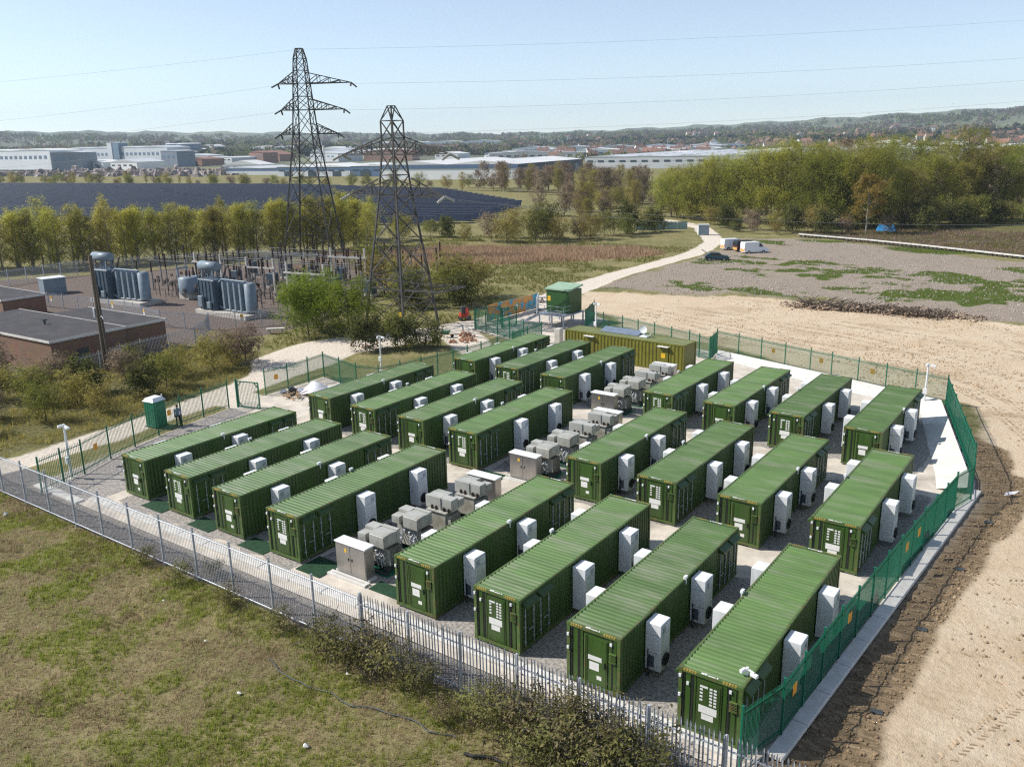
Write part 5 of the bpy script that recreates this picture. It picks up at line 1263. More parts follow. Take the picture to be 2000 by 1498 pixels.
# thicket at the end of the meadow
mid_b = [(-142, 155), (-136, 157), (-132, 158), (-124, 155), (-118, 157), (-113, 156), (-108, 160), (-110, 167), (-105, 165), (-104, 172), (-100, 170), (-101, 178), (-98, 184), (-107, 176), (-112, 170), (-118, 165), (-95, 178), (-94, 190), (-99, 195)]
for i, (x, y) in enumerate(mid_b):
    k = ('olivebush', 'bush', 'darkbush', 'olivebush', 'twigbush')[i % 5]
    plant(k, x, y, rnd.uniform(1.0, 1.6) * (0.8 if i < 4 else 1.05), 'bush', {'olivebush': 'olive brown bush', 'bush': 'green bush', 'darkbush': 'dark green bush', 'twigbush': 'leafless bush'}[k] + ', %s along the thicket between the meadow and solar farm' % nth(i), 'bush', 'thicket ' + k, sz=rnd.uniform(.8, 1.05))
for i in range(26):
    t = i / 25
    x = -170 + 70 * t + rnd.uniform(-3, 3); y = 150 - 5 * t + rnd.uniform(-2, 2)
    if t > 0.45: continue
    plant('bush' if i % 3 else 'olivebush', x, y - 6 + 10 * t, rnd.uniform(0.8, 1.3), 'bush', ('green' if i % 3 else 'olive') + ' bush, %s in the row between the pylons and solar panels' % nth(i), 'bush', 'row of bushes below the solar farm ' + ('g' if i % 3 else 'o'))
# leafless belt behind the solar farm, before the dark warehouse
for i in range(70):
    t = (i % 35) / 34
    x = -258 + 164 * t + rnd.uniform(-4, 4); y = 324 - 98 * t + rnd.uniform(-5, 10) + 22 * math.sin(t * 3.1) + (18 if i >= 35 else 0)
    k = 'baretree' if i % 4 else 'olivetree'
    plant(k, x, y, rnd.uniform(0.5, 0.85), 'tree', ('leafless brown tree' if i % 4 else 'olive tree') + ', %s in the belt before the dark-sided warehouse' % nth(i), 'tree', 'tree belt behind the solar panels ' + k)
for i in range(46):
    x = rnd.uniform(-176, -98); y = 198 + (x + 176) * 0.30 + rnd.uniform(0, 75)
    if x < -150 + (y - 205) * -0.35: x += 30
    k = ('baretree', 'olivetree', 'baretree', 'twigbush', 'olivebush')[i % 5]
    plant(k, x, y, rnd.uniform(0.4, 0.65) if 'tree' in k else rnd.uniform(1.0, 1.6), 'tree' if 'tree' in k else 'bush', {'baretree': 'leafless tree', 'olivetree': 'olive tree', 'twigbush': 'brown twig bush', 'olivebush': 'olive bush'}[k] + ', %s of the loose scrub between thicket and warehouse' % nth(i), 'tree' if 'tree' in k else 'bush', 'scrub before the warehouse')
# wood on the right
wd = []
for i in range(20):
    t = i / 19
    wd.append(('willow', -112 + 62 * t, 232 - 14 * math.sin(t * 2.2), 0.55 + 0.42 * min(1, t * 2.0), 'front'))
for i in range(16):
    t = i / 15
    wd.append((('willow', 'willow', 'olivetree')[i % 3], -122 + 84 * t, 252 - 6 * math.sin(t * 3), 0.62 + 0.42 * min(1, t * 1.8), 'second row'))
for i in range(17):
    t = i / 16
    wd.append((('olivetree', 'baretree', 'willow', 'olivetree')[i % 4], -58 + 46 * t, 222 + 52 * t, 0.9 + 0.1 * math.sin(i), 'sunny edge'))
for i in range(18):
    t = i / 17
    wd.append((('olivetree', 'baretree', 'olivetree', 'willow')[i % 4], -70 + 62 * t, 258 + 42 * t, 1.02, 'middle'))
for i in range(18):
    t = i / 17
    wd.append((('baretree', 'olivetree', 'ochretree')[i % 3], -88 + 84 * t, 285 + 34 * t, 1.08, 'back'))
wl = {'willow': 'bushy yellow-green willow', 'olivetree': 'olive-brown tree', 'baretree': 'leafless pale-stemmed tree', 'ochretree': 'ochre tree'}
cnt = {}
for k, x, y, s, row in wd:
    cnt[row] = cnt.get(row, -1) + 1
    plant(k, x + rnd.uniform(-1.5, 1.5), y + rnd.uniform(-2, 2), s * rnd.uniform(0.9, 1.08), 'tree', '%s, %s tree along the %s of the wood beyond the vans' % (wl[k], nth(cnt[row]), {'front': 'front', 'second row': 'second row', 'sunny edge': 'heath edge', 'middle': 'middle', 'back': 'back'}[row]), 'tree', 'wood %s %s' % (row, k))
for i in range(26):
    t = i / 25; x = -56 + 46 * t + rnd.uniform(-1, 1); y = 213 + 50 * t + rnd.uniform(-2, 3)
    k = ('olivebush', 'bush', 'twigbush', 'darkbush')[i % 4]
    plant(k, x, y, rnd.uniform(0.8, 1.5), 'bush', {'olivebush': 'olive bush', 'bush': 'green bush', 'twigbush': 'brown twig bush', 'darkbush': 'dark bush'}[k] + ', %s along the heath edge of the wood' % nth(i), 'bush', 'bushes on the heath edge')
plant('ochretree', -50, 207, 1.0, 'tree', 'golden ochre tree standing forward of the wood near the blue tarpaulin', 'tree', None)
plant('baretree', -81, 300, 1.35, 'tree', 'tall orange-brown crown rising above the wood', 'tree', None, var=1)
for i, (x, y, s) in enumerate(((-58, 203, .9), (-61, 206, 1.1), (-54, 205, .8), (-66, 205, 1.0), (-71, 207, .8), (-76, 206, 1.0), (-84, 209, .9), (-90, 214, .8), (-46, 210, .8), (-40, 219, .9), (-68, 200, .5), (-73, 199, .6), (-78, 201, .5))):
    k = ('darkbush', 'olivebush', 'twigbush')[i % 3]
    plant(k, x, y, s * 1.25, 'bush', {'darkbush': 'dark bush', 'olivebush': 'olive bush', 'twigbush': 'brown twig bush'}[k] + ', %s under the front edge of the wood' % nth(i), 'bush', 'bushes under the wood ' + k)
# brambles along the front fences
bl_ = [(-26.5, 22.4, .9), (-24.6, 22.0, 1.15), (-23.9, 22.6, .9), (-22.4, 22.2, 1.0), (-20.9, 22.3, .8), (-17.9, 22.3, .8), (-16.6, 22.0, 1.05), (-15.4, 22.4, 1.1), (-14.4, 22.0, 1.1), (-13.2, 22.3, 1.2), (-12.2, 21.9, 1.1), (-11.2, 22.4, 1.25), (-10.0, 22.0, .9), (-33.5, 22.5, .6), (-37.2, 22.5, .6), (-40.5, 22.6, .55), (-29.6, 22.5, .6), (-36.4, 23.9, .5),
       (-14.9, 21.0, .8), (-18.8, 21.3, .6), (-12.9, 20.9, .8), (-11.3, 21.2, .8), (-6.2, 25.3, .4), (-5.6, 26.2, .4), (-13.6, 23.7, 1.0), (-12.0, 23.8, .9)]
for i, (x, y, s) in enumerate(bl_):
    plant('bramble', x, y, s, 'bramble', ('low bramble scrub against the grey front fences, %s patch from the gate end' % nth(sorted(q[0] for q in bl_).index(x))) if x < -7 else 'small weed bush at the foot of the bank, %s' % ('nearer the palisade' if y < 26 else 'farther from the palisade'), 'bramble', 'brambles along the front fences' if x < -7 else 'weeds on the bank')
sp = MB()
for k in range(16):
    a = rnd.uniform(0, 6.28); q = rnd.uniform(0.2, 0.7); h_ = rnd.uniform(1.4, 2.9)
    sp.tube([(0, 0, 0), (q * math.cos(a) * .5, q * math.sin(a) * .5, h_ * .6), (q * math.cos(a), q * math.sin(a), h_)], [0.012, 0.01, 0.004], 3, cap=False)
sapling = new('sapling', None, None, (-14.0, 22.7, 0), label='thin sapling reaching above the palisade before a container end', cat='sapling')
new('stems', sp.mesh('stems', M['bark']), sapling, kind='stuff')
sr = np.random.default_rng(5); th = sr.uniform(0, 6.28, 900); hh = sr.uniform(0.9, 2.8, 900); rr_ = sr.uniform(0.05, 0.6, 900) * hh / 2
new('leaves', leaves(np.stack([rr_ * np.cos(th), rr_ * np.sin(th), hh], 1), 0.05, 'leaves', LF['bramble'], sr), sapling, kind='stuff')
# tufts: grass, straw and dead weed blades as three masses in the foreground field
def tufts(name, n, region, keep, blade, hgt_, width, mtl, label, seed, lean=0.5):
    r = np.random.default_rng(seed)
    x = r.uniform(region[0], region[2], n); y = r.uniform(region[1], region[3], n)
    k = keep(x, y, r); x, y = x[k], y[k]; n = len(x); z = gza(x, y)
    x = np.repeat(x, blade); y = np.repeat(y, blade); z = np.repeat(z, blade); N_ = len(x)
    s = np.repeat(r.uniform(0.5, 1.3, n), blade) * r.uniform(0.6, 1.2, N_)
    bx_ = x + r.normal(0, 0.06, N_); by_ = y + r.normal(0, 0.06, N_)
    a = r.uniform(0, 6.283, N_); l = r.uniform(0.1, 1, N_) * lean
    H_ = hgt_ * s
    tip = np.stack([bx_ + np.cos(a) * H_ * l, by_ + np.sin(a) * H_ * l, z + H_ * np.sqrt(np.maximum(0.05, 1 - l * l))], 1)
    p = r.uniform(0, 6.283, N_); wv = np.stack([np.cos(p), np.sin(p), np.zeros(N_)], 1) * (width * s)[:, None]
    bs = np.stack([bx_, by_, z - 0.02], 1)
    V = np.concatenate([bs - wv, bs + wv, tip], 1).reshape(-1, 3)
    var = np.repeat(np.clip(np.repeat(r.uniform(0, 1, n), blade) * 0.6 + r.uniform(0, 0.4, N_), 0, 1), 3).astype(np.float32)
    return new(name, fast_mesh(name, V, np.arange(3 * N_).reshape(-1, 3), mtl, False, {'var': var}), label=label, cat=name, kind='stuff')
g1 = lambda x, y, r: (vnoise(x, y, 2.2, 51) + 0.5 * vnoise(x, y, 0.7, 52) + r.normal(0, 0.10, len(x)) > 0.80) & (gza(x, y, w_front) < 0.4) & (gza(x, y, w_sand) < 0.3) & (y < 23.1)
g2 = lambda x, y, r: (vnoise(x, y, 2.2, 51) + 0.5 * vnoise(x, y, 0.7, 52) + r.normal(0, 0.12, len(x)) < 0.80) & (gza(x, y, w_sand) < 0.3) & (y < 23.1)
g3 = lambda x, y, r: (vnoise(x, y, 1.3, 61) + 0.35 * np.exp(-((y - 22.6) / 1.3) ** 2) + r.normal(0, 0.08, len(x)) > 0.72) & (gza(x, y, w_sand) < 0.3) & (y < 23.4)
tufts('grass', 52000, (-58, 8, -4, 23.2), g1, 7, 0.17, 0.017, LF['grass'], 'short green grass in the foreground field', 1)
tufts('dry_grass', 60000, (-58, 8, -4, 23.2), g2, 5, 0.15, 0.016, LF['straw'], 'dry straw-coloured grass in the foreground field', 2, 0.85)
tufts('weeds', 15000, (-58, 8, -4, 23.5), g3, 7, 0.26, 0.018, LF['weed'], 'brown dead weeds in the foreground field', 3, 0.8)
g4 = lambda x, y, r: (gza(x, y, w_weed) + r.normal(0, 0.12, len(x)) > 0.55)
tufts('weed_patches', 30000, (-66, 108, 14, 190), g4, 4, 0.30, 0.045, LF['bush'], 'green weed patches on the grey rubble ground', 4)
g5 = lambda x, y, r: (gza(x, y, w_reed) + r.normal(0, 0.12, len(x)) > 0.5)
tufts('reeds', 30000, (-135, 100, -72, 162), g5, 4, 0.9, 0.06, LF['reed'], 'band of dry tan reeds in the meadow', 5, 0.4)
g6 = lambda x, y, r: ((gza(x, y, w_scrub) + r.normal(0, 0.15, len(x)) > 0.5) & (gza(x, y, w_track) < 0.3) & (vnoise(x, y, 2, 77) > 0.3))
tufts('rough_grass', 26000, (-100, 10, -64, 58), g6, 5, 0.42, 0.03, LF['olive'], 'rough olive grass beside the track', 6, 0.7)
g7 = lambda x, y, r: (gza(x, y, w_heath) + r.normal(0, 0.12, len(x)) > 0.5)
tufts('heath', 16000, (-66, 174, 14, 225), g7, 4, 0.6, 0.07, LF['twig'], 'brown heath before the wood', 7, 0.7)
tufts('heath_grass', 22000, (-66, 174, 14, 225), lambda x, y, r: (gza(x, y, w_heath) > .5) & (vnoise(x, y, 7, 97) + r.normal(0, .1, len(x)) > .5), 4, 0.5, 0.06, LF['bush'], 'green grass patches on the heath before the wood', 9, 0.7)
g8 = lambda x, y, r: ((gza(x, y, w_track) < 0.2) & (gza(x, y, w_sub) < 0.2) & (gza(x, y, w_grey) < 0.2) & (gza(x, y, w_sand) < 0.2) & (gza(x, y, w_yard) < 0.05) & (vnoise(x, y, 4, 88) > 0.35))
tufts('meadow_grass', 40000, (-135, 60, -66, 165), g8, 4, 0.45, 0.05, LF['bush'], 'rough green meadow round the pylons', 8, 0.7)
fwd = Vector((-0.584, 0.811)); rgt = Vector((0.811, 0.584))
_RA = [-34, -30.5, -24, -16, -8, -2, 0, 6, 11, 16.5, 23, 30.5, 34]
_RH = [134, 134, 128, 112, 98, 84, 82, 88, 102, 118, 146, 174, 178]
def hill_h(x, y):
    """height of the country behind the town: nearly flat to 900 m, then rising to the skyline"""
    d = math.hypot(x, y); a = math.degrees(math.atan2(x * rgt.x + y * rgt.y, x * fwd.x + y * fwd.y))
    t = min(1, max(0, (d - 900) / 5000)); t = t * t * (3 - 2 * t)
    top = float(np.interp(a, _RA, _RH)) + 5 * math.sin(a * 1.7) + 3 * math.sin(a * 4.3 + 1)
    return top * t * (0.93 + 0.14 * math.sin(d / 430 + a * .2) * (1 - t))
# ================================================================ solar farm
M['pv'] = mat('solar_glass', (0.014, 0.020, 0.036), 0.4, var=0.25, scale=0.5, spec=0.15)
M['pvframe'] = mat('panel_frame', (0.12, 0.13, 0.15), 0.5, 0.4)
rowdir = Vector((0.90, 0.43, 0)).normalized()      # rows run this way
nrm = Vector((-0.43, 0.90, 0)).normalized()          # step from row to row (away)
def table(L):
    m = MB(); lo, hi, d = 0.7, 2.3, 1.75
    n = max(1, round(L / 6.0)); w = L / n
    for i in range(n):
        a, b = i * w + 0.12, (i + 1) * w - 0.12
        m.add([(a, -d, lo), (b, -d, lo), (b, d, hi), (a, d, hi), (a, -d, lo - 0.06), (b, -d, lo - 0.06), (b, d, hi - .06), (a, d, hi - .06)],
              [(0, 1, 2, 3), (7, 6, 5, 4), (0, 4, 5, 1), (1, 5, 6, 2), (2, 6, 7, 3), (3, 7, 4, 0)], 0)
        m.quad((a, -d - .02, lo + .02), (b, -d - .02, lo + .02), (b, -d + 0.10, lo + 0.075), (a, -d + 0.10, lo + 0.075), 1)
        m.quad((a, d - .12, hi - .025), (b, d - .12, hi - .025), (b, d + 0.02, hi + 0.03), (a, d + 0.02, hi + 0.03), 1)
    fr_ = MB()
    for i in range(n + 1):
        x = min(max(i * w, 0.4), L - 0.4)
        fr_.box(x - .05, -1.0, -0.2, x + .05, -0.9, 1.05); fr_.box(x - .05, 0.9, -.2, x + .05, 1.0, 1.9)
    return m.mesh('panel_table', [M['pv'], M['pvframe']]), fr_.mesh('support_frame', M['galv'])
SOLAR = [(-600, 274), (-372, 318), (-255, 306), (-170, 246), (-150, 192), (-164, 172), (-205, 168), (-300, 128), (-620, 120)]
def clip_row(o, d):
    """parts of the line o + t d inside the solar field"""
    ts = []
    for i in range(len(SOLAR)):
        a = Vector((*SOLAR[i], 0)); b = Vector((*SOLAR[(i + 1) % len(SOLAR)], 0)); e = b - a
        den = d.x * e.y - d.y * e.x
        if abs(den) < 1e-9: continue
        t = ((a.x - o.x) * e.y - (a.y - o.y) * e.x) / den
        u = ((a.x - o.x) * d.y - (a.y - o.y) * d.x) / den
        if 0 <= u < 1: ts.append(t)
    ts.sort(); return list(zip(ts[::2], ts[1::2]))
ang = math.atan2(rowdir.y, rowdir.x); nrow = 0; krow = -1; vis = -30
for k in range(-30, 60):
    krow += 1
    o = Vector((-200, 205, 0)) + nrm * (k * 6.4)
    for t0, t1 in clip_row(o, rowdir):
        if t1 - t0 < 10: continue
        segs = max(1, math.ceil((t1 - t0) / 70)); sl = (t1 - t0) / segs
        for q in range(segs):
            P = o + rowdir * (t0 + q * sl + 0.8)
            pm, fm = table(sl - 1.6)
            r_ = new('solar_panel_row', None, None, P, ang, label='dark solar panel row, %s counted back from the birches, %s section from the left' % (nth(min(krow, 78)), ORD[min(q, 19)]), cat='solar panels', group='rows of solar panels')
            new('panel_table', pm, r_, kind='stuff'); new('support_frame', fm, r_, kind='stuff'); nrow += 1

# ================================================================ distant buildings
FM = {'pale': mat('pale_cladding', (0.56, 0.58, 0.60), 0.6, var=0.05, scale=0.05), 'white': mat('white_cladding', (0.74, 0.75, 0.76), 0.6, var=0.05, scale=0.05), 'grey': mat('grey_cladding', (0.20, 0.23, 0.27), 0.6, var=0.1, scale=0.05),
      'blue': mat('blue_cladding', (0.09, 0.15, 0.25), 0.6, var=0.1, scale=0.05), 'roof': mat('pale_roof_sheet', (0.50, 0.52, 0.54), 0.6, var=0.08, scale=0.03), 'roofw': mat('white_roof_sheet', (0.66, 0.66, 0.64), 0.6, var=0.08, scale=0.03),
      'red': mat('red_tiles', (0.24, 0.12, 0.085), 0.85, var=0.2, scale=0.3), 'brown': mat('brown_tiles', (0.17, 0.10, 0.075), 0.85, var=0.2, scale=0.3), 'brickf': mat('distant_brick', (0.30, 0.17, 0.12), 0.9, var=0.15, scale=0.3), 'render': mat('cream_render', (0.62, 0.58, 0.50), 0.9, var=0.1, scale=0.3),
      'glass': mat('distant_glass', (0.05, 0.07, 0.09), 0.2), 'silo': mat('blue_silo_steel', (0.14, 0.20, 0.27), 0.5, var=0.1, scale=0.1)}
fwd_ = Vector((-0.584, 0.811)); rgt_ = Vector((0.811, 0.584))
def shed(x, y, w, d, h, rz, wall, roof, label, ridge=1.5, bays=1, name='warehouse', front=None, group=None, doors=0):
    """corner at (x,y), width w along local x, depth d along local y; shallow pitched bays"""
    r = new(name, None, None, (x, y, hill_h(x, y)), rz, label=label, cat='warehouse' if name == 'warehouse' else 'building', group=group)
    m = MB().box(0, 0, -0.5, w, d, h)
    new('wall', m.mesh('wall', FM[wall]), r)
    q = MB(); b = w / bays
    for i in range(bays):
        x0, x1, xm = i * b, (i + 1) * b, (i + .5) * b
        vs = [(x0 - .4, -.4, h + .01), (xm, -.4, h + ridge), (x1 + .4, -.4, h + .01), (x0 - .4, d + .4, h + .01), (xm, d + .4, h + ridge), (x1 + .4, d + .4, h + .01)]
        q.add(vs, [(0, 1, 4, 3), (1, 2, 5, 4), (0, 2, 1), (3, 4, 5), (0, 3, 5, 2)])
    new('roof', q.mesh('roof', FM[roof]), r)
    if w > 24 and h > 5.5:
        wb_ = MB()
        for k_ in range(int(w / 9)): wb_.box(k_ * 9 + 2, -0.14, h * .55, k_ * 9 + 7, -0.02, h * .72)
        new('window_band', wb_.mesh('window_band', FM['glass' if h < 10 else 'silo']), r, kind='stuff')
        rl = MB()
        for k_ in range(int(w / 14)):
            for b2 in range(bays): rl.box(k_ * 14 * 0 + b2 * b + b * .25 - .8, d * (k_ + .3) / max(1, int(w / 14)), h + ridge * .5 + .02, b2 * b + b * .25 + .8, d * (k_ + .7) / max(1, int(w / 14)), h + ridge * .5 + .3)
        if rl.f: new('rooflights', rl.mesh('rooflights', FM['silo']), r, kind='stuff')
    if front: new('cladding_band', MB().box(-0.1, -0.12, h * 0.62, w + 0.1, -0.02, h + 0.1).mesh('cladding_band', FM[front]), r)
    for i in range(doors):
        xx = w * (i + .3) / doors
        new('loading_door', MB().box(xx, -0.15, 0, xx + w * .25 / doors + 2, -0.02, h * 0.55).mesh('loading_door', FM['glass']), r)
    return r
wA = shed(-308, 438, 95, 132, 8.6, R(165), 'white', 'roof', 'white fronted warehouse with dark side beyond the leafless tree belt', 2.2, 2)
wA.rotation_euler = (0, 0, R(104)); wA.scale = (1, 1, 1)
# rebuilt axes: local x runs away along the dark side, local y runs to the left along the white front
for c in list(wA.children): bpy.data.objects.remove(c)
new('wall', MB().box(0, 0, -.5, 132, 94, 8.2).mesh('wall', FM['white']), wA)
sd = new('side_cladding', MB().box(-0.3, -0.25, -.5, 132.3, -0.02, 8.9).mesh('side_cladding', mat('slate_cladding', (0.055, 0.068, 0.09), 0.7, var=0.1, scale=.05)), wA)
for i in range(6): new('light_panel', MB().box(8 + i * 21, -0.35, 0.5, 16 + i * 21, -0.252, 6.3).mesh('light_panel', FM['silo']), sd)
new('fascia', MB().box(-0.32, -0.02, 6.4, -0.02, 94, 8.9).mesh('fascia', FM['blue']), wA)
q = MB()
for i in range(2):
    y0, y1 = i * 47, (i + 1) * 47
    q.add([(-.2, y0, 8.91), (-.2, (y0 + y1) / 2, 11.2), (-.2, y1, 8.91), (132.2, y0, 8.91), (132.2, (y0 + y1) / 2, 11.2), (132.2, y1, 8.91)], [(0, 3, 4, 1), (1, 4, 5, 2), (0, 1, 2), (3, 5, 4)])
new('roof', q.mesh('roof', FM['roofw']), wA)
shed(-369, 618, 170, 300, 9, R(10), 'pale', 'roof', 'huge flat pale warehouse behind the dark-sided warehouse', 1.2, 5, front='roof')
shed(-300, 800, 150, 140, 9, R(20), 'white', 'roofw', 'long white warehouse edge behind the wood', 2.5, 2)
shed(-395, 760, 60, 60, 9, R(15), 'white', 'roofw', 'white shed with bright roof beyond the huge warehouse')
shed(-618, 456, 86, 50, 5, R(9), 'pale', 'roof', 'long low grey shed behind the tall pylon', 1.5, 2, front='blue')
shed(-530, 441, 66, 70, 6.6, R(10), 'pale', 'roofw', 'long low white-roofed shed between the pylons', 1.6, 2, front='blue', doors=3)
shed(-464, 452, 56, 60, 7.0, R(10), 'blue', 'roofw', 'blue fronted shed by the short pylon', 1.6, 1, front='blue', doors=2)
shed(-1180, 478, 211, 40, 20, R(6), 'white', 'roofw', 'big white factory hall at the picture edge', 2, 3)
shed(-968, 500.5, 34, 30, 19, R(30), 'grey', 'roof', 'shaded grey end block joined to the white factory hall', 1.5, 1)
shed(-1200, 640, 222, 34, 21, R(2), 'pale', 'roof', 'long pale factory hall behind the scrapyard', 2, 4)
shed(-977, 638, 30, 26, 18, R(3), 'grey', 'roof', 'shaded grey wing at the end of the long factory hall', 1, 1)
shed(-964, 533, 34, 30, 8, R(5), 'white', 'roofw', 'low bright white block before the long factory hall', 1.5, 1, doors=2)
shed(-873, 511, 41, 34, 9, R(6), 'white', 'roof', 'white gabled works building beside the scrapyard', 3, 1)
shed(-1097, 640.5, 10, 10, 29, R(1), 'pale', 'roof', 'slim pale tower on the factory roof', .5, 1)
shed(-1085, 641, 13, 13, 28.5, R(1), 'silo', 'roof', 'slim blue tower on the factory roof', .5, 1)
shed(-1080, 737, 110, 50, 7, R(-1), 'pale', 'roof', 'low pale workshop beside the silos', 1.5, 2, front='roofw')
shed(-700, 520, 40, 24, 6, R(16), 'white', 'roofw', 'white gabled workshop beyond the solar farm', 4, 1)
shed(-1050, 836, 58, 26, 9, R(-4), 'brickf', 'red', 'red brick building with red gable roof in the valley', 5, 1, name='brick_works')
shed(-173, 1147, 120, 70, 6, R(-21), 'white', 'roofw', 'white-roofed warehouse at the picture edge above the wood', 3, 2)
shed(-330, 1120, 110, 40, 8, R(-15), 'pale', 'roof', 'grey low building above the wood', 2, 1)
shed(-620, 1000, 200, 60, 9, R(22), 'white', 'roofw', 'row of white sheds beneath the far town', 3, 3)
shed(-820, 1150, 260, 60, 10, R(25), 'white', 'roof', 'long white shed beneath the hills', 3, 4)
shed(-1500, 1500, 320, 70, 12, R(28), 'white', 'roofw', 'far white depot on the slope', 3, 4)
for i, (x, y) in enumerate(((-1411, 956), (-1369, 951))):
    s_ = new('silo', None, None, (x, y, 0), label='round blue grey silo, %s of the pair beside the factory' % ('first' if i == 0 else 'second'), cat='silo', group='pair of silos')
    new('shell', MB().tube([(0, 0, 0), (0, 0, 29)], 20.5, 24).mesh('shell', FM['silo']), s_)
    new('cap', MB().tube([(0, 0, 29.01), (0, 0, 30.6)], [20.8, 17], 24).mesh('cap', FM['pale']), s_)
ch = new('chimney_stack', None, None, (-640, 590, 0), label='thin white stack with dark top behind the low shed', cat='chimney')
new('shaft', MB().tube([(0, 0, 0), (0, 0, 22)], [1.4, 0.9], 10).mesh('shaft', FM['white']), ch); new('cap', MB().tube([(0, 0, 22), (0, 0, 25)], 1.9, 10).mesh('cap', FM['grey']), ch)
for i in range(26):
    d = rnd.uniform(1150, 2000); a = R(rnd.uniform(-28, -4)); v = fwd_ * (d * math.cos(a)) + rgt_ * (d * math.sin(a))
    wl_, rf_ = rnd.choice((('white', 'roofw'), ('pale', 'roof'), ('grey', 'roof'), ('brickf', 'red')))
    shed(v.x, v.y, rnd.uniform(25, 80), rnd.uniform(20, 40), rnd.uniform(6, 13), R(rnd.uniform(-10, 30)), wl_, rf_, '%s shed in the hazy valley, %s of the industrial buildings beyond the factory' % ({'white': 'white', 'pale': 'pale', 'grey': 'grey', 'brickf': 'red-roofed brick'}[wl_], nth(i)), 2.5, 1, group='industrial sheds in the valley')
for i in range(22):
    d = rnd.uniform(950, 1500); a = R(rnd.uniform(-3, 13)); v = fwd_ * (d * math.cos(a)) + rgt_ * (d * math.sin(a))
    wl_ = rnd.choice(('white', 'pale', 'white'))
    shed(v.x, v.y, rnd.uniform(30, 110), rnd.uniform(20, 50), rnd.uniform(6, 10), R(rnd.uniform(10, 40)), wl_, rnd.choice(('roofw', 'roof')), '%s industrial shed, %s of those behind the dark-sided warehouse' % (wl_, nth(i)), 2.0, 1, group='industrial sheds behind the warehouse')
for i in range(9):
    d = rnd.uniform(900, 1500); a = R(rnd.uniform(20, 31)); v = fwd_ * (d * math.cos(a)) + rgt_ * (d * math.sin(a))
    shed(v.x, v.y, rnd.uniform(30, 90), rnd.uniform(20, 40), rnd.uniform(6, 9), R(rnd.uniform(-40, 0)), 'white', 'roofw', 'pale shed above the wood, %s of those at the town edge' % nth(i), 2.0, 1, group='sheds above the wood')
# scrapyard between the solar farm and the factory
M['scrap'] = mat('mixed_scrap', (0.22, 0.17, 0.15), 0.8, var=0.7, scale=0.25, dirt=(0.5, 0.48, 0.47, 0.9), dscale=0.35)
sc_ = MB()
for k in range(420):
    x = rnd.uniform(-900, -600); y = 372 + (x + 900) * 0.16 + rnd.uniform(0, 110)
    s1, s2, s3 = rnd.uniform(1, 5), rnd.uniform(1, 4), rnd.uniform(0.8, 4.5) * (1.6 if rnd.random() < .1 else 1)
    a = rnd.uniform(0, 3)
    t_ = MB().add([(-s1, -s2, 0), (s1, -s2, 0), (s1, s2, 0), (-s1, s2, 0), (-s1 * .5, -s2 * .6, s3), (s1 * .7, -s2 * .4, s3 * .8), (s1 * .5, s2 * .5, s3), (-s1 * .6, s2 * .5, s3 * .7)], [(0, 1, 5, 4), (1, 2, 6, 5), (2, 3, 7, 6), (3, 0, 4, 7), (4, 5, 6, 7)])
    t_.xf(Matrix.Translation((x, y, 0)) @ Matrix.Rotation(a, 4, 'Z')); sc_.add(t_.v, t_.f)
new('scrap_heaps', sc_.mesh('scrap_heaps', M['scrap']), kind='stuff', label='jumbled scrap heaps between the solar farm and factory', cat='scrap heaps')
# houses of the town
def house_proto(wall, roof):
    w = MB().box(-5, -4, -1, 5, 4, 5.2)
    w.add([(-5, -4, 5.2), (-5, 4, 5.2), (-5, 0, 8.2)], [(0, 1, 2)]); w.add([(5, -4, 5.2), (5, 4, 5.2), (5, 0, 8.2)], [(1, 0, 2)])
    r = MB().add([(-5.3, -4.4, 5.0), (5.3, -4.4, 5.0), (5.3, 0, 8.4), (-5.3, 0, 8.4), (-5.3, 4.4, 5.0), (5.3, 4.4, 5.0)], [(0, 1, 2, 3), (3, 2, 5, 4)])
    c = MB().box(2.5, -0.5, 7.2, 3.4, 0.5, 9.6)
    g = MB()
    for x in (-3.4, 0.2, 3.0):
        for z in (0.9, 3.2): g.box(x - .6, -4.05, z, x + .6, -4.0, z + 1.3)
    return [('wall', w.mesh('wall', FM[wall]), (0, 0, 0), [('windows', g.mesh('windows', FM['glass']), (0, 0, 0))]), ('roof', r.mesh('roof', FM[roof]), (0, 0, 0), [('chimney', c.mesh('chimney', FM['brickf']), (0, 0, 0))])]
HP = {'orange tiled': house_proto('render', 'red'), 'brown tiled': house_proto('brickf', 'brown'), 'pale fronted': house_proto('white', 'brown')}
fwd = Vector((-0.584, 0.811)); rgt = Vector((0.811, 0.584))
k = 0
hk = list(HP)
for band, (d0, d1, a0, a1, n) in {'close to the pale warehouses': (1000, 1500, 2.0, 12.5, 60), 'beyond the wood': (1200, 2000, 14, 31, 90), 'on the far slope': (1700, 3000, -8, 31, 90), 'in the valley behind the factory': (1500, 2500, -29, -8, 40)}.items():
    for i in range(n):
        d = rnd.uniform(d0, d1); a = R(rnd.uniform(a0, a1))
        v = fwd * (d * math.cos(a)) + rgt * (d * math.sin(a))
        kind = hk[rnd.randrange(3)]
        build(HP[kind], 'house', (v.x, v.y, hill_h(v.x, v.y)), rnd.choice((0.3, 0.5, -0.9, 0.9)) + rnd.uniform(-.2, .2), 'small distant %s house %s' % (kind, band), 'house', 'houses %s %s' % (kind, band), rnd.uniform(1.1, 1.6))

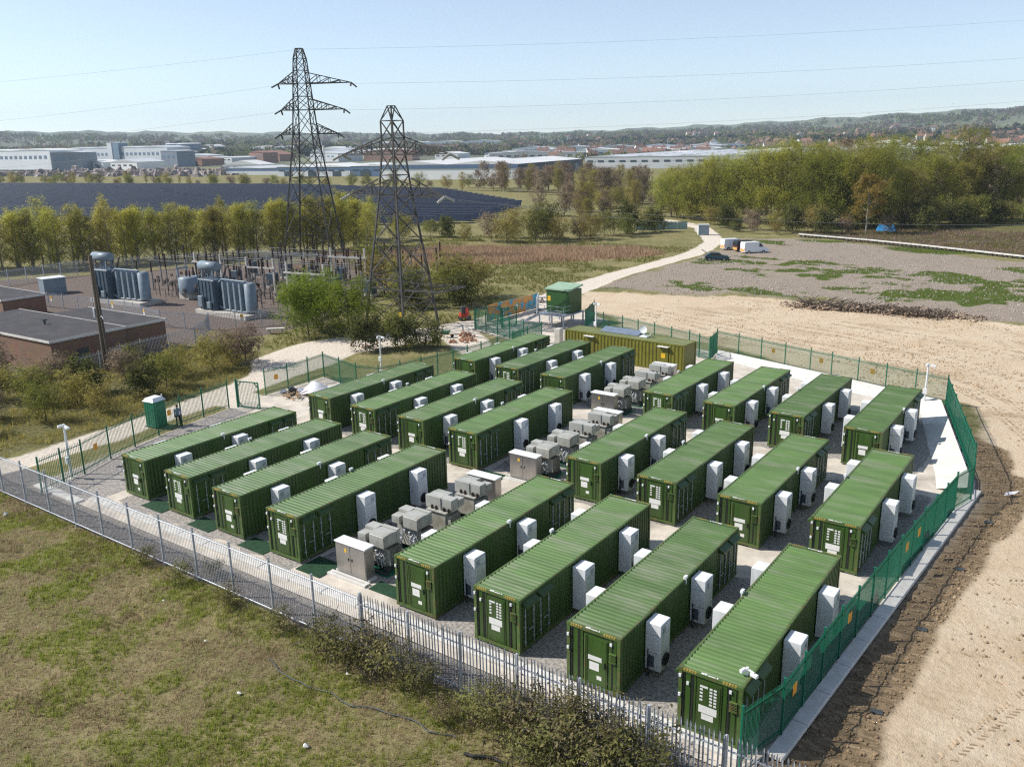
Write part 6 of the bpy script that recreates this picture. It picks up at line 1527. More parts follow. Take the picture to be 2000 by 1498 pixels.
# ================================================================ far woodland and hills
def clumps(name, pts, nl, size, mtl, seed, label):
    r = np.random.default_rng(seed); n = len(pts)
    c = np.repeat(pts[:, :3], nl, 0); s = np.repeat(pts[:, 3], nl)
    u = r.normal(size=(n * nl, 3)); u /= np.linalg.norm(u, axis=1, keepdims=True); u *= r.uniform(0.45, 1.0, (n * nl, 1)) ** 0.5
    P = c + u * np.stack([s * 0.62, s * 0.62, s * 0.52], 1); P[:, 2] += s * 0.5
    sz = np.repeat(pts[:, 3], nl) * size
    a = r.normal(size=P.shape); a /= np.linalg.norm(a, axis=1, keepdims=True)
    b = np.cross(a, r.normal(size=P.shape)); b /= np.linalg.norm(b, axis=1, keepdims=True)
    V = np.concatenate([P + a * sz[:, None], P - a * sz[:, None] * .5 + b * sz[:, None] * .8, P - a * sz[:, None] * .5 - b * sz[:, None] * .8], 1).reshape(-1, 3)
    var = np.repeat(np.clip(np.repeat(r.uniform(0, 1, n), nl) + r.normal(0, .15, n * nl), 0, 1), 3).astype(np.float32)
    return new(name, fast_mesh(name, V, np.arange(len(V)).reshape(-1, 3), mtl, False, {'var': var}), label=label, cat='woodland', kind='stuff')
def scatter(n, d0, d1, a0, a1, s0, s1, seed, clump=0.5, pw=1.0):
    r = np.random.default_rng(seed); out = []
    m = n * 4
    d = d0 + (d1 - d0) * r.uniform(0, 1, m) ** pw; a = np.radians(r.uniform(a0, a1, m))
    x = fwd.x * d * np.cos(a) + rgt.x * d * np.sin(a); y = fwd.y * d * np.cos(a) + rgt.y * d * np.sin(a)
    k = vnoise(x, y, 130, seed) + 0.5 * vnoise(x, y, 45, seed + 1) > clump
    x, y = x[k][:n], y[k][:n]
    z = np.array([hill_h(a_, b_) for a_, b_ in zip(x, y)])
    return np.stack([x, y, z, r.uniform(s0, s1, len(x))], 1)
LFAR = {'green': leaf_mat('far_green_trees', (0.11, 0.125, 0.04), (0.28, 0.28, 0.10), 0.4), 'brown': leaf_mat('far_brown_trees', (0.13, 0.11, 0.075), (0.30, 0.24, 0.17), 0.4), 'dark': leaf_mat('far_dark_trees', (0.02, 0.03, 0.018), (0.06, 0.07, 0.035), 0.1)}
clumps('far_woodland', np.concatenate([scatter(1000, 950, 1900, 0, 31, 5, 10, 3, 0.9), scatter(1200, 1450, 2300, -31, 0, 8, 14, 4, 0.78)]), 34, 0.20, LFAR['green'], 1, 'mixed green trees among the distant town')
clumps('far_woodland', np.concatenate([scatter(900, 950, 2200, 0, 31, 5, 10, 7, 0.9), scatter(1100, 1450, 2300, -31, 0, 8, 14, 8, 0.78)]), 34, 0.20, LFAR['brown'], 2, 'leafless brown trees among the distant town')
clumps('far_woodland', scatter(900, 1450, 2400, -31, 31, 9, 16, 9, 0.9), 34, 0.20, LFAR['dark'], 3, 'dark evergreens among the distant town')
clumps('far_woodland', scatter(2200, 1800, 3800, -32, 32, 8, 15, 13, 0.86), 18, 0.30, LFAR['brown'], 4, 'brown woods on the hillsides')
clumps('far_woodland', scatter(1800, 1800, 3800, -32, 32, 8, 15, 17, 0.9), 18, 0.30, LFAR['green'], 5, 'green woods on the hillsides')
# hedges and small trees along the far edge of the solar farm
for i in range(46):
    t = i / 45
    x = -640 + 385 * t + rnd.uniform(-5, 5); y = 286 + 48 * t + rnd.uniform(0, 14)
    kd = ('bush', 'twigbush', 'olivebush', 'bush')[i % 4]
    plant(kd, x, y, rnd.uniform(0.8, 1.6), 'bush', {'bush': 'green bush', 'twigbush': 'brown twig bush', 'olivebush': 'olive bush'}[kd] + ', %s in the hedge along the far edge of the solar farm' % nth(i), 'bush', 'far solar hedge ' + kd)
for i in range(14):
    x = -690 + 16 * i + rnd.uniform(-6, 6); y = 300 + 2 * i + rnd.uniform(0, 30)
    plant(('olivetree', 'baretree')[i % 2], x, y, rnd.uniform(0.3, 0.5), 'tree', ('olive' if i % 2 == 0 else 'leafless') + ' tree, %s of those before the white factory' % nth(i), 'tree', 'factory trees %d' % (i % 2))
# hills: country rising behind the town
M['hill'] = mat('hill_fields', (0.13, 0.14, 0.075), 0.95, var=0.45, scale=0.004, dirt=(0.05, 0.055, 0.035, 0.9), dscale=0.003)
nd, na = 46, 150
V = []
for i in range(nd + 1):
    d = 900 + 5600 * (i / nd) ** 1.3
    for j in range(na + 1):
        a = R(-38 + 76 * j / na)
        x, y = fwd.x * d * math.cos(a) + rgt.x * d * math.sin(a), fwd.y * d * math.cos(a) + rgt.y * d * math.sin(a)
        V.append((x, y, hill_h(x, y) - (0.4 if i else 2) + (rnd.uniform(0, 4) if d > 4500 else 0)))
F = [(i * (na + 1) + j, i * (na + 1) + j + 1, (i + 1) * (na + 1) + j + 1, (i + 1) * (na + 1) + j) for i in range(nd) for j in range(na)]
new('hills', fast_mesh('hills', np.array(V), np.array(F), M['hill'], True), kind='structure')
# ================================================================ portable toilet and person
tl = new('portable_toilet', None, None, (-62.2, 36.4, 0), R(8), label='green portable toilet with white roof by the track-side fence', cat='portable toilet')
new('cabin', MB().bbox(0, 0, 0.05, 1.15, 1.15, 2.1, 0.05).mesh('cabin', mat('toilet_green', (0.012, 0.17, 0.09), 0.4, var=0.08)), tl)
for i in range(4): new('rib', MB().box(0.15 + i * 0.25, -0.02, 0.2, 0.2 + i * .25, -0.002, 1.95).mesh('rib', M['fencegreen']), tl)
dm = MB().add([(-.06, -.06, 2.1), (1.21, -.06, 2.1), (1.21, 1.21, 2.1), (-.06, 1.21, 2.1), (0.2, 0.15, 2.38), (.95, .15, 2.38), (.95, 1.0, 2.38), (.2, 1.0, 2.38)], [(0, 3, 2, 1), (4, 5, 6, 7), (0, 1, 5, 4), (1, 2, 6, 5), (2, 3, 7, 6), (3, 0, 4, 7)])
new('roof', dm.mesh('roof', M['white']), tl)
new('vent_pipe', MB().tube([(1.0, 1.0, 2.2), (1.0, 1.0, 2.55)], 0.05, 7).mesh('vent_pipe', M['white']), tl)
new('base', MB().box(-.05, -.05, 0, 1.2, 1.2, 0.05).mesh('base', M['darkrub']), tl)

def skin(name, verts, edges, radii, mtl, parent=None, sub=2):
    me = bpy.data.meshes.new(name); me.from_pydata(verts, edges, []); me.update()
    o = new(name, me, parent)
    md = o.modifiers.new('skin', 'SKIN'); md.use_smooth_shade = True
    for i, r in enumerate(radii):
        me.skin_vertices[0].data[i].radius = r if isinstance(r, tuple) else (r, r)
    me.skin_vertices[0].data[0].use_root = True
    s = o.modifiers.new('sub', 'SUBSURF'); s.levels = sub; s.render_levels = sub
    me.materials.append(mtl)
    return o
SKINM = mat('skin', (0.42, 0.25, 0.18), 0.6, var=0.05); CLOTH = mat('blue_grey_jacket', (0.20, 0.24, 0.34), 0.8, var=0.15, scale=8); TROUS = mat('black_trousers', (0.012, 0.012, 0.015), 0.85); HAIR = mat('dark_hair', (0.02, 0.015, 0.012), 0.7)
def body_material():
    """skin, jacket and trousers by height on the body"""
    m = bpy.data.materials.new('clothed_body'); m.use_nodes = True
    nt = m.node_tree; N = nt.nodes; L = nt.links; b = N['Principled BSDF']; b.inputs['Roughness'].default_value = 0.8
    tc = N.new('ShaderNodeTexCoord'); sp_ = N.new('ShaderNodeSeparateXYZ'); L.new(tc.outputs['Object'], sp_.inputs[0])
    r = N.new('ShaderNodeValToRGB'); r.color_ramp.interpolation = 'CONSTANT'
    mp = N.new('ShaderNodeMapRange'); mp.inputs['From Max'].default_value = 1.85; L.new(sp_.outputs[2], mp.inputs['Value']); L.new(mp.outputs[0], r.inputs[0])
    e = r.color_ramp.elements
    e[0].position = 0; e[0].color = (0.015, 0.013, 0.012, 1); e[1].position = 0.05; e[1].color = (0.012, 0.012, 0.016, 1)
    for p_, c_ in ((0.515, (0.20, 0.24, 0.34, 1)), (0.835, (0.42, 0.25, 0.18, 1))): x = e.new(p_); x.color = c_
    L.new(r.outputs[0], b.inputs['Base Color']); return m
pe = new('person', None, None, (-59.95, 37.85, 0), R(60), label='person in blue-grey top and black trousers standing by the toilet', cat='person')
PV = [(0, 0, .95), (0, 0, 1.15), (0, .01, 1.38), (0, .01, 1.50), (0, .0, 1.56), (0, -.01, 1.66), (0, -.01, 1.76),
      (.10, 0, .90), (.12, -.02, .50), (.12, .02, .09), (.13, -.13, .05), (-.10, 0, .90), (-.12, .02, .50), (-.12, .04, .09), (-.13, -.11, .05),
      (.20, .01, 1.42), (.25, .03, 1.14), (.24, -.04, .90), (.235, -.07, .80), (-.20, .01, 1.42), (-.25, .03, 1.14), (-.22, -.06, .90), (-.21, -.10, .80)]
PE = [(0, 1), (1, 2), (2, 3), (3, 4), (4, 5), (5, 6), (0, 7), (7, 8), (8, 9), (9, 10), (0, 11), (11, 12), (12, 13), (13, 14), (2, 15), (15, 16), (16, 17), (17, 18), (2, 19), (19, 20), (20, 21), (21, 22)]
PR = [(.16, .12), (.15, .11), (.17, .11), (.09, .08), .062, (.082, .10), (.07, .085), .095, .065, .05, (.045, .04), .095, .065, .05, (.045, .04), .07, .052, .042, (.042, .025), .07, .052, .042, (.042, .025)]
skin('body', PV, PE, PR, body_material(), pe)
hm = MB()
for j in range(5):
    for i in range(12):
        a0, a1 = i / 12 * 6.283, (i + 1) / 12 * 6.283; t0, t1 = j / 5 * 1.75, (j + 1) / 5 * 1.75
        f_ = lambda a, t: (0.096 * math.sin(t) * math.cos(a), 0.005 + 0.112 * math.sin(t) * math.sin(a), 1.70 + 0.135 * math.cos(t))
        hm.add([f_(a0, t0), f_(a0, t1), f_(a1, t1), f_(a1, t0)], [(0, 1, 2, 3)], 0, True)
new('hair', hm.mesh('hair', HAIR), pe)
for s_ in (-1, 1):
    new('eye', MB().box(s_ * .035 - .012, -0.112, 1.69, s_ * .035 + .012, -0.104, 1.705).mesh('eye', M['darkrub']), pe)
    for q in range(4):
        xh = s_ * (.235 if s_ > 0 else .21); yh = -.09 if s_ > 0 else -.12
        new('finger', MB().tube([(xh, yh + q * .018 - .02, .80), (xh - s_ * .01, yh + q * .018 - .03, .755), (xh - s_ * .02, yh + q * .018 - .03, .72 + .006 * abs(q - 1))], [.0095, .009, .007], 5).mesh('finger', SKINM), pe)
    new('thumb', MB().tube([(xh - s_ * .02, yh - .03, .83), (xh - s_ * .03, yh - .055, .79), (xh - s_ * .035, yh - .06, .765)], [.011, .010, .008], 5).mesh('thumb', SKINM), pe)
new('nose', MB().add([(-.012, -.105, 1.655), (.012, -.105, 1.655), (0, -.132, 1.66), (0, -.108, 1.70)], [(0, 1, 2), (0, 2, 3), (2, 1, 3)]).mesh('nose', SKINM), pe)

# ================================================================ rubbish heap by the entrance
def rock(mb, x, y, z, s, r, mtl=0):
    vs = [(x + s * a * r.uniform(.7, 1.2), y + s * b * r.uniform(.7, 1.2), z + s * c * r.uniform(.6, 1.1)) for a, b, c in ((-1, 0, 0), (0, -1, 0), (1, 0, 0), (0, 1, 0), (0, 0, .9), (0, 0, -.6))]
    mb.add(vs, [(0, 1, 4), (1, 2, 4), (2, 3, 4), (3, 0, 4), (1, 0, 5), (2, 1, 5), (3, 2, 5), (0, 3, 5)], mtl)
M['sheet'] = mat('pale_plastic_sheet', (0.62, 0.62, 0.66), 0.4, var=0.15, scale=2); M['tarp'] = mat('grey_tarp', (0.28, 0.30, 0.34), 0.5, var=0.3, scale=2)
M['timber'] = mat('offcut_timber', (0.36, 0.25, 0.14), 0.85, var=0.25, scale=4)
def sheet(cx, cy, w, d, h, seed, mtl, name, label, rz=0.0):
    n = 16; xs = np.linspace(-w / 2, w / 2, n); X, Y = np.meshgrid(xs, np.linspace(-d / 2, d / 2, n), indexing='ij')
    Z = h * np.exp(-((X / w * 2.6) ** 2 + (Y / d * 2.6) ** 2)) * (0.6 + 0.9 * fbm(X * 3, Y * 3, 1.6, seed)) + 0.02
    i_ = np.arange(n * n).reshape(n, n); F = np.stack([i_[:-1, :-1], i_[1:, :-1], i_[1:, 1:], i_[:-1, 1:]], -1).reshape(-1, 4)
    return new(name, fast_mesh(name, np.stack([X, Y, Z], -1).reshape(-1, 3), F, mtl, False), None, (cx, cy, 0.01), rz, label=label, cat='sheet', group='rubbish by the side entrance')
sheet(-57.9, 50.6, 3.2, 2.6, 0.9, 3, M['sheet'], 'plastic_sheet', 'crumpled pale plastic sheet on the rubbish heap', 0.4)
sheet(-56.0, 51.6, 3.6, 2.4, 0.7, 5, M['tarp'], 'grey_tarpaulin', 'grey tarpaulin thrown over building waste by the green fence', 0.2)
for i in range(16):
    a = rnd.uniform(0, 3.1); L_ = rnd.uniform(0.7, 1.9); x, y = -58.7 + rnd.uniform(-.9, 1.0), 48.6 + rnd.uniform(-.7, .6)
    new('timber_offcut', MB().beam((-L_ / 2, 0, 0), (L_ / 2, 0, rnd.uniform(0, .4)), rnd.uniform(.06, .16), .05).mesh('timber_offcut', M['timber']), None, (x, y, 0.06 + 0.05 * (i % 6)), a, label='timber offcut in the heap beside the crumpled plastic sheet', cat='timber', group='timber offcuts in the rubbish heap')
for i, (x, y, c) in enumerate(((-59.9, 48.2, 'tarp'), (-59.4, 48.9, 'darkrub'), (-59.9, 49.4, 'tarp'), (-59.0, 49.6, 'sheet'))):
    mb_ = MB(); rr2 = random.Random(i)
    for k in range(5): rock(mb_, rr2.uniform(-.3, .3), rr2.uniform(-.3, .3), 0.2 + rr2.uniform(0, .2), rr2.uniform(.25, .42), rr2)
    new('rubbish_bag', mb_.mesh('rubbish_bag', M[c]), None, (x, y, 0), label=('filled %s rubbish bag, %s from the gate sign' % ({'tarp': 'grey', 'darkrub': 'black', 'sheet': 'white'}[c], ORD[i])), cat='rubbish bag', group='rubbish bags by the entrance')
# dark green trench covers beside the cabinets
for i, (x0, y0, x1, y1, lab) in enumerate(((-47.95, 27.0, -45.85, 28.2, 'before the first lane of the front row'), (-43.1, 26.9, -41.05, 28.1, 'before the second lane of the front row'), (-38.3, 26.8, -36.15, 28.0, 'before the third lane of the front row'), (-33.4, 26.7, -31.6, 28.4, 'between the front cabinet and the container'), (-28.7, 27.3, -26.5, 28.2, 'on the sand side of the front cabinet'), (-33.8, 42.3, -31.7, 43.4, 'beside the middle cabinet'))):
    new('trench_cover', MB().box(x0, y0, 0.02, x1, y1, 0.045).mesh('trench_cover', M['mat_green']), label='dark green trench cover on the ground ' + lab, cat='trench cover', group='green trench covers')

# ================================================================ machinery, hoarding and bits near the kiosk
def digger():
    r = new('mini_digger', None, None, (-67.2, 83.4, 0), R(-35), 0.72, label='red mini digger parked on the track beside the green gate', cat='digger')
    RED = mat('digger_red', (0.42, 0.05, 0.03), 0.4, var=0.1)
    for s in (-1, 1):
        t = MB(); pts = [(-1.0, 0.28), (-.8, .5), (.8, .5), (1.0, .28), (.8, .06), (-.8, .06)]
        n = len(pts); vs = [(x, s * .75 - .17, z) for x, z in pts] + [(x, s * .75 + .17, z) for x, z in pts]
        t.add(vs, [tuple(range(n - 1, -1, -1)), tuple(range(n, 2 * n))] + [(i, (i + 1) % n, n + (i + 1) % n, n + i) for i in range(n)])
        new('track', t.mesh('track', M['darkrub']), r)
    new('body', MB().bbox(-1.0, -.75, .55, .5, .75, 1.25, .08).mesh('body', RED), r)
    c = new('cab', MB().bbox(-.35, -.6, 1.251, .6, .45, 2.4, .06).mesh('cab', M['darksteel']), r)
    for s in (-0.605, 0.452): new('window', MB().box(-.25, s - .003, 1.5, .5, s + .003, 2.25).mesh('window', FM['glass']), c)
    new('boom', MB().beam((.5, .1, 1.0), (1.5, .1, 2.3), .22).beam((1.5, .1, 2.3), (2.4, .1, 1.1), .18).mesh('boom', RED), r)
    new('bucket', MB().add([(2.2, -.25, 1.1), (2.6, -.25, 1.0), (2.5, -.25, .5), (2.15, -.25, .65), (2.2, .45, 1.1), (2.6, .45, 1.0), (2.5, .45, .5), (2.15, .45, .65)], [(0, 1, 2, 3), (7, 6, 5, 4), (0, 4, 5, 1), (1, 5, 6, 2), (2, 6, 7, 3), (3, 7, 4, 0)]).mesh('bucket', M['darksteel']), r)
    new('blade', MB().box(-1.5, -.8, .08, -1.4, .8, .45).mesh('blade', RED), r)
digger()
def paint_material():
    m = bpy.data.materials.new('painted_mural'); m.use_nodes = True
    nt = m.node_tree; N = nt.nodes; L = nt.links; b = N['Principled BSDF']; b.inputs['Roughness'].default_value = 0.6
    tc = N.new('ShaderNodeTexCoord'); no = N.new('ShaderNodeTexNoise'); no.inputs['Scale'].default_value = 0.55; no.inputs['Detail'].default_value = 2; L.new(tc.outputs['Object'], no.inputs['Vector'])
    r = N.new('ShaderNodeValToRGB'); L.new(no.outputs['Fac'], r.inputs[0]); e = r.color_ramp.elements
    e[0].position = 0.3; e[0].color = (0.03, 0.25, 0.42, 1); e[1].position = 0.7; e[1].color = (0.75, 0.72, 0.6, 1)
    for p_, c_ in ((0.42, (0.10, 0.42, 0.55, 1)), (0.5, (0.70, 0.28, 0.05, 1)), (0.58, (0.75, 0.40, 0.12, 1)), (0.64, (0.04, 0.30, 0.25, 1))): x = e.new(p_); x.color = c_
    L.new(r.outputs[0], b.inputs['Base Color']); return m
hd = new('painted_hoarding', None, None, (-64.0, 84.0, 0), math.atan2(10.5, 0.4), label='hoarding with blue and orange painting behind the green gate', cat='hoarding')
MU = paint_material()
for i in range(5): new('panel', MB().box(i * 2.1, -.03, .05, i * 2.1 + 2.06, .03, 2.0).mesh('panel', MU), hd)
for i in range(6): new('post', MB().box(i * 2.1 - .05, .035, -.1, i * 2.1 + .05, .12, 2.05).mesh('post', M['fencegreen']), hd)
lf = new('lattice_fence', None, None, (-63.5, 94.6, 0), R(-60), label='white lattice site fence between the painted hoarding and the kiosk', cat='fence')
for i in range(2):
    f_ = MB(); x0 = i * 2.4
    f_.beam((x0, 0, .1), (x0, 0, 2.1), .05).beam((x0 + 2.3, 0, .1), (x0 + 2.3, 0, 2.1), .05).beam((x0, 0, .1), (x0 + 2.3, 0, .1), .05).beam((x0, 0, 2.1), (x0 + 2.3, 0, 2.1), .05)
    for k in range(1, 9): f_.beam((x0 + k * .255, 0, .1), (x0 + k * .255, 0, 2.1), .02)
    for k in range(1, 6): f_.beam((x0, 0, .1 + k * .33), (x0 + 2.3, 0, .1 + k * .33), .02)
    new('panel', f_.mesh('panel', M['white']), lf)
    new('foot', MB().box(x0 + .9, -.3, 0, x0 + 1.4, .3, .12).mesh('foot', M['darkrub']), lf)
wb = new('wheelbarrow', None, None, (-62.7, 74.3, 0), R(30), label='green and orange wheelbarrow by the shrubs', cat='wheelbarrow')
new('tray', MB().add([(-.5, -.35, .7), (.6, -.35, .75), (.6, .35, .75), (-.5, .35, .7), (-.3, -.22, .4), (.35, -.22, .4), (.35, .22, .4), (-.3, .22, .4)], [(0, 4, 5, 1), (1, 5, 6, 2), (2, 6, 7, 3), (3, 7, 4, 0), (4, 7, 6, 5), (0, 1, 2, 3)]).mesh('tray', M['fencegreen']), wb)
new('frame', MB().beam((-1.2, -.3, .6), (.7, -.1, .3), .05).beam((-1.2, .3, .6), (.7, .1, .3), .05).beam((-.4, -.25, .45), (-.5, -.28, 0), .05).beam((-.4, .25, .45), (-.5, .28, 0), .05).mesh('frame', M['orange']), wb)
new('wheel', MB().tube([(.75, -.06, .2), (.75, .06, .2)], .2, 12).mesh('wheel', M['darkrub']), wb)
for i, (x, y, s_) in enumerate(((-61.0, 76.0, .9), (-59.6, 74.4, .8), (-60.4, 72.9, .6), (-67.0, 66.0, .4))):
    mb_ = MB(); rr2 = random.Random(40 + i)
    for k in range(26): rock(mb_, rr2.normalvariate(0, .6), rr2.normalvariate(0, .6), .1 + .3 * rr2.random(), rr2.uniform(.12, .4), rr2)
    new('spoil_heap', mb_.mesh('spoil_heap', mat('spoil_%d' % i, (0.34, 0.18, 0.11), 0.95, var=0.4, scale=2)), None, (x, y, -.05), 0, s_, 'small orange-brown spoil heap, %s from the green gate by the digger' % ORD[i], 'spoil heap', 'spoil heaps near the digger', kind=None)
be = new('bench', None, None, (-82.6, 65.0, 0), R(42), label='pale concrete bench beside the willow bush', cat='bench')
new('seat', MB().box(0, 0, .42, 2.2, .5, .52).mesh('seat', M['whiteconc']), be)
for x in (.25, 1.75): new('leg', MB().box(x, .08, 0, x + .2, .42, .42).mesh('leg', M['concrete']), be)
tb = new('picnic_table', None, None, (-66.5, 98.5, 0), R(20), label='weathered picnic table beside the track behind the hoarding', cat='picnic table')
new('table_top', MB().box(-1.2, -.5, .72, 1.2, .5, .8).mesh('table_top', M['whiteconc']), tb)
for s in (-1, 1): new('seat', MB().box(-1.2, s * .85 - .15, .42, 1.2, s * .85 + .15, .48).mesh('seat', M['wood']), tb)
for x in (-.8, .8): new('leg', MB().beam((x, -.95, 0), (x, .4, .75), .1).beam((x, .95, 0), (x, -.4, .75), .1).mesh('leg', M['wood']), tb)
for i in range(3):
    pl_ = new('concrete_pillar', MB().bbox(-.35, -.35, -.05, .35, .35, 1.9, .03).mesh('concrete_pillar', M['concrete']), None, (-49.4 + i * 1.3, 77.4 - i * 0.25, 0), label='rough concrete pillar, %s beside the olive container end' % ORD[i], cat='pillar', group='concrete pillars below the kiosk')

# ================================================================ vehicles
GLASS = mat('vehicle_glass', (0.02, 0.025, 0.03), 0.1, spec=0.8); TYRE = mat('tyre', (0.02, 0.02, 0.02), 0.8); CHROME = mat('wheel_rim', (0.4, 0.4, 0.42), 0.35, 0.8)
def vehicle(x, y, rz, prof, w, paint, label, kind, win, chev=None, wheelx=(0.9, 3.9), L_=5.0):
    r = new('parked_van' if kind == 'van' else 'parked_car', None, None, (x, y, 0.0), rz, label=label, cat=kind, group='vehicles parked on the rubble ground')
    b = MB(); n = len(prof); ins = 0.10
    vs = [(a, 0.0 if z < 1.0 else ins, z) for a, z in prof] + [(a, w if z < 1.0 else w - ins, z) for a, z in prof]
    b.add(vs, [tuple(range(n)), tuple(range(2 * n - 1, n - 1, -1))] + [((i + 1) % n, i, n + i, n + (i + 1) % n) for i in range(n)])
    new('body', b.mesh('body', paint), r)
    for (pts, side) in win:
        m = MB()
        if side == 'side':
            for yy, fl in ((0.035, False), (w - 0.035, True)):
                p3 = [(a, yy + (.02 if not fl else -.02) * 0, z) for a, z in pts]
                m.add(p3 if not fl else p3[::-1], [tuple(range(len(p3)))])
            new('side_windows', m.mesh('side_windows', GLASS), r, kind='stuff')
        else:
            (a0, z0), (a1, z1) = pts
            dx, dz = z1 - z0, -(a1 - a0); q = math.hypot(dx, dz); sg_ = 1 if side == 'front' else -1
            ox, oz = sg_ * abs(dx) / q * .012, abs(dz) / q * .012
            m.quad((a0 + ox, .16, z0 + oz), (a0 + ox, w - .16, z0 + oz), (a1 + ox, w - .2, z1 + oz), (a1 + ox, .2, z1 + oz))
            new('windscreen' if side == 'front' else 'rear_window', m.mesh('windscreen', GLASS), r)
    for wx in wheelx:
        for yy in (-0.02, w - 0.20):
            wh = new('wheel', MB().tube([(0, 0, 0), (0, .22, 0)], .34, 14).mesh('wheel', TYRE), r, (wx, yy, .34))
            new('rim', MB().tube([(0, -.012, 0), (0, .232, 0)], .2, 10).mesh('rim', CHROME), wh)
    for yy in (.08, w - .33): new('headlight', MB().box(L_ - .03, yy, .68, L_ + .012, yy + .25, .84).mesh('headlight', M['white']), r)
    for yy in (.03, w - .15): new('tail_light', MB().box(-.012, yy, .85, .03, yy + .12, 1.2).mesh('tail_light', mat('tail_red', (0.5, 0.02, 0.02), 0.3)), r)
    if chev: new('rear_marking', MB().box(-.02, .15, .45, -.004, w - .15, .95).mesh('rear_marking', chev), r)
    return r
VAN = [(0, .35), (4.95, .35), (5.0, .75), (4.85, 1.05), (4.1, 1.25), (3.35, 2.05), (3.0, 2.2), (0.1, 2.2), (0, 1.9)]
CAR = [(0, .35), (4.2, .35), (4.28, .6), (4.1, .85), (3.1, 1.0), (2.5, 1.45), (1.0, 1.5), (0.2, 1.05), (0, .95)]
WV = mat('van_white', (0.78, 0.79, 0.80), 0.3, var=0.02); BV = mat('van_black', (0.012, 0.013, 0.018), 0.25); DC = mat('car_blue', (0.02, 0.055, 0.08), 0.25)
CHV = mat('amber_rear_marking', (0.60, 0.34, 0.10), 0.5, var=0.3, scale=6)
vw = [([(3.0, 1.3), (3.85, 1.3), (3.3, 1.95), (3.0, 1.95)], 'side'), ([(4.08, 1.27), (3.38, 2.02)], 'front')]
hv = R(48)
vehicle(-60.4, 160.4, hv, VAN, 2.0, WV, 'white van with orange rear marking parked nearest the grey ground', 'van', vw, CHV)
vehicle(-62.6, 162.2, hv, VAN, 2.0, BV, 'black van with orange rear between the two white vans', 'van', vw, CHV)
vehicle(-66.0, 164.2, hv, VAN, 2.0, WV, 'white van with orange rear parked closest to the track', 'van', vw, CHV)
cr = vehicle(-63.0, 147.9, R(28), CAR, 1.8, DC, 'dark blue car with raised boot parked beside the track', 'car', [([(1.0, 1.0), (2.95, 1.02), (2.45, 1.4), (1.05, 1.44)], 'side'), ([(3.08, 1.02), (2.52, 1.43)], 'front')], wheelx=(.75, 3.4), L_=4.25)
new('boot_lid', MB().beam((0.25, .9, 1.45), (-.55, .9, 2.0), 1.5, .06).mesh('boot_lid', DC), cr)
# ================================================================ low wall, box, rubble, litter
lw = new('low_block_wall', None, None, (-61.5, 196.0, 0), label='long low white-topped block wall before the wood', cat='wall')
wp = [(-61.5, 196.0), (-45, 190.6), (-34.2, 185.8), (-15.6, 176.0), (6, 163.5)]
for a, b_ in zip(wp[:-1], wp[1:]):
    A, B_ = Vector((*a, 0)), Vector((*b_, 0)); n = round((B_ - A).length / 2.0); an = math.atan2(B_.y - A.y, B_.x - A.x); L_ = (B_ - A).length / n
    tm_ = MB().bbox(0.02, -.35, .42, L_ - .02, .35, .62, .02).mesh('slab', M['whiteconc']); km = MB().box(L_ * .2, -.12, -.1, L_ * .2 + .3, .12, .42).box(L_ * .7, -.12, -.1, L_ * .7 + .3, .12, .42).mesh('support', M['darksteel'])
    for i in range(n):
        P = A + (B_ - A) * (i / n) - Vector((-61.5, 196.0, 0)); s__ = new('slab', tm_, lw, P, an); new('support', km, s__)
bx_ = new('site_cabinet', None, None, (-82.2, 188.6, 0), R(35), label='white and blue site cabinet beside the far bend of the track', cat='cabinet')
new('body', MB().bbox(0, 0, 0, 2.4, 1.6, 2.3, .04).mesh('body', M['bluegrey']), bx_); new('door', MB().box(-.02, .2, .1, -.002, 1.4, 2.1).mesh('door', M['white']), bx_); new('roof', MB().box(-.1, -.1, 2.302, 2.5, 1.7, 2.42).mesh('roof', M['white']), bx_)
tp_ = new('blue_tarpaulin', MB().add([(0, 0, .1), (4, 0, .1), (4, 2.5, .3), (0, 2.5, .3), (.4, 1.2, 1.5), (3.6, 1.2, 1.5)], [(0, 1, 5, 4), (2, 3, 4, 5), (3, 0, 4), (1, 2, 5), (0, 3, 2, 1)]).mesh('blue_tarpaulin', mat('tarp_blue', (0.03, 0.22, 0.5), 0.5)), None, (-49, 213, 0), R(20), label='bright blue tarpaulin shelter at the foot of the wood', cat='tarpaulin')
gf2 = new('pale_site_fence', None, None, (-100, 192, 0), R(35), label='pale green site fence at the far end of the thicket', cat='fence')
for i in range(5): new('panel', MB().box(i * 2.5, -.02, .1, i * 2.5 + 2.44, .02, 2.0).mesh('panel', mat('site_fence_%d' % i, (0.22, 0.34, 0.32), 0.6)), gf2)
def stones(name, pts, smin, smax, mtl, label, seed):
    r = np.random.default_rng(seed); n = len(pts)
    base = np.array([(-1, 0, 0), (0, -1, 0), (1, 0, 0), (0, 1, 0), (0, 0, .8), (0, 0, -.5)], float)
    s = np.exp(r.uniform(math.log(smin), math.log(smax), n))
    V = base[None] * r.uniform(.6, 1.25, (n, 6, 3)) * s[:, None, None]
    a = r.uniform(0, 6.28, n); c, s2 = np.cos(a), np.sin(a)
    X = V[..., 0] * c[:, None] - V[..., 1] * s2[:, None]; Y = V[..., 0] * s2[:, None] + V[..., 1] * c[:, None]
    V = np.stack([X, Y, V[..., 2]], -1) + pts[:, None, :]
    f = np.array([(0, 1, 4), (1, 2, 4), (2, 3, 4), (3, 0, 4), (1, 0, 5), (2, 1, 5), (3, 2, 5), (0, 3, 5)])
    F = (f[None] + (np.arange(n) * 6)[:, None, None]).reshape(-1, 3)
    return new(name, fast_mesh(name, V.reshape(-1, 3), F, mtl), label=label, cat=name, kind='stuff')
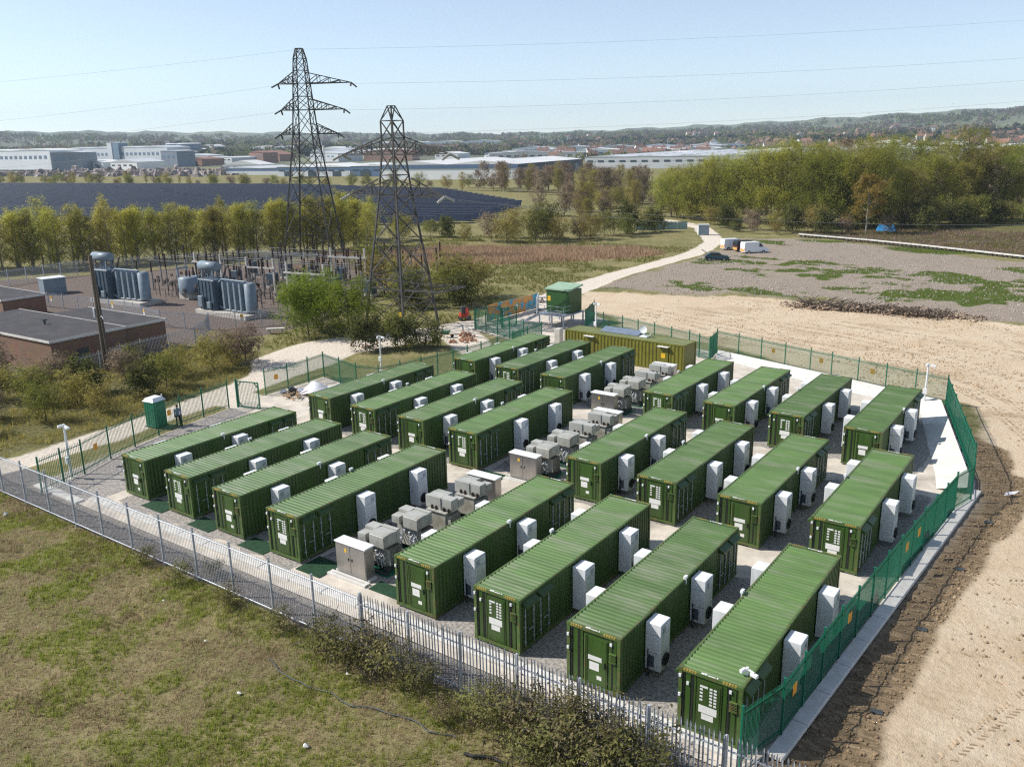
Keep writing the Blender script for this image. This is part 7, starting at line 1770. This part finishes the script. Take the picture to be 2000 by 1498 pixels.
def spread_pts(n, reg, keep, seed):
    r = np.random.default_rng(seed); x = r.uniform(reg[0], reg[2], n); y = r.uniform(reg[1], reg[3], n); k = keep(x, y, r); x, y = x[k], y[k]
    return np.stack([x, y, gza(x, y)], 1)
M['clod'] = mat('earth_clods', (0.34, 0.25, 0.16), 0.95, var=0.4, scale=1.5); M['rubble'] = mat('grey_rubble', (0.34, 0.30, 0.26), 0.95, var=0.5, scale=1.2); M['brownclod'] = mat('brown_clods', (0.22, 0.155, 0.09), 0.95, var=0.4, scale=2)
stones('sand_clods', spread_pts(16000, (-50, 24, 14, 118), lambda x, y, r: (gza(x, y, w_sand) > .7) & (gza(x, y, w_yard) < .02) & (vnoise(x, y, 5, 91) + r.normal(0, .15, len(x)) > .55), 1), .025, .14, M['clod'], 'loose clods on the bare sand', 1)
stones('rubble', spread_pts(22000, (-66, 110, 14, 195), lambda x, y, r: (gza(x, y, w_grey) > .6) & (vnoise(x, y, 6, 92) + r.normal(0, .2, len(x)) > .45), 2), .04, .22, M['rubble'], 'stones strewn on the grey rubble ground', 2)
stones('bank_clods', spread_pts(15000, (-12, 24, -2, 78), lambda x, y, r: (gza(x, y, w_bank) > .55) & (gza(x, y, w_yard) < .05), 3), .03, .13, M['brownclod'], 'brown clods on the bank outside the fence', 3)
stones('front_gravel', spread_pts(14000, (-60, 23, -8, 26), lambda x, y, r: (gza(x, y, w_front) > .6) & (y < 25.5), 4), .02, .07, M['rubble'], 'gravel stones between the front fence and the kerb', 4)
# brushwood and rubble heap at the edge of the sand
hp = np.random.default_rng(8); n = 1600; t = hp.uniform(0, 1, n)
px_ = -36 + 22 * t + hp.normal(0, .8, n); py_ = 112.6 + 2.6 * t + hp.normal(0, .9, n); pz_ = np.abs(hp.normal(0, .35, n)) * (1 - (2 * t - 1) ** 2 * .6)
stones('rubble_heap', np.stack([px_, py_, pz_], 1), .08, .34, mat('debris_heap', (0.26, 0.19, 0.135), 0.95, var=0.5, scale=1.0), 'heap of rubble and brushwood at the edge of the sand', 5)
bs_ = MB()
for k in range(420):
    x = -35 + rnd.uniform(0, 18); y = 113.2 + rnd.uniform(-.6, 2.0); a = rnd.uniform(0, 6.28); L_ = rnd.uniform(.6, 2.2)
    bs_.beam((x, y, rnd.uniform(.1, .7)), (x + math.cos(a) * L_, y + math.sin(a) * L_, rnd.uniform(.2, 1.1)), .06)
new('brushwood', bs_.mesh('brushwood', M['wood']), label='tangle of sticks on the rubble heap at the sand edge', cat='brushwood', kind='stuff')
# tyre marks on the sand: rows of small chevron ridges
def tyre(pts, seed):
    r = random.Random(seed); m = MB()
    P = []
    for i in range(len(pts) - 1):
        A, B_ = Vector((*pts[i], 0)), Vector((*pts[i + 1], 0)); n_ = int((B_ - A).length / .26)
        for k in range(n_): P.append(A.lerp(B_, k / n_))
    for i in range(1, len(P) - 1):
        if r.random() < .45: continue
        d = (P[i + 1] - P[i - 1]).normalized(); nn = Vector((-d.y, d.x, 0))
        for off in (-.95, .95):
            for sg2 in (-1, 1):
                c = P[i] + nn * (off + sg2 * .12); e = c + nn * sg2 * .2 + d * .14
                c.z = gz(c.x, c.y); e.z = gz(e.x, e.y)
                m.beam(c, e, .06, .05)
    return m
tm3 = MB()
for q, pts in enumerate(([(-2.6, 28), (1.5, 40), (2.5, 55), (-2, 72), (-12, 84)], [(0.5, 30), (3.2, 44), (5, 60)], [(-3.4, 44), (2, 47), (8, 49)], [(-3.6, 36.5), (0, 38.5), (5, 39)], [(-1, 64), (-9, 82), (-22, 90), (-38, 96), (-52, 101)], [(6, 70), (-6, 88), (-24, 98), (-44, 103)], [(8, 82), (-8, 98), (-28, 105)], [(-14, 80), (-20, 86), (-36, 91), (-50, 97)], [(2, 76), (-2, 90), (-10, 104)])):
    t3 = tyre(pts, q); tm3.add(t3.v, t3.f)
new('tyre_tracks', tm3.mesh('tyre_tracks', M['clod']), label='tyre tread marks pressed into the bare sand', cat='tyre tracks', kind='stuff')
stones('churned_soil', spread_pts(8000, (-40, 74, 14, 116), lambda x, y, r: (gza(x, y, w_sand) > .6) & (gza(x, y, w_yard) < .02) & (vnoise(x * .5, y, 6, 95) + .5 * vnoise(x, y, 2, 96) + r.normal(0, .08, len(x)) > .86), 6), .04, .18, mat('churned_soil', (0.40, 0.28, 0.165), 0.95, var=0.4, scale=1), 'churned brown soil on the sand behind the compound', 6)
# cables and litter in the foreground field
def hose(pts, r, mtl, label, name='hose'):
    P = []
    for i in range(len(pts) - 1):
        for k in range(8):
            q = k / 8; x = pts[i][0] * (1 - q) + pts[i + 1][0] * q; y = pts[i][1] * (1 - q) + pts[i + 1][1] * q
            x += .07 * math.sin(len(P) * .9); y += .07 * math.cos(len(P) * .7); P.append((x, y, gz(x, y) + r + .05))
    new(name, MB().tube(P, r, 6).mesh(name, mtl), label=label, cat=name)
hose([(-28.2, 20.6), (-26.0, 20.1), (-24.2, 20.25), (-22.4, 20.1), (-20.4, 20.7), (-18.9, 20.6), (-17.6, 20.9)], .028, M['darksteel'], 'dark hose lying across the dry grass')
hose([(-17.0, 20.2), (-16.2, 20.6), (-15.4, 20.9)], .06, M['darkrub'], 'short black pipe in the weeds', 'pipe')
for i, (x, y, s_) in enumerate(((-27.0, 18.2, .12), (-22.1, 17.4, .15), (-43.5, 16.5, .10), (-53.5, 21.5, .2), (-31.6, 19.9, .08), (-36.3, 20.9, .08), (-24.3, 21.6, .11))):
    mb_ = MB(); rock(mb_, 0, 0, .06, s_, random.Random(60 + i))
    new('litter', mb_.mesh('litter', M['label']), None, (x, y, gz(x, y) + .04), label='scrap of pale litter in the foreground field, %s of seven by distance' % ORD[i], cat='litter', group='litter in the field')
wf = MB().add([(0, 0, 0), (.6, .1, .1), (.9, .3, .25), (.2, .3, .12)], [(0, 1, 2, 3), (3, 2, 1, 0)])
new('white_sheet', wf.mesh('white_sheet', M['sheet']), None, (-4.4, 57.2, .05), R(20), label='scrap of white sheeting on the bank by the fence corner', cat='sheet')
for i, (x, y) in enumerate(((-5.6, 31.4), (-5.4, 38.6), (-5.0, 45.6), (-4.6, 52.5))):
    new('marker_board', MB().box(-.22, -.14, 0, .22, .14, .05).mesh('marker_board', M['darksteel']), None, (x, y, gz(x, y) + .03), .2, label='small dark board lying on the bank, %s from the front corner' % ORD[i], cat='board', group='dark boards on the bank')
# ================================================================ haze
hz = MB().box(-7600, -3000, -30, 6200, 7600, 330)
vm = bpy.data.materials.new('haze_air'); vm.use_nodes = True
nt = vm.node_tree
for n_ in list(nt.nodes): nt.nodes.remove(n_)
ou = nt.nodes.new('ShaderNodeOutputMaterial'); pv_ = nt.nodes.new('ShaderNodeVolumePrincipled')
pv_.inputs['Color'].default_value = (0.66, 0.82, 1.0, 1); pv_.inputs['Density'].default_value = 0.00009; pv_.inputs['Anisotropy'].default_value = 0.2
nt.links.new(pv_.outputs[0], ou.inputs['Volume'])
new('haze', hz.mesh('haze', vm), kind='stuff')
